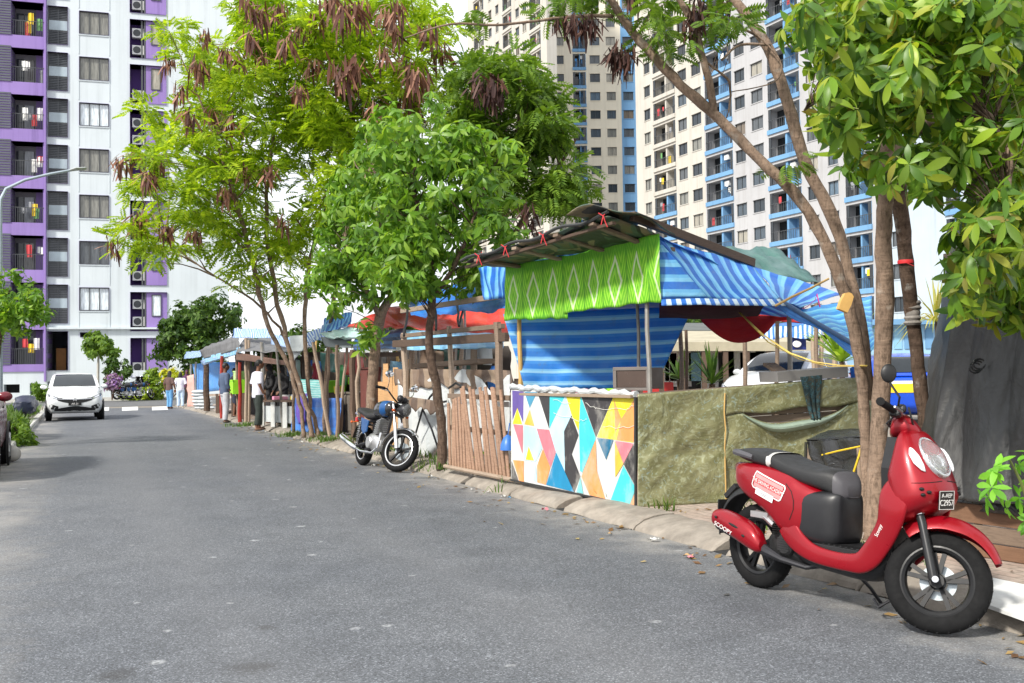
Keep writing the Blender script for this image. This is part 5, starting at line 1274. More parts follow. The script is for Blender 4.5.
# leg shield and nose
sh = [(.53, 1.06, 1.13, .14), (.57, 1.06, 1.19, .168), (.62, 1.05, 1.26, .18), (.68, 1.035, 1.292, .182), (.76, 1.012, 1.272, .176), (.84, 1.03, 1.232, .162), (.90, 1.04, 1.196, .143), (.95, 1.045, 1.158, .118), (.985, 1.05, 1.13, .09), (1.0, 1.06, 1.105, .06)]
rings = []
for (z, a_, b_, hw) in smooth_st(sh, 5):
    c = (a_ + b_) / 2; hl = (b_ - a_) / 2
    ring = []
    for t in [2 * math.pi * k / 40 for k in range(40)]:
        ex = .62 if math.cos(t) < 0 else .95
        ring.append(V(c + hl * sgnp(math.cos(t), ex), hw * sgnp(math.sin(t), .8), z))
    rings.append(ring)
m = MB(); m.loft(rings); m.build('leg_shield', RED, sco, True, 180)
def shield_x(y, z):
    S = np.array(smooth_st(sh, 5)); a_, b_, hw = [np.interp(z, S[:, 0], S[:, i]) for i in (1, 2, 3)]
    sn = min(abs(y / hw), .995) ** (1 / .8); return (a_ + b_) / 2 + (b_ - a_) / 2 * (1 - sn * sn) ** (.5 * .95)
m = MB(); m.loft([[V(.995 + .02 * z0, y * .9, z) for y, z in ((-.13, .5), (.13, .5), (.15, .8), (.1, .96), (-.1, .96), (-.15, .8))] for z0 in (0, 3.2)]); m.build('inner_panel', BLACK_PLASTIC, sco)
# headlight
hn = V(math.cos(R(37)), 0, math.sin(R(37))); hu = V(-hn.z, 0, hn.x)
HM = Matrix((hn, V(0, 1, 0), hu)).transposed().to_4x4(); HM.translation = V(1.208, 0, .866)
def ell_disc(mb, prof, hw, hh, n=36):
    mb.loft([[HM @ V(h, hw * r * math.cos(t), hh * r * math.sin(t)) for t in [2 * math.pi * k / n for k in range(n)]] for r, h in prof], True, True)
m = MB(); ell_disc(m, [(1.0, -.05), (1.06, -.012), (1.06, .01), (1.0, .018), (.93, .01), (.9, -.02), (.5, -.045)], .077, .113); hl_ = m.build('headlight', mat('lamp_reflector', (.62, .64, .66), .28, .7, .12, 40), sco, True, 60)
m = MB(); ell_disc(m, [(.93, .008), (.8, .027), (.5, .042), (.15, .048)], .077, .113); m.build('lens', LENS, hl_, True)
m = MB()
for dz in (.035, -.03):
    m.lathe((HM @ V(-.02, 0, dz)), [(.0, 0), (.033, .0), (.036, .025), (.03, .03), (.015, .012), (0, .01)], 'x', 20, HM.to_3x3())
m.build('bulb_bowl', ALLOY, hl_, True)
for sg in (-1, 1):
    rings = []
    m = MB(); pts = [(.79, .098), (.80, .118), (.835, .138), (.88, .138), (.915, .122), (.918, .108), (.88, .096), (.83, .092)]
    cz, cy = .856, .114
    vs = []
    for f_, off in ((1., .001), (.85, .012), (.4, .016)):
        vs.append([V(shield_x(cy + (y - cy) * f_, cz + (z - cz) * f_) + off, sg * (cy + (y - cy) * f_), cz + (z - cz) * f_) + V(0, sg * off, 0) for z, y in pts])
    m.loft(vs, True, True); m.build('turn_signal', mat('white_lens', (.82, .83, .84), .12, 0, .05, 20), sco, True, 50)
    for k, (dz, dy) in enumerate(((.712, .14), (.684, .138), (.698, .112))):       # vents
        m = MB(); x = shield_x(dy, dz); m.ell((x, sg * dy, dz), (.012, .014, .009), 10, 6); m.build('vent', mat('vent_black', (.006, .006, .006), .7), sco, True)
# dark joint lines between the panels
for zz, ya, yb in ((.755, -.165, -.02), (.755, .02, .165)):
    m = MB(); m.tube([V(shield_x(y, zz - .1 * abs(y)) + .0005, y, zz - .1 * abs(y)) for y in np.linspace(ya, yb, 14)], .0022, 5); m.build('panel_gap', mat('gap_black', (.01, .004, .004), .8), sco, True)
m = MB(); m.tube([V(s_, -cowl_y(s_, z_) - .0005, z_) for s_, z_ in ((.36, .66), (.405, .62), (.425, .57), (.425, .52), (.40, .46))], .003, 5); m.build('panel_gap', mat('gap_black', (.01, .004, .004), .8), sco, True)
# number plate
PM = Matrix.Translation((1.318, 0, .668)) @ Matrix(((0, 0, 1, 0), (1, 0, 0, 0), (0, 1, 0, 0), (0, 0, 0, 1)))
PM = Matrix.Translation((1.303, -.02, .66)) @ Matrix.Rotation(R(2), 4, 'Y') @ Matrix(((0, 0, 1, 0), (1, 0, 0, 0), (0, 1, 0, 0), (0, 0, 0, 1)))
m = MB(); m.box((0, 0, -.002), (.115, .094, .004)); xf(m, PM); np_ = m.build('number_plate', mat('plate_black', (.012, .012, .013), .4), sco)
m = MB()
for a_, b_ in (((-.0565, -.0465), (.0565, -.044)), ((-.0565, .044), (.0565, .0465)), ((-.0565, -.044), (-.054, .044)), ((.054, -.044), (.0565, .044))): m.b2((*a_, .0002), (*b_, .0012))
xf(m, PM); m.build('plate_border', WDEC, np_)
text_mesh('lettering', 'A-AEP', PM @ Matrix.Translation((0, .022, .0008)), .03, WDEC, np_, .0005); text_mesh('lettering', 'C2957', PM @ Matrix.Translation((0, -.014, .0008)), .042, WDEC, np_, .0006, sx=.92)
# steering group: turned to the left
STA = R(34); rake = R(-26)
axis_o = V(1.10, 0, .72); ax = V(math.sin(rake), 0, math.cos(rake))
SM = Matrix.Translation(axis_o) @ Matrix.Rotation(STA, 4, ax) @ Matrix.Translation(-axis_o)
wz = .252; c0 = V(WB, 0, wz)
cw = SM @ c0; fix = Matrix.Translation((0, 0, wz - cw.z)); SM = fix @ SM
fw = wheel(sco, (0, 0, 0), .252, .172, .088, SM @ Matrix.Translation(c0), 5, True, None, (.088, .036))
m = MB()
for k in range(25):
    pass
rings = []
for t in np.linspace(R(26), R(128), 22):
    e_ = (t - R(26)) / R(102); rr = .31 + .02 * math.sin(e_ * 3.14); w_ = .062 + .022 * math.sin(min(e_ * 1.6, 1) * 1.57)
    d = V(math.cos(t), 0, math.sin(t)); ring = []
    for q in np.linspace(-1, 1, 13):
        ring.append(c0 + d * (rr - .075 * abs(q) ** 3.0 * (.4 + .6 * min(e_ * 2, 1))) + V(0, w_ * q, 0))
    rings.append(ring)
m = MB(); m.loft(rings, False, False); xf(m, SM); m.build('front_fender', RED, sco, True, 180, solid=.006)
m = MB()
for sg in (-1, 1):
    m.tube([SM @ V(1.12, sg * .075, .63), SM @ V(1.165, sg * .078, .52), SM @ V(WB - .01, sg * .082, wz)], [.018, .022, .024], 12)
m.build('fork', mat('fork_black', (.03, .03, .032), .35, .4), sco, True)
m = MB()
for sg in (-1, 1):
    m = MB(); m.tube([SM @ V(1.125, sg * .0755, .62), SM @ V(1.15, sg * .077, .56)], .026, 12); m.build('fork_collar', CHROME, sco, True)
    m = MB(); m.lathe(SM @ V(WB, sg * .105, wz), [(0, -.012), (.016, -.012), (.016, .012), (0, .012)], 'y', 12, SM.to_3x3()); m.build('axle_nut', CHROME, sco, True)
# handlebar cowl, bars, mirror
SMb = SM; SM = SM @ Matrix.Translation((-.035, 0, -.055))
m = MB(); se_loft(m, [(.985, 1.05, .05, .03), (1.0, 1.06, .1, .055), (1.04, 1.07, .125, .07), (1.09, 1.06, .12, .06), (1.13, 1.045, .08, .035), (1.145, 1.04, .04, .015)], .8, 4, 24); xf(m, SM); m.build('handlebar_cowl', RED, sco, True, 180)
HB = BLACK_PLASTIC
m = MB(); m.tube([SM @ V(1.03, -.05, 1.09), SM @ V(1.02, -.16, 1.115), SM @ V(.975, -.33, 1.115)], .012, 8); m.tube([SM @ V(1.03, .05, 1.09), SM @ V(1.02, .16, 1.115), SM @ V(.975, .33, 1.115)], .012, 8); m.build('handlebar', HB, sco, True)
for sg in (-1, 1):
    m = MB(); m.tube([SM @ V(1.012, sg * .2, 1.116), SM @ V(.972, sg * .34, 1.115)], [.019, .018], 12); m.lathe(SM @ V(.972, sg * .342, 1.115), [(0, 0), (.022, 0), (.022, .012 * sg), (0, .014 * sg)], 'y', 12, SM.to_3x3()); m.build('grip', RUBBER, sco, True)
    m = MB(); m.box(SM @ V(1.02, sg * .165, 1.115), (.055, .06, .055), SM.to_3x3()); m.box(SM @ V(1.045, sg * .15, 1.14), (.045, .05, .04), SM.to_3x3()); m.build('switch_pod', HB, sco, bevel=.012)
    m = MB(); m.tube([SM @ V(1.05, sg * .17, 1.11), SM @ V(1.06, sg * .22, 1.105), SM @ V(1.04, sg * .33, 1.1)], [.008, .007, .006], 6); m.build('brake_lever', ALLOY, sco, True)
m = MB(); base_ = SM @ V(1.03, -.17, 1.13); mc = base_ + V(-.06, .0, .185); m.tube([base_, base_ + V(.035, -.03, .06), mc + V(.01, 0, -.05)], .006, 8)
MMx = Matrix.Rotation(R(-28), 3, 'Z')
m.build('mirror_stalk', HB, sco, True)
m = MB(); m.ell(mc, (.018, .042, .05), 18, 10, MMx); mi = m.build('mirror', HB, sco, True)
m = MB(); m.ell(mc + MMx @ V(-.012, 0, 0), (.008, .036, .043), 16, 8, MMx); m.build('mirror_glass', CHROME, mi, True)
SM = SMb
# exhaust, engine, rear mudguard, stand
m = MB(); st_ = [(-.215, .40, .022, .02), (-.19, .405, .045, .048), (-.12, .40, .055, .062), (0, .368, .06, .072), (.1, .335, .058, .075), (.17, .305, .05, .062), (.205, .285, .032, .03)]
m.loft([[V(s[0], -.185 + s[2] * sgnp(math.cos(t), .8), s[1] + s[3] * sgnp(math.sin(t), .8)) for t in [2 * math.pi * k / 24 for k in range(24)]] for s in smooth_st(st_, 4)]); mu = m.build('exhaust_cover', RED, sco, True, 180)
o = text_mesh('lettering', 'SCOOPY', sideM(-.075, .355, .30, -.243), .036, WDEC, mu, .0006, sx=1.15)
for (s_, z_, L_) in ((-.14, .415, .012), (.015, .382, .045), (.1, .332, .014)):
    m = MB(); m.ell((s_, -.243, z_), (L_, .006, .008), 12, 6, Matrix.Rotation(R(15), 3, 'Y')); m.build('exhaust_slot', mat('vent_black', (.006, .006, .006)), mu, True)
m = MB(); m.tube([(-.18, -.17, .37), (.2, -.165, .262), (.32, -.15, .225), (.46, -.1, .2), (.58, -.03, .23)], [.04, .035, .018, .016, .016], 10); m.build('exhaust_pipe', DARK_METAL, sco, True)
m = MB(); se_loft(m, [(.12, .28, .06, .05), (.2, .29, .11, .09), (.34, .31, .12, .1), (.46, .28, .1, .09), (.54, .26, .05, .05)], .6, 3, 20); m.lathe((.33, -.118, .31), [(.0, -.03), (.05, -.03), (.062, -.02), (.066, .0)], 'y', 24)
for k in range(6): m.b2((.285, -.152, .275 + .013 * k), (.375, -.146, .281 + .013 * k))
eng = m.build('engine', mat('engine_black', (.03, .03, .031), .5, .3, .3, 12), sco, True)
m = MB(); m.tube([(.08, -.12, .46), (.17, -.13, .45), (.24, -.13, .41)], .022, 8); m.b2((.06, -.15, .44), (.2, -.11, .475)); m.build('heat_shield', ALLOY, sco, True)
m = MB()
for k in range(9): t = k * .75; m.lathe((.26, -.12, .36 + .012 * k), [(.026, -.004), (.034, 0), (.026, .004)], 'z', 14, cap=False)
m.tube([(.29, -.12, .34), (.24, -.12, .48)], .012, 8); m.build('shock', mat('shock_black', (.03, .03, .03), .4, .5), sco, True)
rings = []
for t in np.linspace(R(72), R(176), 16):
    d = V(math.cos(t), 0, math.sin(t)); rr = .335 + .03 * math.sin((t - R(72)) / R(104) * 3.14); rings.append([V(0, 0, .262) + d * (rr - .05 * abs(q) ** 2.5) + V(0, .075 * q, 0) for q in np.linspace(-1, 1, 9)])
m = MB(); m.loft(rings, False, False); m.build('rear_mudguard', BLACK_PLASTIC, sco, True, 180, solid=.008)
m = MB(); m.b2((-.33, -.06, .4), (-.322, .06, .5)); m.box((-.26, 0, .56), (.12, .05, .03), Matrix.Rotation(R(-40), 3, 'Y')); m.build('plate_bracket', BLACK_PLASTIC, sco)
m = MB(); m.tube([(.62, .1, .2), (.66, .2, .1), (.68, .27, .01)], .01, 6); m.build('side_stand', DARK_METAL, sco, True)
m = MB(); m.tube([(.95, .0, .22), (1.0, -.03, .12), (.95, -.08, .07), (.9, -.06, .1)], .009, 6); m.build('centre_stand', DARK_METAL, sco, True)
m = MB(); m.tube([SM @ V(1.04, -.12, 1.1), V(1.12, -.06, 1.06), V(1.09, 0, 1.0)], .006, 6); m.tube([SM @ V(1.02, -.14, 1.1), V(.99, -.09, 1.03), V(1.0, 0, .96)], .006, 6); m.build('cable', HB, sco, True)

# ---- blue and black motorcycle
mr, mf = G(362.5, 465.5), G(396, 472.5)
mh = math.atan2(mf.y - mr.y, mf.x - mr.x)
mot = thing('motorcycle', 'blue and black motorcycle with chrome forks parked against the kerb', 'motorcycle', (mr.x, mr.y, .004), mh, None, R(-7))
wheel(mot, (0, 0, .285), .285, .2, .11, None, 5, False, BLK_ALLOY, None, mat('silver_lip', (.7, .7, .7), .25, .8))
axis_o = V(1.0, 0, .75); rake = R(-27); ax = V(math.sin(rake), 0, math.cos(rake))
SM2 = Matrix.Translation(axis_o) @ Matrix.Rotation(R(33), 4, ax) @ Matrix.Translation(-axis_o)
c1 = V(1.29, 0, .295); cw = SM2 @ c1; SM2 = Matrix.Translation((0, 0, .295 - cw.z)) @ SM2
wheel(mot, (0, 0, 0), .295, .222, .09, SM2 @ Matrix.Translation(c1), 5, False, BLK_ALLOY, (.12, .05), mat('silver_lip', (.7, .7, .7), .25, .8))
m = MB()
for sg in (-1, 1): m.tube([SM2 @ V(.985, sg * .085, .93), SM2 @ V(1.13, sg * .085, .63)], .017, 10)
m.build('fork_tube', CHROME, mot, True)
m = MB()
for sg in (-1, 1): m.tube([SM2 @ V(1.12, sg * .085, .65), SM2 @ V(1.285, sg * .085, .3)], [.024, .027], 10)
m.build('fork_leg', ALLOY, mot, True)
m = MB(); m.b2((.95, -.11, .9), (1.05, .11, .925)); m.b2((1.0, -.11, .76), (1.1, .11, .79)); xf(m, SM2); m.build('fork_yoke', DARK_METAL, mot, bevel=.008)
rings = []
for t in np.linspace(R(50), R(175), 18):
    d = V(math.cos(t), 0, math.sin(t)); rings.append([c1 + d * (.325 - .03 * abs(q) ** 2) + V(0, .06 * q, 0) for q in np.linspace(-1, 1, 7)])
m = MB(); m.loft(rings, False, False); xf(m, SM2); m.build('front_fender', CHROME, mot, True, 180, solid=.004)
m = MB(); m.lathe(SM2 @ V(1.16, 0, .86), [(0, -.09), (.05, -.085), (.085, -.04), (.095, .02), (.09, .035), (0, .05)], 'x', 20, SM2.to_3x3()); hl2 = m.build('headlight', DARK_METAL, mot, True)
m = MB(); m.lathe(SM2 @ V(1.16, 0, .86), [(.09, .034), (.07, .055), (.03, .065), (0, .067)], 'x', 20, SM2.to_3x3()); m.build('lens', LENS, hl2, True)
for sg in (-1, 1):
    m = MB(); m.ell(SM2 @ V(1.1, sg * .17, .8), (.024, .022, .022), 10, 6); m.tube([SM2 @ V(1.08, sg * .08, .8), SM2 @ V(1.1, sg * .16, .8)], .008, 6); m.build('turn_signal', ORANGE_L, mot, True)
m = MB(); m.ell(SM2 @ V(1.06, -.05, 1.0), (.05, .05, .05), 14, 8); m.ell(SM2 @ V(1.06, .05, 1.0), (.05, .05, .05), 14, 8); m.build('gauge', DARK_METAL, mot, True)
m = MB(); m.tube([SM2 @ V(*p) for p in ((.86, -.37, 1.04), (.95, -.26, 1.06), (.99, -.12, .98), (.99, 0, .95), (.99, .12, .98), (.95, .26, 1.06), (.86, .37, 1.04))], .012, 8); m.build('handlebar', DARK_METAL, mot, True)
for sg in (-1, 1):
    m = MB(); m.tube([SM2 @ V(.93, sg * .28, 1.058), SM2 @ V(.85, sg * .385, 1.038)], .02, 8); m.build('grip', RUBBER, mot, True)
    m = MB(); m.tube([SM2 @ V(.95, sg * .25, 1.06), SM2 @ V(.98, sg * .3, 1.16), SM2 @ V(.96, sg * .32, 1.22)], .006, 6); m.build('mirror_stalk', CHROME, mot, True)
    m = MB(); m.ell(SM2 @ V(.96, sg * .32, 1.26), (.018, .065, .05), 14, 8); mi = m.build('mirror', CHROME, mot, True)
    m = MB(); m.tube([SM2 @ V(.98, sg * .22, 1.04), SM2 @ V(.93, sg * .35, 1.02)], .006, 6); m.build('lever', ALLOY, mot, True)
m = MB(); se_loft(m, [(.42, .80, .06, .06), (.47, .81, .1, .09), (.58, .83, .135, .115), (.7, .845, .14, .12), (.82, .85, .125, .11), (.92, .86, .09, .08), (.97, .87, .04, .04)], .8, 4, 28); m.build('tank', mat('black_tank', (.02, .02, .022), .2, 0, .1, 5, coat=.4), mot, True, 180)
m = MB(); se_loft(m, [(.76, .849, .1395, .1185), (.82, .852, .129, .113), (.9, .86, .104, .09)], .8, 4, 28); m.build('tank_panel', BLUE_P, mot, True, 180)
m = MB(); se_loft(m, [(-.22, .79, .06, .02), (-.17, .8, .11, .045), (0, .785, .13, .05), (.15, .755, .13, .05), (.25, .73, .125, .055), (.4, .735, .1, .05), (.47, .75, .06, .03)], .65, 4, 24); m.build('seat', SEAT, mot, True, 180)
for sg in (-1, 1):
    m = MB(); m.prism([(.1, .7), (.4, .66), (.36, .5), (.22, .46), (.14, .52)], .115, .135, lambda a, b, h: V(a, sg * h, b)); m.build('side_cover', BLUE_P, mot, bevel=.012)
m = MB(); m.tube([(-.24, -.1, .75), (-.3, 0, .82), (-.24, .1, .75), (-.05, .13, .73)], .012, 8); m.tube([(-.24, -.1, .75), (-.05, -.13, .73)], .012, 8); m.build('grab_rail', CHROME, mot, True)
rings = []
for t in np.linspace(R(60), R(165), 14):
    d = V(math.cos(t), 0, math.sin(t)); rings.append([V(0, 0, .285) + d * (.35 + .02 * (t - 1) - .03 * abs(q) ** 2) + V(0, .075 * q, 0) for q in np.linspace(-1, 1, 7)])
m = MB(); m.loft(rings, False, False); m.build('rear_fender', mat('black_fender', (.02, .02, .022), .25), mot, True, 180, solid=.004)
m = MB(); m.b2((-.36, -.06, .62), (-.28, .06, .7)); m.build('tail_lamp', RED_L, mot, bevel=.015)
for sg in (-1, 1):
    m = MB(); m.ell((-.24, sg * .15, .62), (.022, .02, .02), 10, 6); m.tube([(-.2, sg * .07, .63), (-.23, sg * .16, .62)], .008, 6); m.build('turn_signal', ORANGE_L, mot, True)
    m = MB()
    for k in range(10): m.lathe((.02 + .006 * k, sg * .13, .4 + .026 * k), [(.022, -.006), (.032, 0), (.022, .006)], 'z', 12, cap=False)
    m.tube([(0, sg * .13, .32), (.1, sg * .13, .7)], .013, 8); m.build('shock', CHROME, mot, True)
m = MB(); m.tube([(.98, 0, .88), (.85, 0, .72), (.45, 0, .68), (.1, .1, .62), (-.1, .1, .68)], .02, 8); m.tube([(.45, 0, .68), (.1, -.1, .62), (-.1, -.1, .68)], .02, 8); m.tube([(.96, 0, .8), (.82, 0, .42), (.68, 0, .28), (.4, 0, .26), (.3, 0, .4), (.3, 0, .66)], .02, 8)
for sg in (-1, 1): m.tube([(.3, sg * .1, .34), (0, sg * .1, .285)], .02, 8)
m.build('frame', DARK_METAL, mot, True)
m = MB(); se_loft(m, [(.38, .36, .08, .08), (.44, .37, .13, .12), (.58, .36, .14, .13), (.7, .35, .1, .1), (.75, .35, .05, .05)], .6, 3, 20); m.lathe((.52, 0, .36), [(.0, -.16), (.08, -.16), (.095, -.14), (.095, .14), (.08, .16), (0, .16)], 'y', 20); eng = m.build('engine', ALLOY, mot, True)
m = MB()
for k in range(8): m.box((.6 + .012 * k, 0, .48 + .028 * k), (.17, .19, .01), Matrix.Rotation(R(-15), 3, 'Y'))
m.tube([(.58, 0, .44), (.7, 0, .72)], .06, 10); m.build('cylinder_fins', ALLOY, eng)
m = MB(); m.tube([(.7, -.06, .55), (.84, -.1, .5), (.84, -.13, .3), (.7, -.15, .22), (.3, -.16, .22), (.05, -.17, .26)], .02, 10); ex = m.build('exhaust_pipe', CHROME, mot, True)
m = MB(); m.tube([(.12, -.17, .245), (.06, -.175, .26), (-.4, -.19, .37), (-.5, -.19, .395)], [.022, .042, .046, .036], 14); m.build('muffler', CHROME, ex, True)
m = MB(); m.tube([(.55, -.2, .26), (.55, .2, .26)], .012, 8); m.tube([(.3, .12, .26), (.25, .22, .1), (.24, .3, .01)], .012, 6); m.build('footrest', DARK_METAL, mot, True)

# ---- cars: a small hatchback body, front at -x so that it drives towards local -x
CAR_GLASS = mat('car_glass', (.02, .025, .03), .06, 0, .2, 2)
def hatchback(label, loc, rz, paint, plate=True, band=None, name='car', group=None):
    t = thing(name, label, 'car', loc, rz, group)
    # lower body: x from 0 (nose) to 3.95
    st = [(0.0, .5, .60, .70), (.04, .40, .70, .80), (.15, .28, .77, .90), (.4, .24, .82, .98), (.8, .22, .84, 1.04), (1.1, .22, .845, 1.07), (2.0, .22, .847, 1.06), (3.0, .22, .845, 1.08), (3.5, .26, .83, 1.08), (3.8, .32, .79, 1.02), (3.93, .42, .72, .95), (3.95, .5, .66, .88)]
    rings = []
    for (x, zb, w_, zt) in smooth_st(st, 3):
        q = [(-.86, zb), (-.97, zb + .07), (-1, zb + (zt - zb) * .4), (-.99, zb + (zt - zb) * .68), (-.95, zt - .06), (-.82, zt), (-.4, zt + .028), (0, zt + .036), (.4, zt + .028), (.82, zt), (.95, zt - .06), (.99, zb + (zt - zb) * .68), (1, zb + (zt - zb) * .4), (.97, zb + .07), (.86, zb), (0, zb)]
        rings.append([V(x, w_ * a, b) for a, b in q])
    m = MB(); m.loft(rings); m.build('body', paint, t, True, 40)
    sts = smooth_st(st, 3)
    def front_x(y, z):
        for x in np.linspace(0, 1.0, 201):
            zb, w_, zt = [np.interp(x, [q[0] for q in sts], [q[i] for q in sts]) for i in (1, 2, 3)]
            if zb < z < zt:
                hw = np.interp(z, [zb, zb + .07, zb + (zt - zb) * .4, zb + (zt - zb) * .68, zt - .06, zt], [.86, .97, 1, .99, .95, .82]) * w_
                if abs(y) <= hw: return x
        return 1.0
    def front(mb, fy, f0, f1, off, nu, nv):
        mb.grid(lambda u, v: V(front_x(fy(u), f0(u) + (f1(u) - f0(u)) * v) + off, fy(u), f0(u) + (f1(u) - f0(u)) * v), nu, nv)
    # cabin
    cab = [(.95, 1.055, .76, 1.06), (1.3, 1.055, .78, 1.27), (1.62, 1.055, .785, 1.43), (1.9, 1.055, .785, 1.495), (2.4, 1.055, .785, 1.525), (3.0, 1.055, .78, 1.515), (3.45, 1.055, .76, 1.46), (3.65, 1.055, .74, 1.36), (3.86, 1.055, .70, 1.08)]
    rings = []; cs_ = smooth_st(cab, 3)
    for (x, zb, w_, zt) in cs_:
        hh = max(zt - zb, .01); k = hh / .47
        rings.append([V(x, s_ * w_ * (1 - .2 * k * f_), zb + hh * f_ * g_) for s_, f_, g_ in ((-1, 0, 1), (-1, .5, 1), (-1, .88, 1), (-.93, .97, 1), (-.6, 1, 1.02), (0, 1, 1.03), (.6, 1, 1.02), (.93, .97, 1), (1, .88, 1), (1, .5, 1), (1, 0, 1))])
    m = MB(); m.loft(rings, True, True); m.build('roof', paint, t, True, 40)
    # glass laid just proud of the cabin
    def cabw(x, f_):
        w_ = np.interp(x, [c[0] for c in cs_], [c[2] for c in cs_]); zt = np.interp(x, [c[0] for c in cs_], [c[3] for c in cs_]); k = (zt - 1.055) / .47
        return w_ * (1 - .2 * k * f_), 1.055 + (zt - 1.055) * f_, zt
    m = MB()
    def ws(u, v):
        x = 1.0 + (1.72 - 1.0) * v; w_, z, zt = cabw(x, 1.0); s_ = (u * 2 - 1); return V(x - .012, s_ * w_ * .86, zt + .012 + .014 * (1 - s_ * s_))
    m.grid(ws, 10, 8); m.build('windscreen', CAR_GLASS, t, True)
    m = MB()
    def rw(u, v):
        x = 3.83 - (3.83 - 3.5) * v; w_, z, zt = cabw(x, 1.0); s_ = (u * 2 - 1); return V(x + .014, s_ * w_ * .86, zt + .012)
    m.grid(rw, 8, 6); m.build('rear_window', CAR_GLASS, t, True)
    for sg in (-1, 1):
        for xa, xb, xc, xd in ((1.35, 2.15, 1.72, 2.15), (2.22, 3.02, 2.22, 2.98), (3.08, 3.6, 3.05, 3.42)):
            m = MB(); q = []
            for x, f_ in ((xa, .08), (xb, .08), (xd, .84), (xc, .84)):
                w_, z, zt = cabw(x, f_); q.append(V(x, sg * (w_ + .006), z))
            m.add(q, [(0, 1, 2, 3)]); m.build('side_window', CAR_GLASS, t)
        m = MB(); m.ell((1.28, sg * .92, 1.08), (.06, .1, .07), 12, 8); m.bar((1.3, sg * .8, 1.05), (1.3, sg * .86, 1.06), .04, .03); m.build('wing_mirror', paint, t, True)
        m = MB(); front(m, lambda u: sg * (.44 + .36 * u), lambda u: .655 + .13 * u, lambda u: .72 + .165 * u ** .9, -.006, 10, 4); m.build('headlight', mat('headlight_glass', (.13, .14, .15), .12, .3, .35, 22), t, True)
        m = MB(); front(m, lambda u: sg * (.52 + .2 * u), lambda u: .69 + .09 * u, lambda u: .735 + .1 * u, -.009, 6, 3); m.build('headlight_lens', CHROME, t, True)
        m = MB(); front(m, lambda u: sg * (.48 + .26 * u), lambda u: .34 + .05 * u, lambda u: .47 + .09 * u, -.006, 6, 3); m.build('fog_recess', BLACK_PLASTIC, t)
        m = MB(); m.b2((3.78, sg * .52, .86), (3.945, sg * .78, 1.03)); m.build('tail_lamp', RED_L, t, bevel=.03)
        m = MB(); m.b2((2.18, sg * .853, .3), (2.19, sg * .856, 1.03)); m.b2((1.15, sg * .853, .32), (1.16, sg * .857, 1.0)); m.b2((1.95, sg * .85, .9), (2.1, sg * .87, .93)); m.build('door_seam', BLACK_PLASTIC, t)
    m = MB(); front(m, lambda u: -.5 + u, lambda u: .555 + .1 * abs(2 * u - 1) ** 2, lambda u: .715 + .02 * abs(2 * u - 1), -.006, 16, 3); gr = m.build('grille', BLACK_PLASTIC, t, True)
    m = MB(); m.tube([V(front_x(a, .685 + .05 * a * a) - .012, a, .685 + .05 * a * a) for a in np.linspace(-.5, .5, 15)], .013, 6)
    fx = front_x(0, .64) - .03; m.b2((fx, -.05, .625), (fx + .02, -.034, .69)); m.b2((fx, .034, .625), (fx + .02, .05, .69)); m.b2((fx + .002, -.034, .65), (fx + .02, .034, .665)); m.build('chrome_trim', CHROME, gr, True)
    m = MB(); front(m, lambda u: -.6 + 1.2 * u, lambda u: .3 + .02 * abs(2 * u - 1), lambda u: .47 - .1 * abs(2 * u - 1) ** 1.5, -.006, 16, 4); m.build('lower_grille', BLACK_PLASTIC, t)
    if plate:
        m = MB(); m.b2((-.022, -.19, .49), (-.008, .19, .59)); pl = m.build('number_plate', mat('plate_black', (.012, .012, .013), .4), t)
        Mt = Matrix.Translation((-.024, 0, .54)) @ Matrix(((0, 0, -1, 0), (-1, 0, 0, 0), (0, 1, 0, 0), (0, 0, 0, 1))); text_mesh('lettering', 'A0 21', Mt, .085, WDEC, pl, .001)
    for x in (.72, 3.2):
        for sg in (-1, 1):
            m = MB(); m.lathe((x, sg * .76, .3), [(.0, -.1), (.21, -.1), (.3, -.08), (.305, 0), (.3, .08), (.21, .1), (0, .1)], 'y', 28); w_ = m.build('wheel', RUBBER, t, True)
            m = MB(); m.lathe((x, sg * .865, .3), [(.0, 0), (.2, 0), (.2, sg * .006), (.05, sg * .012), (0, sg * .012)], 'y', 24)
            for k in range(5): a = k * 1.257; m.bar((x, sg * .872, .3), (x + .19 * math.cos(a), sg * .872, .3 + .19 * math.sin(a)), .012, .04, (0, 1, 0))
            m.build('rim', ALLOY, w_, True)
            m = MB(); m.lathe((x, sg * .852, .3), [(.32, -.03), (.325, 0), (.37, .0), (.37, -.03)], 'y', 28, cap=False); m.build('wheel_arch', BLACK_PLASTIC, t, True)
    for b_ in (band or []):
        m = MB(); m.b2(*b_[:2]); m.build('band', b_[2], t)
    return t
rdir = math.atan2(1, -.437)
CARW = mat('white_car_paint', (.74, .76, .77), .25, 0, .03, 1, coat=.5)
c_ = G(75, 421)
hatchback('white hatchback facing the camera on the far side of the road', (c_.x, c_.y, .004), rdir + R(1), CARW)
# maroon car and white car parked at the picture's edge
e_ = V(-8.22, 16.4, .1); fwd = V(math.cos(rdir), math.sin(rdir), 0); lft = V(-fwd.y, fwd.x, 0)
p = e_ - fwd * 3.9 + lft * .86
hatchback('dark maroon car parked beside the kerb, mostly cut off', (p.x, p.y, .02), rdir, mat('maroon_paint', srgb(104, 22, 34), .3, .2, .06, 2, coat=.4), False)
e_ = V(-12.1, 23.6, .1); p = e_ - fwd * 3.9 + lft * .86
hatchback('white car parked beyond the maroon car, mostly cut off', (p.x, p.y, .05), rdir, CARW, False)
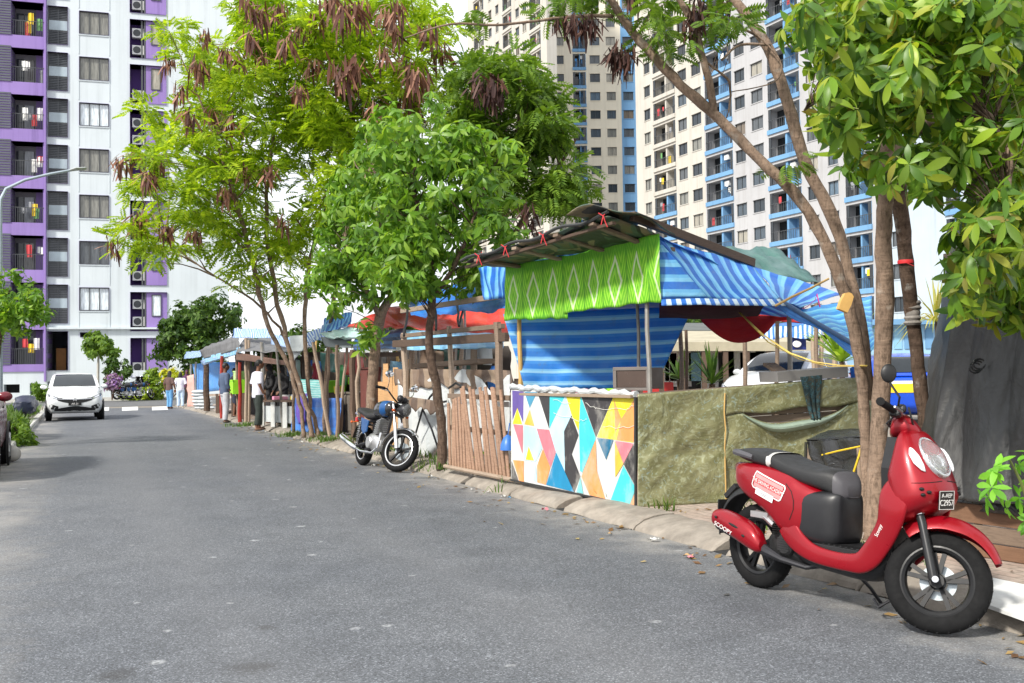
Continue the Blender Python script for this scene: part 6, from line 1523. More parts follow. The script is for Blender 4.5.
# blue taxi and white car inside the market
bc = D(922, 400, 20.5); YEL = mat('yellow_band', srgb(226, 200, 40), .4)
hatchback('blue car with yellow and white bands parked behind the leaning trunk', (bc.x + .75, bc.y + 3.7, PZ), R(-106), mat('royal_blue_paint', srgb(16, 74, 196), .25, .1, .05, 1, coat=.5), False,
          [((3.955, -.5, .72), (3.965, .45, .9), YEL), ((3.955, -.5, .9), (3.965, .45, .96), WDEC)])
wc = D(752, 400, 20.5)
hatchback('white car parked inside the market behind the olive tarp wall', (wc.x, wc.y, PZ + .1), R(52), CARW, False)
# a sheeted motorcycle in the planting strip, and far bikes by the hedge
t = thing('covered_motorcycle', 'motorcycle under a dark navy cover beside the green planting strip', 'motorcycle', (*D(25, 410, 31)[:2], .1), rdir)
m = MB(); st_ = [(a_, b_ * .72, c_, d_ * .8) for a_, b_, c_, d_ in [(-1.05, .75, .1, .25), (-.9, .7, .28, .34), (-.4, .72, .33, .4), (.1, .74, .34, .42), (.5, .82, .4, .46), (.8, .74, .28, .4), (.98, .6, .12, .24)]]
m.loft([[V(p.x, p.y * (1 + .12 * math.sin(k * 1.9 + p.x * 5)), p.z) for k, p in enumerate(se_ring(s[0], s[1], s[2], s[3], .7, 26))] for s in smooth_st(st_, 4)]); m.build('cover', mat('navy_cover', srgb(28, 36, 58), .45, 0, .2, 3, .5, 8), t, True, 180)
t.scale = (.9, .85, .78)
for x in (-.75, .75):
    m = MB(); m.lathe((x, 0, .3), [(.2, -.05), (.29, -.045), (.3, 0), (.29, .045), (.2, .05)], 'y', 24); m.build('wheel', RUBBER, t, True)
for k, (px, Y, a) in enumerate(((117, 57.5, .9), (124, 57.8, 1.15), (129, 58.2, .7))):
    c = copy_tree(mot); c.location = (*D(px, 395, Y)[:2], .11); c.rotation_euler = (0, 0, a); c['label'] = ('dark motorcycle parked by the hedge, next to the purple bush', 'dark motorcycle parked in the middle of three by the hedge', 'dark motorcycle parked by the hedge, next to the yellow shrub')[k]; c['group'] = 'motorcycles by the far hedge'
# ------------------------------------------------------------------ people
SKIN = mat('brown_skin', srgb(112, 74, 54), .6, 0, .08, 9); HAIR = mat('black_hair', (.012, .011, .011), .55, 0, .3, 30)
def remesh(o, vox, sm=2):
    md = o.modifiers.new('remesh', 'REMESH'); md.mode = 'VOXEL'; md.voxel_size = vox; md.use_smooth_shade = True
    ms = o.modifiers.new('smooth', 'SMOOTH'); ms.factor = .5; ms.iterations = sm
    return o
def person(label, loc, rz, H, pose, top, bottom, hair='short', shoe=None, sleeve=.5, leg=1.0, skirt=False, female=False, group=None, sit=0.):
    """pose: {'la': (elbow, hand), 'ra': (...)} in body units of height 1, x to the body's left, y behind, z up"""
    t = thing('person', label, 'person', loc, rz, group)
    k = H
    def P(x, y, z): return V(x * k, y * k, z * k)
    shw = .115 if not female else .098
    hipw = .05
    ft = pose.get('feet', ((.055, -.02), (-.055, .02)))
    hip = [P(hipw, 0, .5), P(-hipw, 0, .5)]
    ank = [P(ft[0][0], ft[0][1], .045), P(ft[1][0], ft[1][1], .045)]
    kne = [hip[i].lerp(ank[i], .5) + P(0, -.018, 0) for i in (0, 1)]
    hy = pose.get('head', (0, -.02))
    m = MB()
    # torso, neck, head
    m.loft([[P(cx + w * math.cos(a), cy + d * math.sin(a), z) for a in np.linspace(0, 2 * math.pi, 17)[:-1]] for z, w, d, cx, cy in ((.47, .07, .055, 0, 0), (.53, .082, .06, 0, 0), (.6, .073, .056, 0, 0), (.68, .085, .06, 0, -.002), (.75, .1, .06, 0, 0), (.795, .1, .05, 0, .004), (.82, .06, .04, 0, .004), (.835, .032, .032, 0, 0))])
    m.tube([P(0, .004, .81), P(hy[0] * .4, hy[1] * .4, .86), P(hy[0], hy[1] + .012, .895)], [.034 * k, .03 * k, .03 * k], 10)
    hc = P(hy[0], hy[1], .935)
    m.ell(hc, (.043 * k, .055 * k, .064 * k), 16, 12); m.ell(hc + P(0, -.02, -.03), (.034 * k, .034 * k, .034 * k), 12, 8)
    m.ell(hc + P(0, -.057, -.008), (.009 * k, .014 * k, .016 * k), 8, 6)
    for sg in (-1, 1):
        m.ell(hc + P(sg * .043, .004, -.006), (.008 * k, .014 * k, .02 * k), 8, 6); m.ell(hc + P(sg * .02, -.05, .012), (.012 * k, .01 * k, .006 * k), 8, 5)
    m.ell(hc + P(0, -.05, -.034), (.016 * k, .01 * k, .006 * k), 8, 5)
    for i, sg in ((0, 1), (1, -1)):
        m.tube([hip[i], kne[i], ank[i]], [.05 * k, .034 * k, .021 * k], 10)
        m.ell(ank[i] + P(sg * .006, -.03, -.022), (.024 * k, .062 * k, .022 * k), 12, 6)
        sh_ = P(sg * shw, .003, .79); el, hd_ = [P(*q) for q in pose['la' if sg > 0 else 'ra']]
        m.tube([P(sg * shw * .7, .003, .8), sh_, sh_.lerp(el, .5), el, el.lerp(hd_, .85)], [.034 * k, .034 * k, .028 * k, .023 * k, .016 * k], 10)
        d = (hd_ - el).normalized(); side = d.cross(V(0, 1, 0)); side = side.normalized() if side.length > .1 else V(1, 0, 0); nrm = side.cross(d)
        pc = hd_ + d * .02 * k; m.ell(pc, (.026 * k, .012 * k, .03 * k), 10, 6, Matrix((side, nrm, d)).transposed())
        for f_, L in ((-1.5, .036), (-.5, .043), (.5, .041), (1.5, .033)):
            b_ = pc + side * (f_ * .0115 * k) + d * .024 * k; e1 = b_ + d * L * .5 * k + nrm * .006 * k; m.tube([b_ - d * .012 * k, b_, e1, e1 + d * L * .45 * k + nrm * .013 * k], .0052 * k, 6)
        b_ = pc + side * (-sg * .022 * k) - d * .004 * k; m.tube([b_ + side * sg * .01 * k, b_, b_ - side * sg * .012 * k + d * .022 * k, b_ - side * sg * .01 * k + d * .04 * k], .006 * k, 6)
    body = remesh(m.build('body', SKIN, t), .0065 * k, 2)
    # eyes
    e = MB()
    for sg in (-1, 1): e.ell(hc + P(sg * .02, -.0515, .0035), (.007 * k, .004 * k, .0045 * k), 8, 5)
    e.build('eyes', mat('dark_eye', (.02, .015, .012), .2), body, True); 
    # shirt
    m = MB(); ext = .014
    zb = pose.get('shirt_z', .48)
    m.loft([[P((w + ext) * math.cos(a), cy + (d + ext) * math.sin(a) , z) for a in np.linspace(0, 2 * math.pi, 21)[:-1]] for z, w, d, cy in ((zb, .085, .066, 0), (.55, .084, .064, 0), (.62, .078, .06, 0), (.68, .087, .062, 0), (.75, .1, .06, 0), (.797, .096, .048, .004), (.822, .056, .038, .004), (.834, .036, .034, .002))])
    for i, sg in ((0, 1), (1, -1)):
        sh_ = P(sg * shw, .003, .79); el, hd_ = [P(*q) for q in pose['la' if sg > 0 else 'ra']]
        pts = [P(sg * shw * .5, .003, .795), sh_ + P(0, 0, .004), sh_.lerp(el, .5)]; rr = [.042, .046, .043]
        if sleeve > .5: pts += [el, el.lerp(hd_, (sleeve - .5) * 2)]; rr += [.036, .031]
        else: pts += [sh_.lerp(el, .5 + sleeve * .8)]; rr += [.045]
        m.tube(pts, [x * k for x in rr], 12)
    remesh(m.build('shirt', top, t), .009 * k, 3)
    # trousers or skirt
    m = MB()
    if skirt:
        m.loft([[P((w) * math.cos(a) * (1 + .06 * math.sin(a * 7)), d * math.sin(a) * (1 + .06 * math.cos(a * 6)), z) for a in np.linspace(0, 2 * math.pi, 33)[:-1]] for z, w, d in ((.56, .08, .066), (.48, .1, .08), (.3, .11, .09), (.1, .125, .1), (.05, .128, .102))])
    else:
        m.loft([[P((w) * math.cos(a), d * math.sin(a), z) for a in np.linspace(0, 2 * math.pi, 21)[:-1]] for z, w, d in ((.56, .083, .066), (.5, .094, .074), (.455, .088, .07), (.44, .06, .05))])
        for i in (0, 1):
            a_ = hip[i].lerp(ank[i], leg)
            m.tube([hip[i], hip[i].lerp(kne[i], .5), kne[i], kne[i].lerp(ank[i], .5) if leg > .8 else a_, a_ + P(0, 0, .0)], [.062 * k, .057 * k, .047 * k, .042 * k, .042 * k], 12)
    remesh(m.build('skirt' if skirt else 'trousers', bottom, t), .009 * k, 2)
    # hair
    m = MB()
    if hair == 'short': m.ell(hc + P(0, .009, .012), (.0465 * k, .055 * k, .06 * k), 16, 10)
    elif hair == 'scarf':
        m.ell(hc + P(0, .008, .006), (.054 * k, .062 * k, .068 * k), 16, 10); m.loft([[P(hy[0] + w * math.cos(a), hy[1] + .015 + d * math.sin(a), z) for a in np.linspace(0, 2 * math.pi, 17)[:-1]] for z, w, d in ((.93, .05, .05), (.87, .05, .05), (.82, .085, .062), (.76, .12, .08))])
    else:
        m.ell(hc + P(0, .01, .012), (.05 * k, .058 * k, .062 * k), 16, 10); m.loft([[P(hy[0] + w * math.cos(a), hy[1] + .034 + d * math.sin(a), z) for a in np.linspace(0, 2 * math.pi, 17)[:-1]] for z, w, d in ((.96, .044, .03), (.9, .055, .032), (.82, .062, .03), (.72, .06, .028), (.68, .035, .018))])
    remesh(m.build('headscarf' if hair == 'scarf' else 'hair', HAIR if hair != 'scarf' else top, t), .007 * k, 1)
    if hair == 'scarf' or hair == 'long': pass
    if shoe:
        for i, sg in ((0, 1), (1, -1)):
            m = MB(); c = ank[i] + P(sg * .006, -.03, -.03); m.ell(c, (.028 * k, .068 * k, .018 * k), 14, 6); m.ell(c + P(0, -.02, .008), (.027 * k, .03 * k, .014 * k), 12, 6); m.build('shoe', shoe, t, True)
    return t
shirt_w = mat('white_shirt', srgb(222, 220, 234), .8, 0, .06, 6); tr_d = mat('dark_green_trousers', srgb(46, 54, 50), .8, 0, .15, 6); shirt_b = mat('slate_blue_shirt', srgb(72, 86, 112), .8, 0, .12, 6); tr_g = mat('light_grey_trousers', srgb(176, 178, 184), .8, 0, .1, 6)
jean = mat('blue_jeans', srgb(92, 146, 190), .85, 0, .15, 8); pale = mat('pale_blue_trousers', srgb(186, 206, 228), .85, 0, .1, 8); tan = mat('brown_top', srgb(92, 70, 66), .85, 0, .15, 8); blk = mat('black_robe', (.014, .013, .015), .8, 0, .2, 6); maroon = mat('maroon_scarf', srgb(128, 24, 44), .8, 0, .15, 6)
SHOE = mat('dark_sandal', (.05, .035, .03), .7); BROWN_S = mat('brown_sandal', (.12, .07, .05), .7)
hang = {'la': ((.15, .02, .64), (.155, -.04, .5)), 'ra': ((-.15, .02, .64), (-.155, -.04, .5))}
g = G(258, 432.5, 0.0)
person('man in a loose white shirt and dark trousers standing at a market counter', (g.x, g.y, .05), R(122), 1.68, {'la': ((.15, .03, .64), (.12, -.1, .54)), 'ra': ((-.15, .02, .64), (-.14, -.05, .5)), 'head': (0, -.03), 'feet': ((.06, -.04), (-.06, .04)), 'shirt_z': .46}, shirt_w, tr_d, 'short', BROWN_S, .5, .93)
g = G(225, 424.5, 0.0)
person('man in a slate blue shirt and light grey trousers standing at the kerb', (g.x, g.y, .05), R(128), 1.68, hang, shirt_b, tr_g, 'short', SHOE, .75)
g = G(220.5, 422, .0)
person('bare legged person in dark shorts standing behind the man in slate blue', (g.x + .1, g.y + 1.1, PZ), R(120), 1.5, hang, blk, mat('dark_shorts', (.03, .035, .06), .8), 'short', SHOE, .4, .5)
g = G(169.5, 409, 0.)
person('woman with long dark hair, brown top and blue jeans near the crossing', (g.x, g.y, .02), R(160), 1.6, hang, tan, jean, 'long', SHOE, .5, 1.0, False, True)
g = G(180.5, 408, 0.)
person('woman in a white top and pale trousers near the crossing', (g.x, g.y, .02), R(200), 1.56, hang, shirt_w, pale, 'long', WHITE_PAINT, .5, 1.0, False, True)
g = D(187, 405, 46)
person('person in a dark purple dress beyond the two women', (g.x, g.y, .1), R(10), 1.58, hang, mat('purple_dress', srgb(74, 36, 76), .8), blk, 'scarf', SHOE, .9, 1.0, True, True)
for (px, Y, H, rz, tp, bt, lab) in ((271, 26.4, 1.55, -60, blk, blk, 'person in a black robe behind the white legged counter'), (283, 25.6, 1.5, -40, blk, blk, 'black robed person bending over the goods, behind the counter'), (318, 24.2, 1.55, -70, maroon, blk, 'woman in a maroon headscarf beside the mint table cloth')):
    g = D(px, 400, Y); person(lab, (g.x, g.y, PZ), R(rz), H, {'la': ((.15, -.03, .64), (.1, -.14, .56)), 'ra': ((-.15, -.03, .64), (-.1, -.14, .55)), 'head': (0, -.035)}, tp, bt, 'scarf', None, .9, 1.0, True, True)
# ------------------------------------------------------------------ trees and plants
def unit(a): return a / np.maximum(np.linalg.norm(a, axis=1, keepdims=True), 1e-9)
def tmpl_leaf(rows, w, droop, fold=.12):
    """rows x 3 blade with a fold along the midrib"""
    a = np.linspace(0, 1, rows); ww = np.interp(a, [0, .12, .35, .65, .88, 1], [.02, .35, .8, 1., .62, .03]) * w
    v = []
    for i in range(rows):
        c = -droop * a[i] ** 2
        v += [(a[i], -ww[i], c + fold * ww[i]), (a[i], 0, c), (a[i], ww[i], c + fold * ww[i])]
    q = []
    for i in range(rows - 1):
        for j in (0, 1): b = i * 3 + j; q.append((b, b + 1, b + 4, b + 3))
    return np.array(v), np.array(q)
def tmpl_spray(pairs=6, pl=.3, pw=.085, droop=.25):
    v = []; q = []
    for i in range(pairs):
        a = .18 + .8 * i / (pairs - 1); L = pl * (.75 + .5 * math.sin(math.pi * (i + 1) / (pairs + 1)))
        for s in (-1, 1):
            b = len(v); c = -droop * a * a
            v += [(a, 0, c), (a + .04 - pw, s * L * .5, c - .03), (a + .16, s * L, c - .1), (a + .10 + pw * .6, s * L * .45, c - .03)]; q.append((b, b + 1, b + 2, b + 3) if s > 0 else (b, b + 3, b + 2, b + 1))
    return np.array(v), np.array(q)
LEAF_NEAR = tmpl_leaf(6, .185, .3); LEAF_MID = tmpl_leaf(3, .23, .2, .2); SPRAY = tmpl_spray(); SPRAY_NEAR = tmpl_spray(8, .34, .05, .2); LEAF_FAR = tmpl_leaf(3, .3, .15, .2)
def place(name, pos, axis, nrm, L, tm, mtl, parent):
    tv, tq = tm; n = len(pos); axis = unit(axis); side = unit(np.cross(nrm, axis)); up = np.cross(axis, side)
    L = np.asarray(L).reshape(-1, 1, 1)
    P = pos[:, None, :] + L * (tv[None, :, 0:1] * axis[:, None, :] + tv[None, :, 1:2] * side[:, None, :] + tv[None, :, 2:3] * up[:, None, :])
    Q = (np.arange(n) * len(tv))[:, None, None] + tq[None]
    return fast_mesh(name, P.reshape(-1, 3), Q.reshape(-1, 4), mtl, parent)
def sample_ell(ells, n, Y0, Y1, sh=0):
    """points in a set of picture-plane ellipses, spread in depth between Y0 and Y1"""
    ells = [(e[0], e[1], max(e[2] - sh, 6), max(e[3] - sh, 6), *e[4:]) for e in ells]
    ar = np.array([e[2] * e[3] * (e[4] if len(e) > 4 else 1.) for e in ells], float); out = []
    for k in rng.choice(len(ells), n, p=ar / ar.sum()):
        e = ells[k]; a = rng.uniform(0, 6.283); r = math.sqrt(rng.uniform(0, 1))
        px, py = e[0] + e[2] * r * math.cos(a), e[1] + e[3] * r * math.sin(a)
        h = math.sqrt(max(1 - r * r * .8, .05)); out.append(D(px, py, (Y0 + Y1) / 2 + (Y1 - Y0) / 2 * rng.uniform(-1, 1) * h))
    return np.array([tuple(p) for p in out])
def crown_sprays(name, clumps, per, L, mtl, parent, rad=.42, tm=SPRAY, droop=.35):
    c = np.repeat(clumps, per, 0); n = len(c); d = unit(rng.normal(size=(n, 3))); d[:, 2] = np.abs(d[:, 2]) * .7 - .15; d = unit(d)
    pos = c + d * rad * rng.uniform(.1, 1., (n, 1)); ax = d + rng.normal(0, .45, (n, 3)); ax[:, 2] -= droop
    nr = np.c_[rng.normal(0, .45, (n, 2)), np.ones(n)]
    return place(name, pos, ax, nr, L * rng.uniform(.6, 1.25, n), tm, mtl, parent)
def crown_whorls(name, clumps, whorls, per, L, mtl, parent, rad=.35, tm=LEAF_MID, droop=.25, twigs=None):
    c = np.repeat(clumps, whorls, 0); n = len(c); d = unit(rng.normal(size=(n, 3))); d[:, 2] = d[:, 2] * .8 + .12; d = unit(d)
    tip = c + d * rad * rng.uniform(.25, 1., (n, 1))
    if twigs is not None: twigs.extend(zip(c, tip))
    t = d + np.array([0, 0, .35]); t = unit(t); e1 = unit(np.cross(t, rng.normal(size=(n, 3)))); e2 = np.cross(t, e1)
    P = []; A = []; Nn = []; LL = []
    for k in range(per):
        a = 2 * math.pi * k / per + rng.uniform(-.35, .35, (n, 1)); up = rng.uniform(-.15, .6, (n, 1))
        ra = np.cos(a) * e1 + np.sin(a) * e2; ax = ra + t * up; ax[:, 2] -= droop * rng.uniform(.3, 1.8, n)
        P.append(tip - t * rng.uniform(0, .25, (n, 1)) * L); A.append(ax); Nn.append(t + rng.normal(0, .3, (n, 3))); LL.append(L * rng.uniform(.55, 1.2, n))
    return place(name, np.concatenate(P), np.concatenate(A), np.concatenate(Nn), np.concatenate(LL), tm, mtl, parent)
def path_px(pts):
    """(px, py, depth, radius) points joined by a smooth limb"""
    c = [(*D(x, y, Y), r) for x, y, Y, r in pts]
    s = smooth_st(c, 5); return [V(*p[:3]) for p in s], [max(p[3], .003) for p in s]
def limb(parent, name, pts, mtl, n=10, wob=.0, foot=False):
    p, r = path_px(pts)
    if foot: p[0].z = PZ - .02; r[0] *= 1.25
    p = [q + V(random.gauss(0, wob), random.gauss(0, wob), 0) for q in p]
    r = [x * (1 + random.uniform(-.06, .09)) for x in r]
    m = MB(); m.tube(p, r, n); o = m.build(name, mtl, parent, True, ang=180); return o, p
def twig_mesh(parent, name, stems, clumps, r0, mtl, frac=1.0, n=5, lmax=0):
    S = np.array([tuple(p) for s in stems for p in s]); m = MB()
    for c in clumps[rng.random(len(clumps)) < frac]:
        d = np.linalg.norm(S - c, axis=1) + np.maximum(S[:, 2] - c[2] + .3, 0) * 2.0
        if lmax and np.min(np.linalg.norm(S - c, axis=1)) > lmax: continue
        a = Vector(S[np.argmin(d)]); b = Vector(c); L = (b - a).length
        mid = a.lerp(b, .5) + V(random.gauss(0, .08), random.gauss(0, .08), .12) * L * .6; m.tube([a, a.lerp(mid, .5) + V(0, 0, .02 * L), mid, b], [r0 * min(1, .3 + L * .35), r0 * .7 * min(1, .3 + L * .3), r0 * .5 * min(1, .4 + L * .2), r0 * .22], n, cap=False)
    return m.build(name, mtl, parent, True, ang=180)
def pod_master(name, mtl, L=.2, n=15, spread=.55):
    v = []; q = []
    for k in range(n):
        a = rng.uniform(0, 6.283); t = abs(rng.normal(0, spread)); d = np.array([math.cos(a) * math.sin(t), math.sin(a) * math.sin(t), -math.cos(t)]); s = np.array([-math.sin(a + .7), math.cos(a + .7), 0]) * L * rng.uniform(.05, .08); l = L * rng.uniform(.45, 1.1); o = rng.normal(0, L * .2, 3); nn = np.cross(d, s) * .35
        b = len(v); v += [o - s * .3, o + s * .3, o + d * l * .5 + s + nn, o + d * l * .5 - s + nn, o + d * l + s * .35, o + d * l - s * .35]; q += [(b, b + 1, b + 2, b + 3), (b + 3, b + 2, b + 4, b + 5)]
    v += [(0, 0, .1 * L), (L * .03, 0, .1 * L), (L * .03, 0, -.2 * L), (0, 0, -.2 * L)]; b = len(v); q.append((b - 4, b - 3, b - 2, b - 1))
    return fast_mesh(name, np.array(v), np.array(q), mtl, None)
POD_P = leaf_mat('dry_pods', [srgb(84, 54, 48), srgb(120, 84, 74), srgb(160, 120, 104), srgb(100, 66, 56), srgb(70, 44, 40)], .15, .6, .3); POD_D = leaf_mat('dark_pods', [srgb(46, 30, 30), srgb(70, 46, 44), srgb(92, 64, 56)], .1, .6, .3)
def pods(parent, spots, mtl, L):
    ms = [pod_master('seed_pod_cluster', mtl, L, 30) for _ in range(3)]
    for i, (px, py, Y, s) in enumerate(spots):
        o = ms[i] if i < 3 else ms[i % 3].copy()
        if i >= 3: col.objects.link(o)
        o.parent = parent; o.location = D(px, py, Y) - FR[parent.name].translation; o.scale = (s, s, s); o.rotation_euler = (0, 0, i * 1.7)
def tree(name, label, base, group=None):
    return thing(name, label, 'tree', base, 0, group)
def local(o, t):
    """limbs and crowns are surveyed in world space: shift them into their tree's frame"""
    o.data.transform(Matrix.Translation(-FR[t.name].translation)); return o

LF_YG = leaf_mat('leucaena_leaf', [srgb(104, 134, 30), srgb(138, 168, 38), srgb(164, 190, 48), srgb(118, 152, 42), srgb(182, 198, 62)], .5, .55, .25)
LF_MG = leaf_mat('mid_green_leaf', [srgb(66, 104, 34), srgb(98, 140, 44), srgb(118, 160, 50), srgb(80, 120, 40), srgb(146, 180, 62), srgb(72, 110, 38)], .42, .42, .4)
LF_FG = leaf_mat('near_green_leaf', [srgb(58, 92, 36), srgb(90, 128, 42), srgb(114, 152, 46), srgb(72, 108, 40), srgb(144, 172, 54), srgb(62, 96, 40), srgb(98, 136, 46), srgb(166, 186, 64), srgb(120, 110, 52)], .4, .4, .4)
LF_DG = leaf_mat('dark_green_leaf', [srgb(40, 66, 26), srgb(60, 90, 32), srgb(84, 112, 40), srgb(50, 78, 28)], .3, .5, .3)
LF_LG = leaf_mat('drooping_green_leaf', [srgb(72, 104, 38), srgb(96, 128, 46), srgb(118, 148, 56), srgb(84, 116, 42)], .4, .5, .3)

# ---- yellow-green podded tree over the far stalls
b = G(308, 437, PZ)
t1 = tree('podded_tree', 'large multi-stemmed yellow green tree with hanging brown pods over the far stalls', b)
Yt = b.y
ST = [[(304, 436, Yt + .1, .042), (301, 410, Yt + .1, .042), (288, 365, Yt + .1, .045), (268, 325, Yt + .1, .045), (255, 270, Yt - .2, .05), (236, 200, Yt - .6, .04), (215, 140, Yt - .9, .02)],
      [(312, 437, Yt, .05), (308, 412, Yt, .05), (297, 377, Yt, .05), (286, 338, Yt, .047), (273, 280, Yt + .3, .05), (266, 210, Yt + .6, .04), (275, 130, Yt + .8, .03), (290, 60, Yt + 1, .015)],
      [(319, 437, Yt + .1, .042), (310, 400, Yt + .2, .04), (306, 350, Yt + .2, .04), (305, 300, Yt + .4, .046), (312, 250, Yt + .5, .04), (335, 190, Yt + .3, .034), (352, 110, Yt, .03), (372, 40, Yt, .015)],
      [(294, 420, Yt + .6, .03), (292, 375, Yt + .6, .03), (284, 335, Yt + .8, .028), (252, 300, Yt + .6, .022), (205, 270, Yt + .2, .016), (165, 240, Yt, .01)],
      [(324, 432, Yt + .8, .042), (328, 350, Yt + .9, .04), (338, 280, Yt + 1, .045), (372, 200, Yt + 1, .035), (405, 120, Yt + .6, .03), (420, 40, Yt + .2, .015)]]
stems = []
for s in ST: o, p = limb(t1, 'trunk', s, BARK, 9, .012, True); local(o, t1); stems.append(p)
E1 = [(195, 175, 66, 70), (262, 125, 85, 85), (330, 75, 85, 80, .9), (235, 235, 90, 48), (395, 62, 75, 80, .9), (345, 170, 50, 80, .9), (150, 225, 40, 45, .8), (300, 15, 75, 45), (440, 70, 45, 65, .9), (210, 60, 40, 40, .35), (150, 130, 35, 35, .5), (280, 285, 50, 30, .6), (178, 42, 25, 30, .15)]
cl = sample_ell(E1, 315, Yt - 2.3, Yt + 2.4, 8)
local(crown_sprays('crown', cl, 34, .25, LF_YG, t1, .44), t1)
local(twig_mesh(t1, 'branch', stems, cl, .032, BARK, .6), t1)
pods(t1, [(x, y, Yt - 2.3 + (i % 5) * .25, s) for i, (x, y, s) in enumerate([(248, 2, 1.1), (262, 10, 1.2), (200, 66, 1.2), (236, 56, 1), (225, 48, 1), (285, 42, 1.1), (180, 90, 1), (188, 112, 1.1), (230, 122, 1.2), (262, 58, .9), (345, 2, 1.7), (330, 0, 1.3), (362, 8, 1.4), (318, 14, 1.2), (300, 28, 1), (340, 70, 1.5), (354, 60, 1.5), (396, 30, 1.2), (405, 66, 1.4), (410, 90, 1.7), (417, 74, 1.5), (382, 52, 1.1), (120, 160, 1), (132, 155, .9), (155, 168, 1.2), (148, 174, 1), (225, 192, 1), (140, 218, 1.1), (166, 226, 1), (195, 232, .9), (114, 245, .8), (270, 168, 1), (246, 170, .9), (282, 222, .9), (212, 110, 1), (300, 90, 1), (372, 108, 1.2), (428, 26, 1.3), (440, 50, 1.2), (168, 62, .9), (250, 35, 1), (205, 35, .8), (280, 10, 1), (312, 60, 1.1), (386, 14, 1.3), (400, 6, 1.2)])], POD_P, .36)

# ---- drooping tree behind the camouflage roof
b = V(*D(486, 430, 18.5)[:2], PZ)
t3 = tree('podded_tree', 'loose drooping green tree with dark pods rising behind the camouflage roof', b)
stems = []
for s in ([(486, 430, 18.5, .1), (490, 330, 18.5, .09), (498, 250, 18.3, .07), (515, 160, 18.2, .045), (520, 80, 18, .02)], [(490, 400, 18.5, .08), (505, 260, 18.5, .06), (545, 190, 18.3, .04), (575, 140, 18, .02)]): o, p = limb(t3, 'trunk', s, BARK_DARK, 8, .01, True); local(o, t3); stems.append(p)
cl = sample_ell([(535, 120, 50, 55), (508, 75, 40, 40), (560, 185, 42, 50), (498, 175, 40, 60), (588, 150, 18, 35, .6), (520, 230, 45, 30, .7), (475, 110, 40, 70, .9)], 95, 17.2, 19.6, 24)
local(crown_sprays('crown', cl, 32, .28, LF_LG, t3, .4, droop=.6), t3); local(twig_mesh(t3, 'branch', stems, cl, .03, BARK_DARK, .6), t3)
pods(t3, [(484, 78, 17.0, 1.2), (497, 84, 17, 1.2), (476, 84, 17, 1), (525, 205, 17, 1), (528, 222, 17, .9), (492, 92, 17, 1)], POD_D, .36)

# ---- two broad-leaved trees at the kerb
b = G(440, 468, PZ)
t2 = tree('broadleaf_tree', 'young broad-leaved tree with a slim bent dark trunk beside the slat fence', b)
o, p1 = limb(t2, 'trunk', [(442, 469, b.y, .07), (442, 430, b.y, .062), (437, 390, b.y, .062), (429, 345, b.y, .055), (432, 300, b.y, .05), (428, 240, b.y, .04), (412, 180, b.y, .025), (420, 130, b.y, .012)], BARK_DARK, 10, .004, True); local(o, t2)
o, p2 = limb(t2, 'trunk', [(430, 300, b.y, .035), (455, 265, b.y - .2, .03), (475, 215, b.y - .2, .02), (490, 170, b.y, .01)], BARK_DARK, 8); local(o, t2)
E2 = [(440, 200, 62, 75), (420, 140, 62, 45), (455, 245, 52, 50), (485, 175, 38, 55), (395, 200, 45, 60), (430, 272, 58, 34, .9), (500, 215, 26, 42, .7), (400, 262, 40, 40, .9)]
cl = sample_ell(E2, 165, b.y - .9, b.y + 1.1, 7); tw = []
local(crown_whorls('crown', cl, 7, 7, .165, LF_MG, t2, .27, tmpl_leaf(4, .17, .35, .15), .65, tw), t2); local(twig_mesh(t2, 'branch', [p1, p2], cl, .022, BARK_DARK, .8), t2)
b = V(*D(368, 430, 17.3)[:2], PZ)
t2b = tree('broadleaf_tree', 'broad-leaved tree with a pale straight trunk behind the blue motorcycle', b)
o, p1 = limb(t2b, 'trunk', [(367, 450, 17.3, .105), (371, 405, 17.3, .095), (375, 350, 17.3, .09), (382, 312, 17.3, .085), (396, 285, 17.2, .07), (380, 230, 17, .05), (365, 180, 16.8, .025)], BARK, 10, .006, True); local(o, t2b)
o, p2 = limb(t2b, 'trunk', [(380, 318, 17.3, .045), (362, 280, 17.0, .035), (345, 240, 16.8, .03)], BARK, 8); local(o, t2b)
cl = sample_ell([(365, 215, 42, 65), (345, 255, 32, 45), (385, 160, 45, 40), (395, 250, 40, 45), (335, 280, 26, 32, .8), (365, 285, 36, 24, .8), (375, 330, 10, 12, .9), (368, 340, 9, 10, .9)], 120, 16.3, 18.2, 5)
local(crown_whorls('crown', cl, 7, 7, .19, LF_MG, t2b, .3, tmpl_leaf(4, .17, .35, .15), .65), t2b); local(twig_mesh(t2b, 'branch', [p1, p2], cl, .025, BARK, .7), t2b)

# ---- the trees over the scooter
b = G(872, 540, PZ)
ta_ = tree('broadleaf_tree', 'broad-leaved tree with the thick straight trunk right behind the scooter', b)
o, p1 = limb(ta_, 'trunk', [(874, 541, 7.2, .07), (877, 470, 7.2, .063), (881, 400, 7.18, .062), (885, 300, 7.1, .06), (884, 225, 7.0, .054), (890, 150, 6.8, .058), (905, 60, 6.5, .045), (925, -40, 6.2, .03)], BARK, 14, .004, True); local(o, ta_)
o, p2 = limb(ta_, 'trunk', [(889, 160, 6.85, .04), (930, 120, 6.2, .035), (975, 110, 5.5, .028), (1010, 150, 5.1, .018), (1000, 230, 4.9, .01)], BARK, 8, .004); local(o, ta_)
o, p3 = limb(ta_, 'trunk', [(893, 120, 6.7, .03), (860, 95, 6.3, .025), (830, 90, 6.0, .015), (805, 110, 5.9, .008)], BARK, 8, .004); local(o, ta_)
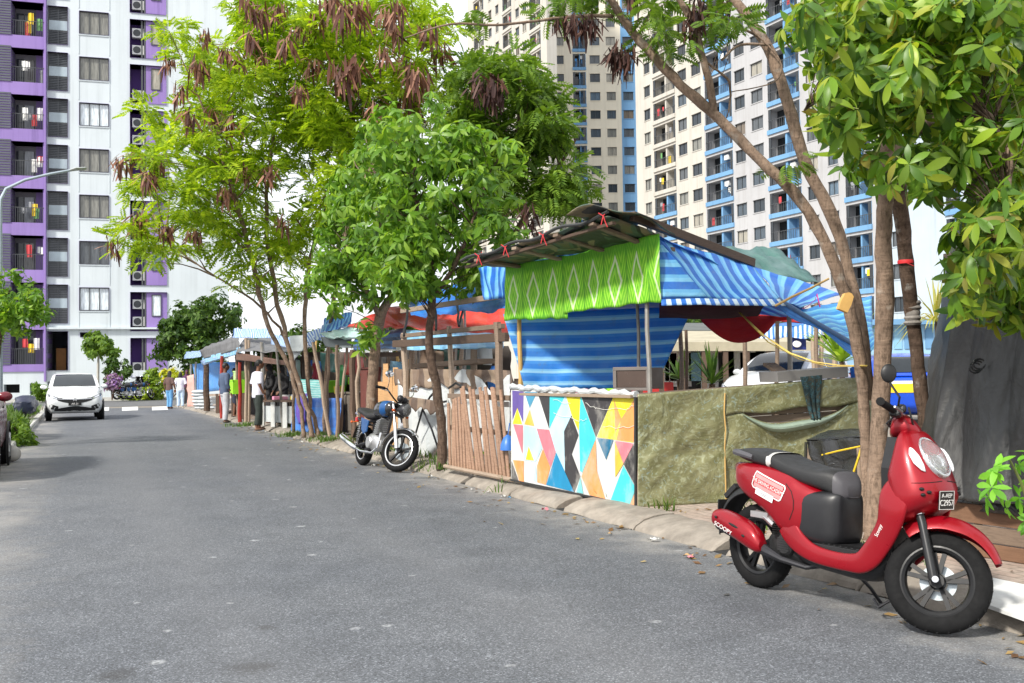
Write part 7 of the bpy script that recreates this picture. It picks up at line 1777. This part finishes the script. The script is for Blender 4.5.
E6 = [(905, 55, 105, 85), (985, 95, 75, 105), (850, 95, 52, 62), (1005, 215, 50, 75), (965, 270, 26, 45, .6), (868, 165, 48, 34, .8), (818, 45, 34, 55, .7), (1015, 10, 60, 60), (925, 165, 60, 42), (955, 10, 80, 50), (840, 10, 50, 40), (1000, 280, 25, 40, .7)]
E6 += [(1000, 250, 48, 90), (975, 295, 38, 46), (1010, 300, 34, 50)]
cl = sample_ell(E6, 275, 4.6, 7.0, 22)
tw = []
for q_, (w1, d1, f1_, L1) in enumerate(((.15, .15, .2, .125), (.185, .35, .12, .12), (.22, .6, -.1, .115), (.165, .5, .3, .13))): local(crown_whorls('crown', cl[q_::4], 5, 8, L1, LF_FG, ta_, .2, tmpl_leaf(6, w1, d1, f1_), .5, tw), ta_); local(twig_mesh(ta_, 'foliage_or_twig', [p1, p2, p3], cl, .011, BARK_DARK, .6, 5, .42), ta_)  # the second mesh is bare twigs without leaves
m = MB()
for a_, b_ in tw[::2]:
    m.tube([Vector(a_), Vector(a_).lerp(Vector(b_), .5) + V(0, 0, .01), Vector(b_)], [.006, .0045, .003], 4, False)
local(m.build('foliage_or_twig', mat('green_twig', srgb(110, 120, 60), .7), ta_, True), ta_)  # green twigs only, no leaf blades
b = V(*D(927, 440, 8.6)[:2], PZ)
td_ = tree('broadleaf_tree', 'slimmer leaning tree with a red ribbon and a knot, between scooter and charcoal stall', b)
o, p1 = limb(td_, 'trunk', [(931, 520, 8.6, .062), (927, 440, 8.6, .058), (921, 390, 8.6, .056), (914, 330, 8.6, .058), (908, 280, 8.5, .06), (903, 232, 8.4, .06), (896, 150, 8.1, .055), (885, 60, 7.8, .035)], BARK_DARK, 12, .004, True); local(o, td_)
cl = sample_ell([(890, 120, 70, 60), (930, 60, 60, 60), (880, 40, 60, 50)], 45, 7.4, 8.8)
local(crown_whorls('crown', cl, 5, 7, .16, LF_FG, td_, .26, LEAF_MID, .3), td_)
m = MB()
for k in range(5):
    c = D(912.5, 303 + 5 * k, 8.57); m.lathe(c, [(.06, -.02), (.07 + .006 * math.sin(k * 2.1), 0), (.062, .02)], 'z', 14, cap=False)
local(m.build('knot', mat('grey_wrap', (.22, .2, .18), .8, 0, .3, 20), td_, True), td_)
m = MB(); m.lathe(D(905.5, 262, 8.46), [(.063, -.016), (.066, 0), (.063, .016)], 'z', 14, cap=False); m.bar(D(907, 263, 8.38), D(914, 266, 8.36), .02, .004); local(m.build('ribbon', mat('red_ribbon', srgb(200, 40, 44), .6), td_, True), td_)
# leaning podded tree: long bare limbs crossing the sky
b = G(866, 531, PZ)
tb_ = tree('podded_tree', 'leaning tree whose long bare limbs cross in front of the towers, dark pods hanging', b)
Y6 = b.y; stems = []
for s in ([(864, 532, Y6, .046), (866, 470, Y6, .042), (864, 410, Y6, .042), (857, 345, Y6 - .05, .044), (836, 268, Y6 - .1, .043), (800, 200, Y6 - .1, .043), (762, 162, Y6 - .1, .039), (718, 118, Y6, .04), (680, 84, Y6, .036), (646, 48, Y6, .032), (622, 18, Y6, .03), (600, -20, Y6, .025)],
          [(868, 400, Y6 + .15, .036), (864, 340, Y6 + .2, .04), (848, 268, Y6 + .3, .042), (832, 215, Y6 + .3, .048), (806, 165, Y6 + .3, .045), (788, 105, Y6 + .3, .044), (768, 48, Y6 + .3, .042), (735, 0, Y6 + .3, .036), (715, -30, Y6 + .3, .03)],
          [(715, 114, Y6, .028), (706, 70, Y6 - .1, .027), (694, 28, Y6 - .15, .025), (672, -12, Y6 - .2, .02)],
          [(613, 16, Y6, .016), (585, 16, Y6 - .1, .013), (550, 19, Y6 - .2, .011), (500, 25, Y6 - .4, .009), (450, 24, Y6 - .5, .007), (405, 38, Y6 - .6, .004)],
          [(722, 60, Y6, .009), (740, 45, Y6 + .1, .01), (770, 45, Y6 + .25, .012)], [(705, 62, Y6 - .1, .008), (727, 78, Y6, .01), (730, 95, Y6 + .1, .008), (727, 118, Y6 + .1, .004)], [(765, 40, Y6 + .3, .012), (745, 30, Y6 + .2, .01), (700, 14, Y6 + .1, .006)],
          [(752, 30, Y6 + .2, .006), (780, 60, Y6 + .2, .006), (774, 82, Y6 + .2, .005), (730, 92, Y6 + .1, .004)]):
    o, p = limb(tb_, 'trunk' if s[0][3] > .045 else 'branch', s, BARK, 10, .003, s[0][1] > 500); local(o, tb_); stems.append(p)
cl = sample_ell([(575, 6, 35, 14), (610, 40, 12, 16, .5), (665, 22, 30, 22, .8), (672, 40, 22, 14, .7), (720, 26, 20, 18, .7), (795, 160, 12, 12, .5), (690, 8, 40, 14, .6), (640, -10, 60, 20), (530, 5, 40, 10, .5), (470, 12, 30, 10, .4), (795, 225, 14, 8, .3)], 30, Y6 - .5, Y6 + .4)
local(crown_sprays('crown', cl, 9, .15, LF_LG, tb_, .14, SPRAY_NEAR, .45), tb_); local(twig_mesh(tb_, 'foliage_or_twig', stems, cl, .008, BARK, .9), tb_)  # the last mesh is leafless twigs from limbs to sprays
pods(tb_, [(570, 20, Y6 - .3, 1), (584, 19, Y6 - .2, 1.05), (592, 20, Y6 - .2, .9), (614, 50, Y6 - .1, 1.1), (622, 52, Y6, 1.2), (628, 56, Y6 - .1, .9), (632, -6, Y6 - .1, 1), (695, 12, Y6 - .2, 1.15), (690, 22, Y6 - .2, 1), (724, 2, Y6 + .2, 1), (702, 0, Y6, 1.1), (557, 22, Y6 - .2, .6)], POD_D, .17)
# a paper bag and ties on the leaning tree
t = thing('paper_bag', 'brown paper bag hung on the limbs of the leaning tree', 'bag', D(844, 308, 7.0))
m = MB(); M_ = Matrix.Translation(D(845, 303, 7.05)) @ Matrix.Rotation(R(24), 4, 'Y'); m.loft([[M_ @ V(x * w, y * .03, z) for x, y in ((-1, -1), (1, -1), (1, 1), (-1, 1))] for z, w in ((-.06, .034), (0, .038), (.06, .032), (.075, .012))]); m.build('bag', mat('kraft_paper', srgb(206, 164, 96), .8, 0, .12, 9), t, world=True)

# ---- the sapling at the near kerb, trees and bushes around
b = V(*D(1042, 560, 4.85)[:2], PZ)
t = thing('sapling', 'bright green sapling at the pavement edge, cut by the picture frame', 'plant', b)
ps = [D(1045, 600, 4.85), D(1035, 520, 4.8), D(1020, 480, 4.75), D(1010, 460, 4.7)]; ps[0].z = PZ
m = MB(); m.tube(ps, [.012, .009, .007, .004], 6); m.build('stem', mat('green_twig', srgb(110, 120, 60), .7), t, True, world=True)
cl = np.array([tuple(D(x, y, Y)) for x, y, Y in ((1005, 470, 4.7), (1015, 500, 4.7), (1022, 465, 4.8), (1030, 520, 4.8), (998, 492, 4.65), (1035, 480, 4.8))])
local(crown_whorls('leaves', cl, 2, 7, .085, leaf_mat('sapling_leaf', [srgb(96, 160, 50), srgb(130, 190, 66), srgb(80, 140, 46)], .4), t, .08, LEAF_NEAR, .3), t)
b = V(*D(-6, 430, 19.5)[:2], .1)
t = tree('small_tree', 'small leafy tree behind the lamp post, before the purple balconies', b)
o, p1 = limb(t, 'trunk', [(-8, 432, 19.5, .07), (-4, 370, 19.5, .06), (2, 320, 19.5, .04), (10, 290, 19.5, .02)], BARK_DARK, 8); o.data.transform(Matrix.Identity(4)); local(o, t)
cl = sample_ell([(16, 308, 27, 27), (3, 288, 14, 18), (-20, 310, 30, 35), (34, 315, 10, 8, .5)], 42, 18.8, 20.3)
local(crown_whorls('crown', cl, 9, 7, .15, LF_MG, t, .25, LEAF_MID), t)
b = V(*D(205, 400, 47)[:2], PZ)
t = tree('dense_tree', 'dense dark green tree behind the farthest stall, before the white block', b)
o, p1 = limb(t, 'trunk', [(205, 402, 47, .14), (207, 360, 47, .12), (200, 335, 47, .06)], BARK_DARK, 8); local(o, t)
cl = sample_ell([(192, 335, 36, 30), (215, 318, 24, 20), (170, 342, 20, 20), (205, 360, 22, 16), (180, 318, 20, 12)], 100, 45.5, 48.5)
local(crown_whorls('crown', cl, 14, 7, .24, LF_DG, t, .55, LEAF_FAR), t)
# papaya
b = D(98, 399, 61); b.z = .1
t = tree('papaya_tree', 'small umbrella-shaped papaya tree against the white wall', b)
o, p1 = limb(t, 'trunk', [(98, 399, 61, .1), (98, 375, 61, .085), (98.5, 352, 61, .07)], mat('pale_trunk', (.42, .4, .36), .85), 8); local(o, t)
cl = sample_ell([(98, 346, 15, 8), (98, 340, 10, 5), (88, 352, 6, 4), (109, 352, 6, 4)], 30, 60, 62)
local(crown_whorls('crown', cl, 8, 8, .3, LF_LG, t, .4, LEAF_FAR, .6), t)
def bush(label, ells, Y, mtl, n, L, name='shrub', rad=.3, w=9):
    px, py = ells[0][0], max(e[1] + e[3] for e in ells); b = D(px, py, Y); b.z = .1
    t = thing(name, label, 'shrub', b)
    cl = sample_ell(ells, n, Y - .9, Y + .9); local(crown_whorls('foliage_or_twig', cl, w, 7, L, mtl, t, rad, LEAF_FAR), t)
    m = MB()
    for c in cl[::4]: m.tube([b, Vector(c)], [.03, .012], 5)
    m.build('stem', BARK_DARK, t, world=True); return t
bush('feathery dark green shrub before the white wall, behind the parked motorcycles', [(119, 376, 13, 16), (112, 368, 7, 10)], 60.5, LF_DG, 30, .22)
bush('purple flowering bush beside the white hatchback', [(112, 383, 7, 7)], 57, leaf_mat('purple_flower', [srgb(110, 70, 150), srgb(150, 110, 180), srgb(190, 160, 200), srgb(70, 90, 50)], .3), 18, .2)
bush('low yellow green hedge along the far kerb', [(138, 394, 16, 4), (128, 395, 8, 4), (150, 394, 8, 4)], 60, leaf_mat('yellow_hedge', [srgb(150, 180, 50), srgb(190, 205, 70), srgb(120, 156, 44)], .35), 50, .16, 'hedge', .22)
bush('tall yellowish shrub between hedge and the two women', [(156, 386, 8, 12), (152, 378, 5, 8)], 60.3, leaf_mat('yellow_shrub', [srgb(150, 170, 50), srgb(120, 150, 50), srgb(90, 120, 40)], .35), 26, .25)
bush('yellow leaved shrub above the women, by the far pavement', [(172, 377, 12, 7), (185, 378, 10, 8)], 59.5, leaf_mat('bright_yellow_leaf', [srgb(210, 200, 50), srgb(170, 180, 50), srgb(120, 140, 40)], .35), 24, .26)
bush('green shrubs left of the white hatchback at the far kerb', [(42, 393, 6, 5), (36, 390, 4, 5)], 58, LF_LG, 16, .2)
bush('bright green bushy plant at the maroon car', [(21, 432, 8, 14), (28, 437, 7, 9), (18, 440, 6, 8)], 20.5, LF_LG, 30, .1, 'shrub', .16, 8)
bush('dark green trees far behind the cream roofed market shed', [(740, 326, 70, 12), (690, 320, 40, 10), (830, 328, 40, 12)], 55, LF_DG, 70, .3, 'shrub', .7)
bush('mixed green bushes behind the red roofed stall', [(420, 345, 60, 22), (480, 318, 26, 10), (300, 350, 40, 20)], 30, LF_DG, 90, .2, 'shrub', .5)
b = G(12, 462, .004)
t = thing('boulder', 'rounded pale stone at the corner of the planting strip', 'stone', V(b.x, b.y, .05)); m = MB(); m.ell((0, 0, .09), (.14, .14, .13), 18, 12)
m.v = [tuple(Vector(v) * (1 + .09 * mnoise.noise(Vector(v) * 6))) for v in m.v]; m.build('stone', mat('pale_stone', (.42, .4, .37), .9, 0, .2, 6, .4, 30), t, True)
# blade-leaved plants inside the market
def blade_plant(label, px, py, Y, n, L, w_, mtl, arch=.5):
    b = D(px, py, Y); b.z = PZ; z0 = D(px, py, Y).z; t = thing('palm_plant', label, 'plant', b)
    m = MB(); m.tube([b, V(b.x, b.y, z0)], [.05, .04], 8); m.build('trunk', BARK_DARK, t, True, world=True)
    m = MB()
    for k in range(n):
        a = k * 2.4; t_ = random.uniform(.15, 1.3); d = V(math.cos(a) * math.sin(t_), math.sin(a) * math.sin(t_), math.cos(t_)); s = V(-math.sin(a), math.cos(a), 0) * w_; l = L * random.uniform(.7, 1.1); o = V(b.x, b.y, z0)
        pts = [o + d * l * f + V(0, 0, -arch * l * f * f * math.sin(t_)) for f in (0, .35, .7, 1)]; ws = (.5, 1, .8, .05)
        for i in range(3): m.add([pts[i] - s * ws[i], pts[i] + s * ws[i], pts[i + 1] + s * ws[i + 1], pts[i + 1] - s * ws[i + 1]], [(0, 1, 2, 3)])
    m.build('leaves', mtl, t, world=True); return t
blade_plant('dark fan of narrow leaves just behind the olive tarp wall', 712, 384, 12.5, 34, .55, .018, LF_DG, .3)
blade_plant('dark spiky plant next to the market pole behind the olive tarp wall', 680, 380, 13.0, 24, .5, .03, LF_DG, .4)
blade_plant('bright yellow green bladed plant behind the hanging blue tarp', 842, 362, 15, 60, 1.0, .03, leaf_mat('bright_blade', [srgb(120, 160, 40), srgb(160, 190, 60), srgb(84, 120, 34)], .4), .25)
blade_plant('dry yellowing palm between the leaning trunk and charcoal stall', 936, 322, 30, 50, 1.7, .035, leaf_mat('dry_palm', [srgb(170, 160, 80), srgb(140, 150, 60), srgb(190, 180, 120)], .3), .9)

# thin poles and stored goods crowding the row of stalls
for k in range(26):
    Y = random.uniform(14.5, 30); off = random.uniform(.6, 2.6); x = KR(Y) + off + .4; h = random.uniform(1.5, 2.5)
    t = thing('pole', 'thin rough pole standing among the crowded stalls', 'pole', (x, Y, PZ), 0, 'thin poles among the stalls')
    post(t, 'shaft', V(x, Y, PZ), V(x + random.gauss(0, .12), Y + random.gauss(0, .12), PZ + h), random.uniform(.018, .045), random.choice([WOOD, WOOD_PALE, WOOD_DARK, POLE, BAMBOO]), wob=.02)
for k in range(46):
    Y = random.uniform(14.5, 34); x = KR(Y) + random.uniform(1.3, 3.4); s_ = random.uniform(.18, .42); z = PZ + random.choice([0, 0, .75, .8, 1.0]); m = MB()
    kind = k % 3
    if kind == 0: m.b2((x - s_ * .7, Y - s_ / 2, z), (x + s_ * .7, Y + s_ / 2, z + s_ * .8))
    elif kind == 1: m.lathe((x, Y, z), [(s_ * .36, 0), (s_ * .45, s_ * .8), (s_ * .47, s_ * .85), (s_ * .42, s_ * .85)], 'z', 14)
    else: m.lathe((x, Y, z), [(s_ * .3, 0), (s_ * .34, s_ * .3), (s_ * .32, s_ * .9), (s_ * .12, s_ * 1.15), (s_ * .12, s_ * 1.25)], 'z', 14)
    setp(m.build(('box', 'bucket', 'jug')[kind], CRATE[(k * 5) % 7] if k % 4 else WOOD, None, kind > 0, bevel=.01 if kind == 0 else 0), ('box of goods stored inside the crowded stalls', 'plastic bucket kept inside the crowded stalls', 'plastic jug kept inside the crowded stalls')[kind], ('box', 'bucket', 'jug')[kind], ('boxes', 'buckets', 'jugs')[kind] + ' inside the stalls')
for k in range(8):
    Y = 15.5 + k * 1.9; x = KR(Y) + random.uniform(.9, 1.6); t = thing('cloth', ('faded cloth hanging from the stall beams',)[0], 'cloth', (x, Y, 1.5), 0, 'faded cloths hanging in the stalls')
    w_ = random.uniform(.3, .7); h_ = random.uniform(.4, .8); zt = random.uniform(1.6, 2.1); cloth('sheet', V(x - w_ / 2, Y + w_ * .6, zt), V(x + w_ / 2, Y - w_ * .6, zt - .05), V(x + w_ / 2, Y - w_ * .6, zt - h_), V(x - w_ / 2, Y + w_ * .6, zt - h_ * .9), [WHITE_T, BROWN_T, LBLUE_T, RED_T, TEAL_T, STRIPE, MINT_T, NAVY_T][k], t, 10, 8, .04, 0, (2, .04), k)

# ------------------------------------------------------------------ street lamp, market sheds, background
bl = V(*D(0, 430, 20)[:2], .1)
lp = thing('street_lamp', 'pale blue street lamp pole with a curved arm reaching over the road', 'street lamp', bl)
LAMPM = mat('pale_blue_pole', srgb(160, 172, 182), .45, .3, .1, 6)
m = MB(); m.tube([bl, D(0, 300, 20), D(0, 212, 20)], [.055, .048, .042], 12); m.build('pole', LAMPM, lp, True, world=True)
m = MB(); m.tube([D(0, 214, 20), D(.5, 200, 20), D(6, 189, 20.1), D(25, 180, 20.2), D(50, 174, 20.4), D(72, 170, 20.6)], [.04, .036, .033, .03, .028, .026], 10); m.build('arm', LAMPM, lp, True, world=True)
m = MB(); m.tube([D(68, 171, 20.6), D(76, 169, 20.6), D(85, 168.5, 20.7), D(87, 168.5, 20.7)], [.04, .085, .07, .02], 10, True, .4); m.build('lamp_head', mat('lamp_grey', (.45, .47, .48), .4, .3), lp, True, world=True)
# distant market roofs seen under the blue tarps
def shed(label, x0, x1, yt, yb, Y0, Y1, roofm, wallm, n=6, dz=.0):
    a_, b_ = D(x0, yb, Y0), D(x1, yb, Y1); t = thing('market_shed', label, 'shed', V(*((a_ + b_) / 2)[:2], PZ)); top = D(x0, yt, Y0); hz = top.z - a_.z
    d = (b_ - a_); nn = V(-d.y, d.x, 0).normalized(); nn = nn if nn.y > 0 else -nn
    m = MB(); q = [a_, b_, b_ + nn * 4 + V(0, 0, .5), a_ + nn * 4 + V(0, 0, .5)]; m.add(q + [p + V(0, 0, hz) for p in q], [(3, 2, 1, 0), (4, 5, 6, 7), (0, 1, 5, 4), (1, 2, 6, 5), (2, 3, 7, 6), (3, 0, 4, 7)]); m.build('roof', roofm, t, world=True)
    for k in range(n + 1):
        p = a_.lerp(b_, k / n); m = MB(); m.bar((p.x, p.y + .1, PZ), (p.x, p.y + .1, p.z), .14, .14); m.build('post', WOOD_DARK, t, world=True)
    m = MB(); q = [a_ + nn * 3.6, b_ + nn * 3.6]; h0, h1 = PZ + 1.0, a_.z - .15
    m.add([(q[0].x, q[0].y, PZ), (q[1].x, q[1].y, PZ), (q[1].x, q[1].y, a_.z), (q[0].x, q[0].y, a_.z)], [(0, 1, 2, 3)]); m.build('back_wall', wallm, t, world=True)
    for k in range(n * 2):
        if random.random() < .85:
            p = a_.lerp(b_, (k + .5) / (n * 2)) + nn * 3.4; w_ = random.uniform(.35, .8); m = MB(); m.box((p.x, p.y, PZ + 1.35), (w_, .04, random.uniform(.9, 1.5))); m.build('panel', random.choice([WHITE_T, LBLUE_T, WHITE_PAINT, WHITE_PAINT]), t, world=True)
    for k in range(n):
        p = a_.lerp(b_, (k + random.random()) / n) + nn * random.uniform(.4, 2); m = MB(); s = random.uniform(.4, .9); m.box((p.x, p.y, PZ + s / 2), (s * 1.4, s, s)); o = setp(m.build('stacked_box', random.choice(CRATE + [WOOD, WOOD_DARK]), None, bevel=.02), 'box among the goods stored under the distant market roofs', 'box', 'boxes under the distant sheds')
    return t
CREAM_R = mat('cream_roof_edge', srgb(166, 158, 136), .7, 0, .15, 2); DARK_W = mat('shed_dark', (.09, .09, .095), .9, 0, .5, 1)
shed('distant market shed with a cream roof edge and dark posts behind the olive tarp wall', 640, 812, 342, 351, 30, 30, CREAM_R, DARK_W, 8)
shed('distant market shed with a grey roof beyond the cream roofed one', 560, 800, 330, 340, 42, 42, mat('grey_shed_roof', (.1, .11, .105), .8, 0, .15, 1), DARK_W, 6)
shed('distant market shed with a blue roof edge beyond the charcoal tarp stall', 985, 1290, 340, 350, 26, 24, BLUE_T, DARK_W, 8)
t = thing('awning', 'blue and white striped awning hanging far behind the red cloth', 'awning', D(770, 340, 20)); cloth('cloth', D(735, 329, 21), D(822, 324, 20), D(822, 337, 19.8), D(735, 340, 20.8), STRIPE_W, t, 30, 5, .03, 0, (3, .03), 95)
cloth('cloth', D(735, 325, 22.5), D(822, 321, 21.5), D(822, 324, 20), D(735, 329, 21), BLUE_T, t, 10, 3, .03, 0, seed=96)
t = thing('tarp_roof', 'dark teal tarp roof rising behind the blue striped slope', 'tarp', D(765, 275, 12.6)); cloth('sheet', D(716, 248, 12.6), D(776, 248, 13.4), D(820, 284, 12.6), D(742, 268, 11.6), TEAL_T, t, 20, 12, .06, -.03, seed=97)
for (x, yy, xb, Y) in ((744, 268, 745, 12.2), (776, 249, 776, 13.3), (816, 282, 816, 12.6)): vpost(t, 'post', x, yy, xb, Y, .03, WOOD)
t = thing('market_shed', 'low sky blue shed with glazed blue front under the pale tower', 'shed', V(*D(905, 345, 46)[:2], PZ))
a_, b_ = D(872, 345, 46), D(945, 342, 46); m = MB(); m.b2((a_.x, a_.y, PZ), (b_.x, a_.y + 6, a_.z + .9)); m.build('wall', mat('blue_shed_wall', srgb(150, 190, 220), .6, 0, .08, 1), t, world=True)
m = MB(); m.b2((a_.x - .5, a_.y - .6, a_.z + .9), (b_.x + .5, a_.y + 6.2, a_.z + 1.15)); m.build('roof', BLUE_W, t, world=True)
for k in range(7):
    x = a_.x + (b_.x - a_.x) * (k + .1) / 7; m = MB(); m.b2((x, a_.y - .05, a_.z - .2), (x + .36, a_.y - .01, a_.z + .75)); m.build('shutter', BLUE_W if k % 2 else LBLUE_T, t, world=True)
t = thing('signboard', 'dark blue sheet with a white blot hung under the striped awning', 'sign', D(797, 340, 20)); m = MB(); m.b2((D(788, 350, 20.2).x, 20.2, D(788, 350, 20.2).z), (D(806, 336, 20.2).x, 20.23, D(806, 336, 20.2).z)); m.build('sheet', mat('deep_blue_sheet', srgb(20, 40, 110), .6), t, world=True)
m = MB(); m.ell(D(797, 344, 20.15), (.09, .01, .07), 10, 6); m.build('blot', WDEC, t, world=True)
for k, (x, yy, xb, Y) in enumerate(((813, 338, 816, 19), (822, 338, 818, 19.2), (835, 342, 834, 18))):
    t = thing('timber', ('pale pole leaning left under the far blue roof', 'pale pole leaning right under the far blue roof', 'upright pale pole beside the bright bladed plant')[k], 'pole', V(*D(xb, 430, Y)[:2], PZ)); vpost(t, 'pole', x, yy, xb, Y, .05, WOOD_PALE)
# ------------------------------------------------------------------ light, sky and camera
w = bpy.data.worlds.new('World'); scene.world = w; w.use_nodes = True
nt = w.node_tree; nt.nodes.clear()
sky = nt.nodes.new('ShaderNodeTexSky'); sky.sky_type = 'NISHITA'; sky.sun_disc = False
SUN_EL, SUN_AZ = R(41), R(222)      # azimuth measured clockwise from +Y: behind the viewer, to the left
sky.sun_elevation = SUN_EL; sky.sun_rotation = SUN_AZ; sky.dust_density = 3.5; sky.air_density = 1.0; sky.ozone_density = 1.0
bg = nt.nodes.new('ShaderNodeBackground'); bg.inputs[1].default_value = .14
wo = nt.nodes.new('ShaderNodeOutputWorld')
hz = nt.nodes.new('ShaderNodeMix'); hz.data_type = 'RGBA'      # bright thin cloud over the whole sky
tcw = nt.nodes.new('ShaderNodeTexCoord'); cn = nt.nodes.new('ShaderNodeTexNoise'); cn.inputs['Scale'].default_value = 2.2; cn.inputs['Detail'].default_value = 5
cr = nt.nodes.new('ShaderNodeValToRGB'); cr.color_ramp.elements[0].position = .3; cr.color_ramp.elements[0].color = (.8, .8, .8, 1); cr.color_ramp.elements[1].position = .6; cr.color_ramp.elements[1].color = (1, 1, 1, 1)
nt.links.new(tcw.outputs['Generated'], cn.inputs[0]); nt.links.new(cn.outputs[0], cr.inputs[0]); nt.links.new(cr.outputs[0], hz.inputs[0])
nt.links.new(sky.outputs[0], hz.inputs[6]); hz.inputs[7].default_value = (5.6, 5.75, 6.0, 1)
nt.links.new(hz.outputs[2], bg.inputs[0]); nt.links.new(bg.outputs[0], wo.inputs[0])
ld = bpy.data.lights.new('sun', 'SUN'); ld.energy = 3.0; ld.angle = R(6); ld.color = (1, .95, .86)
lo = bpy.data.objects.new('sun', ld); col.objects.link(lo)
dirv = Vector((math.sin(SUN_AZ) * math.cos(SUN_EL), math.cos(SUN_AZ) * math.cos(SUN_EL), math.sin(SUN_EL)))
lo.rotation_euler = dirv.to_track_quat('Z', 'Y').to_euler(); lo.location = (0, 0, 60)

cam = bpy.data.cameras.new('camera'); co = bpy.data.objects.new('camera', cam); col.objects.link(co)
cam.sensor_width = 36; cam.lens = 36 * FPX / 1024; cam.clip_end = 3000; cam.clip_start = .05
Mx = Matrix((CR, CU, -_f)).transposed().to_4x4(); Mx.translation = CP
co.matrix_world = Mx
scene.camera = co
scene.render.engine = 'CYCLES'
scene.cycles.use_denoising = True
scene.cycles.max_bounces = 6; scene.cycles.transparent_max_bounces = 8
scene.view_settings.view_transform = 'Standard'; scene.view_settings.look = 'None'; scene.view_settings.gamma = 1
scene.view_settings.exposure = 0.8
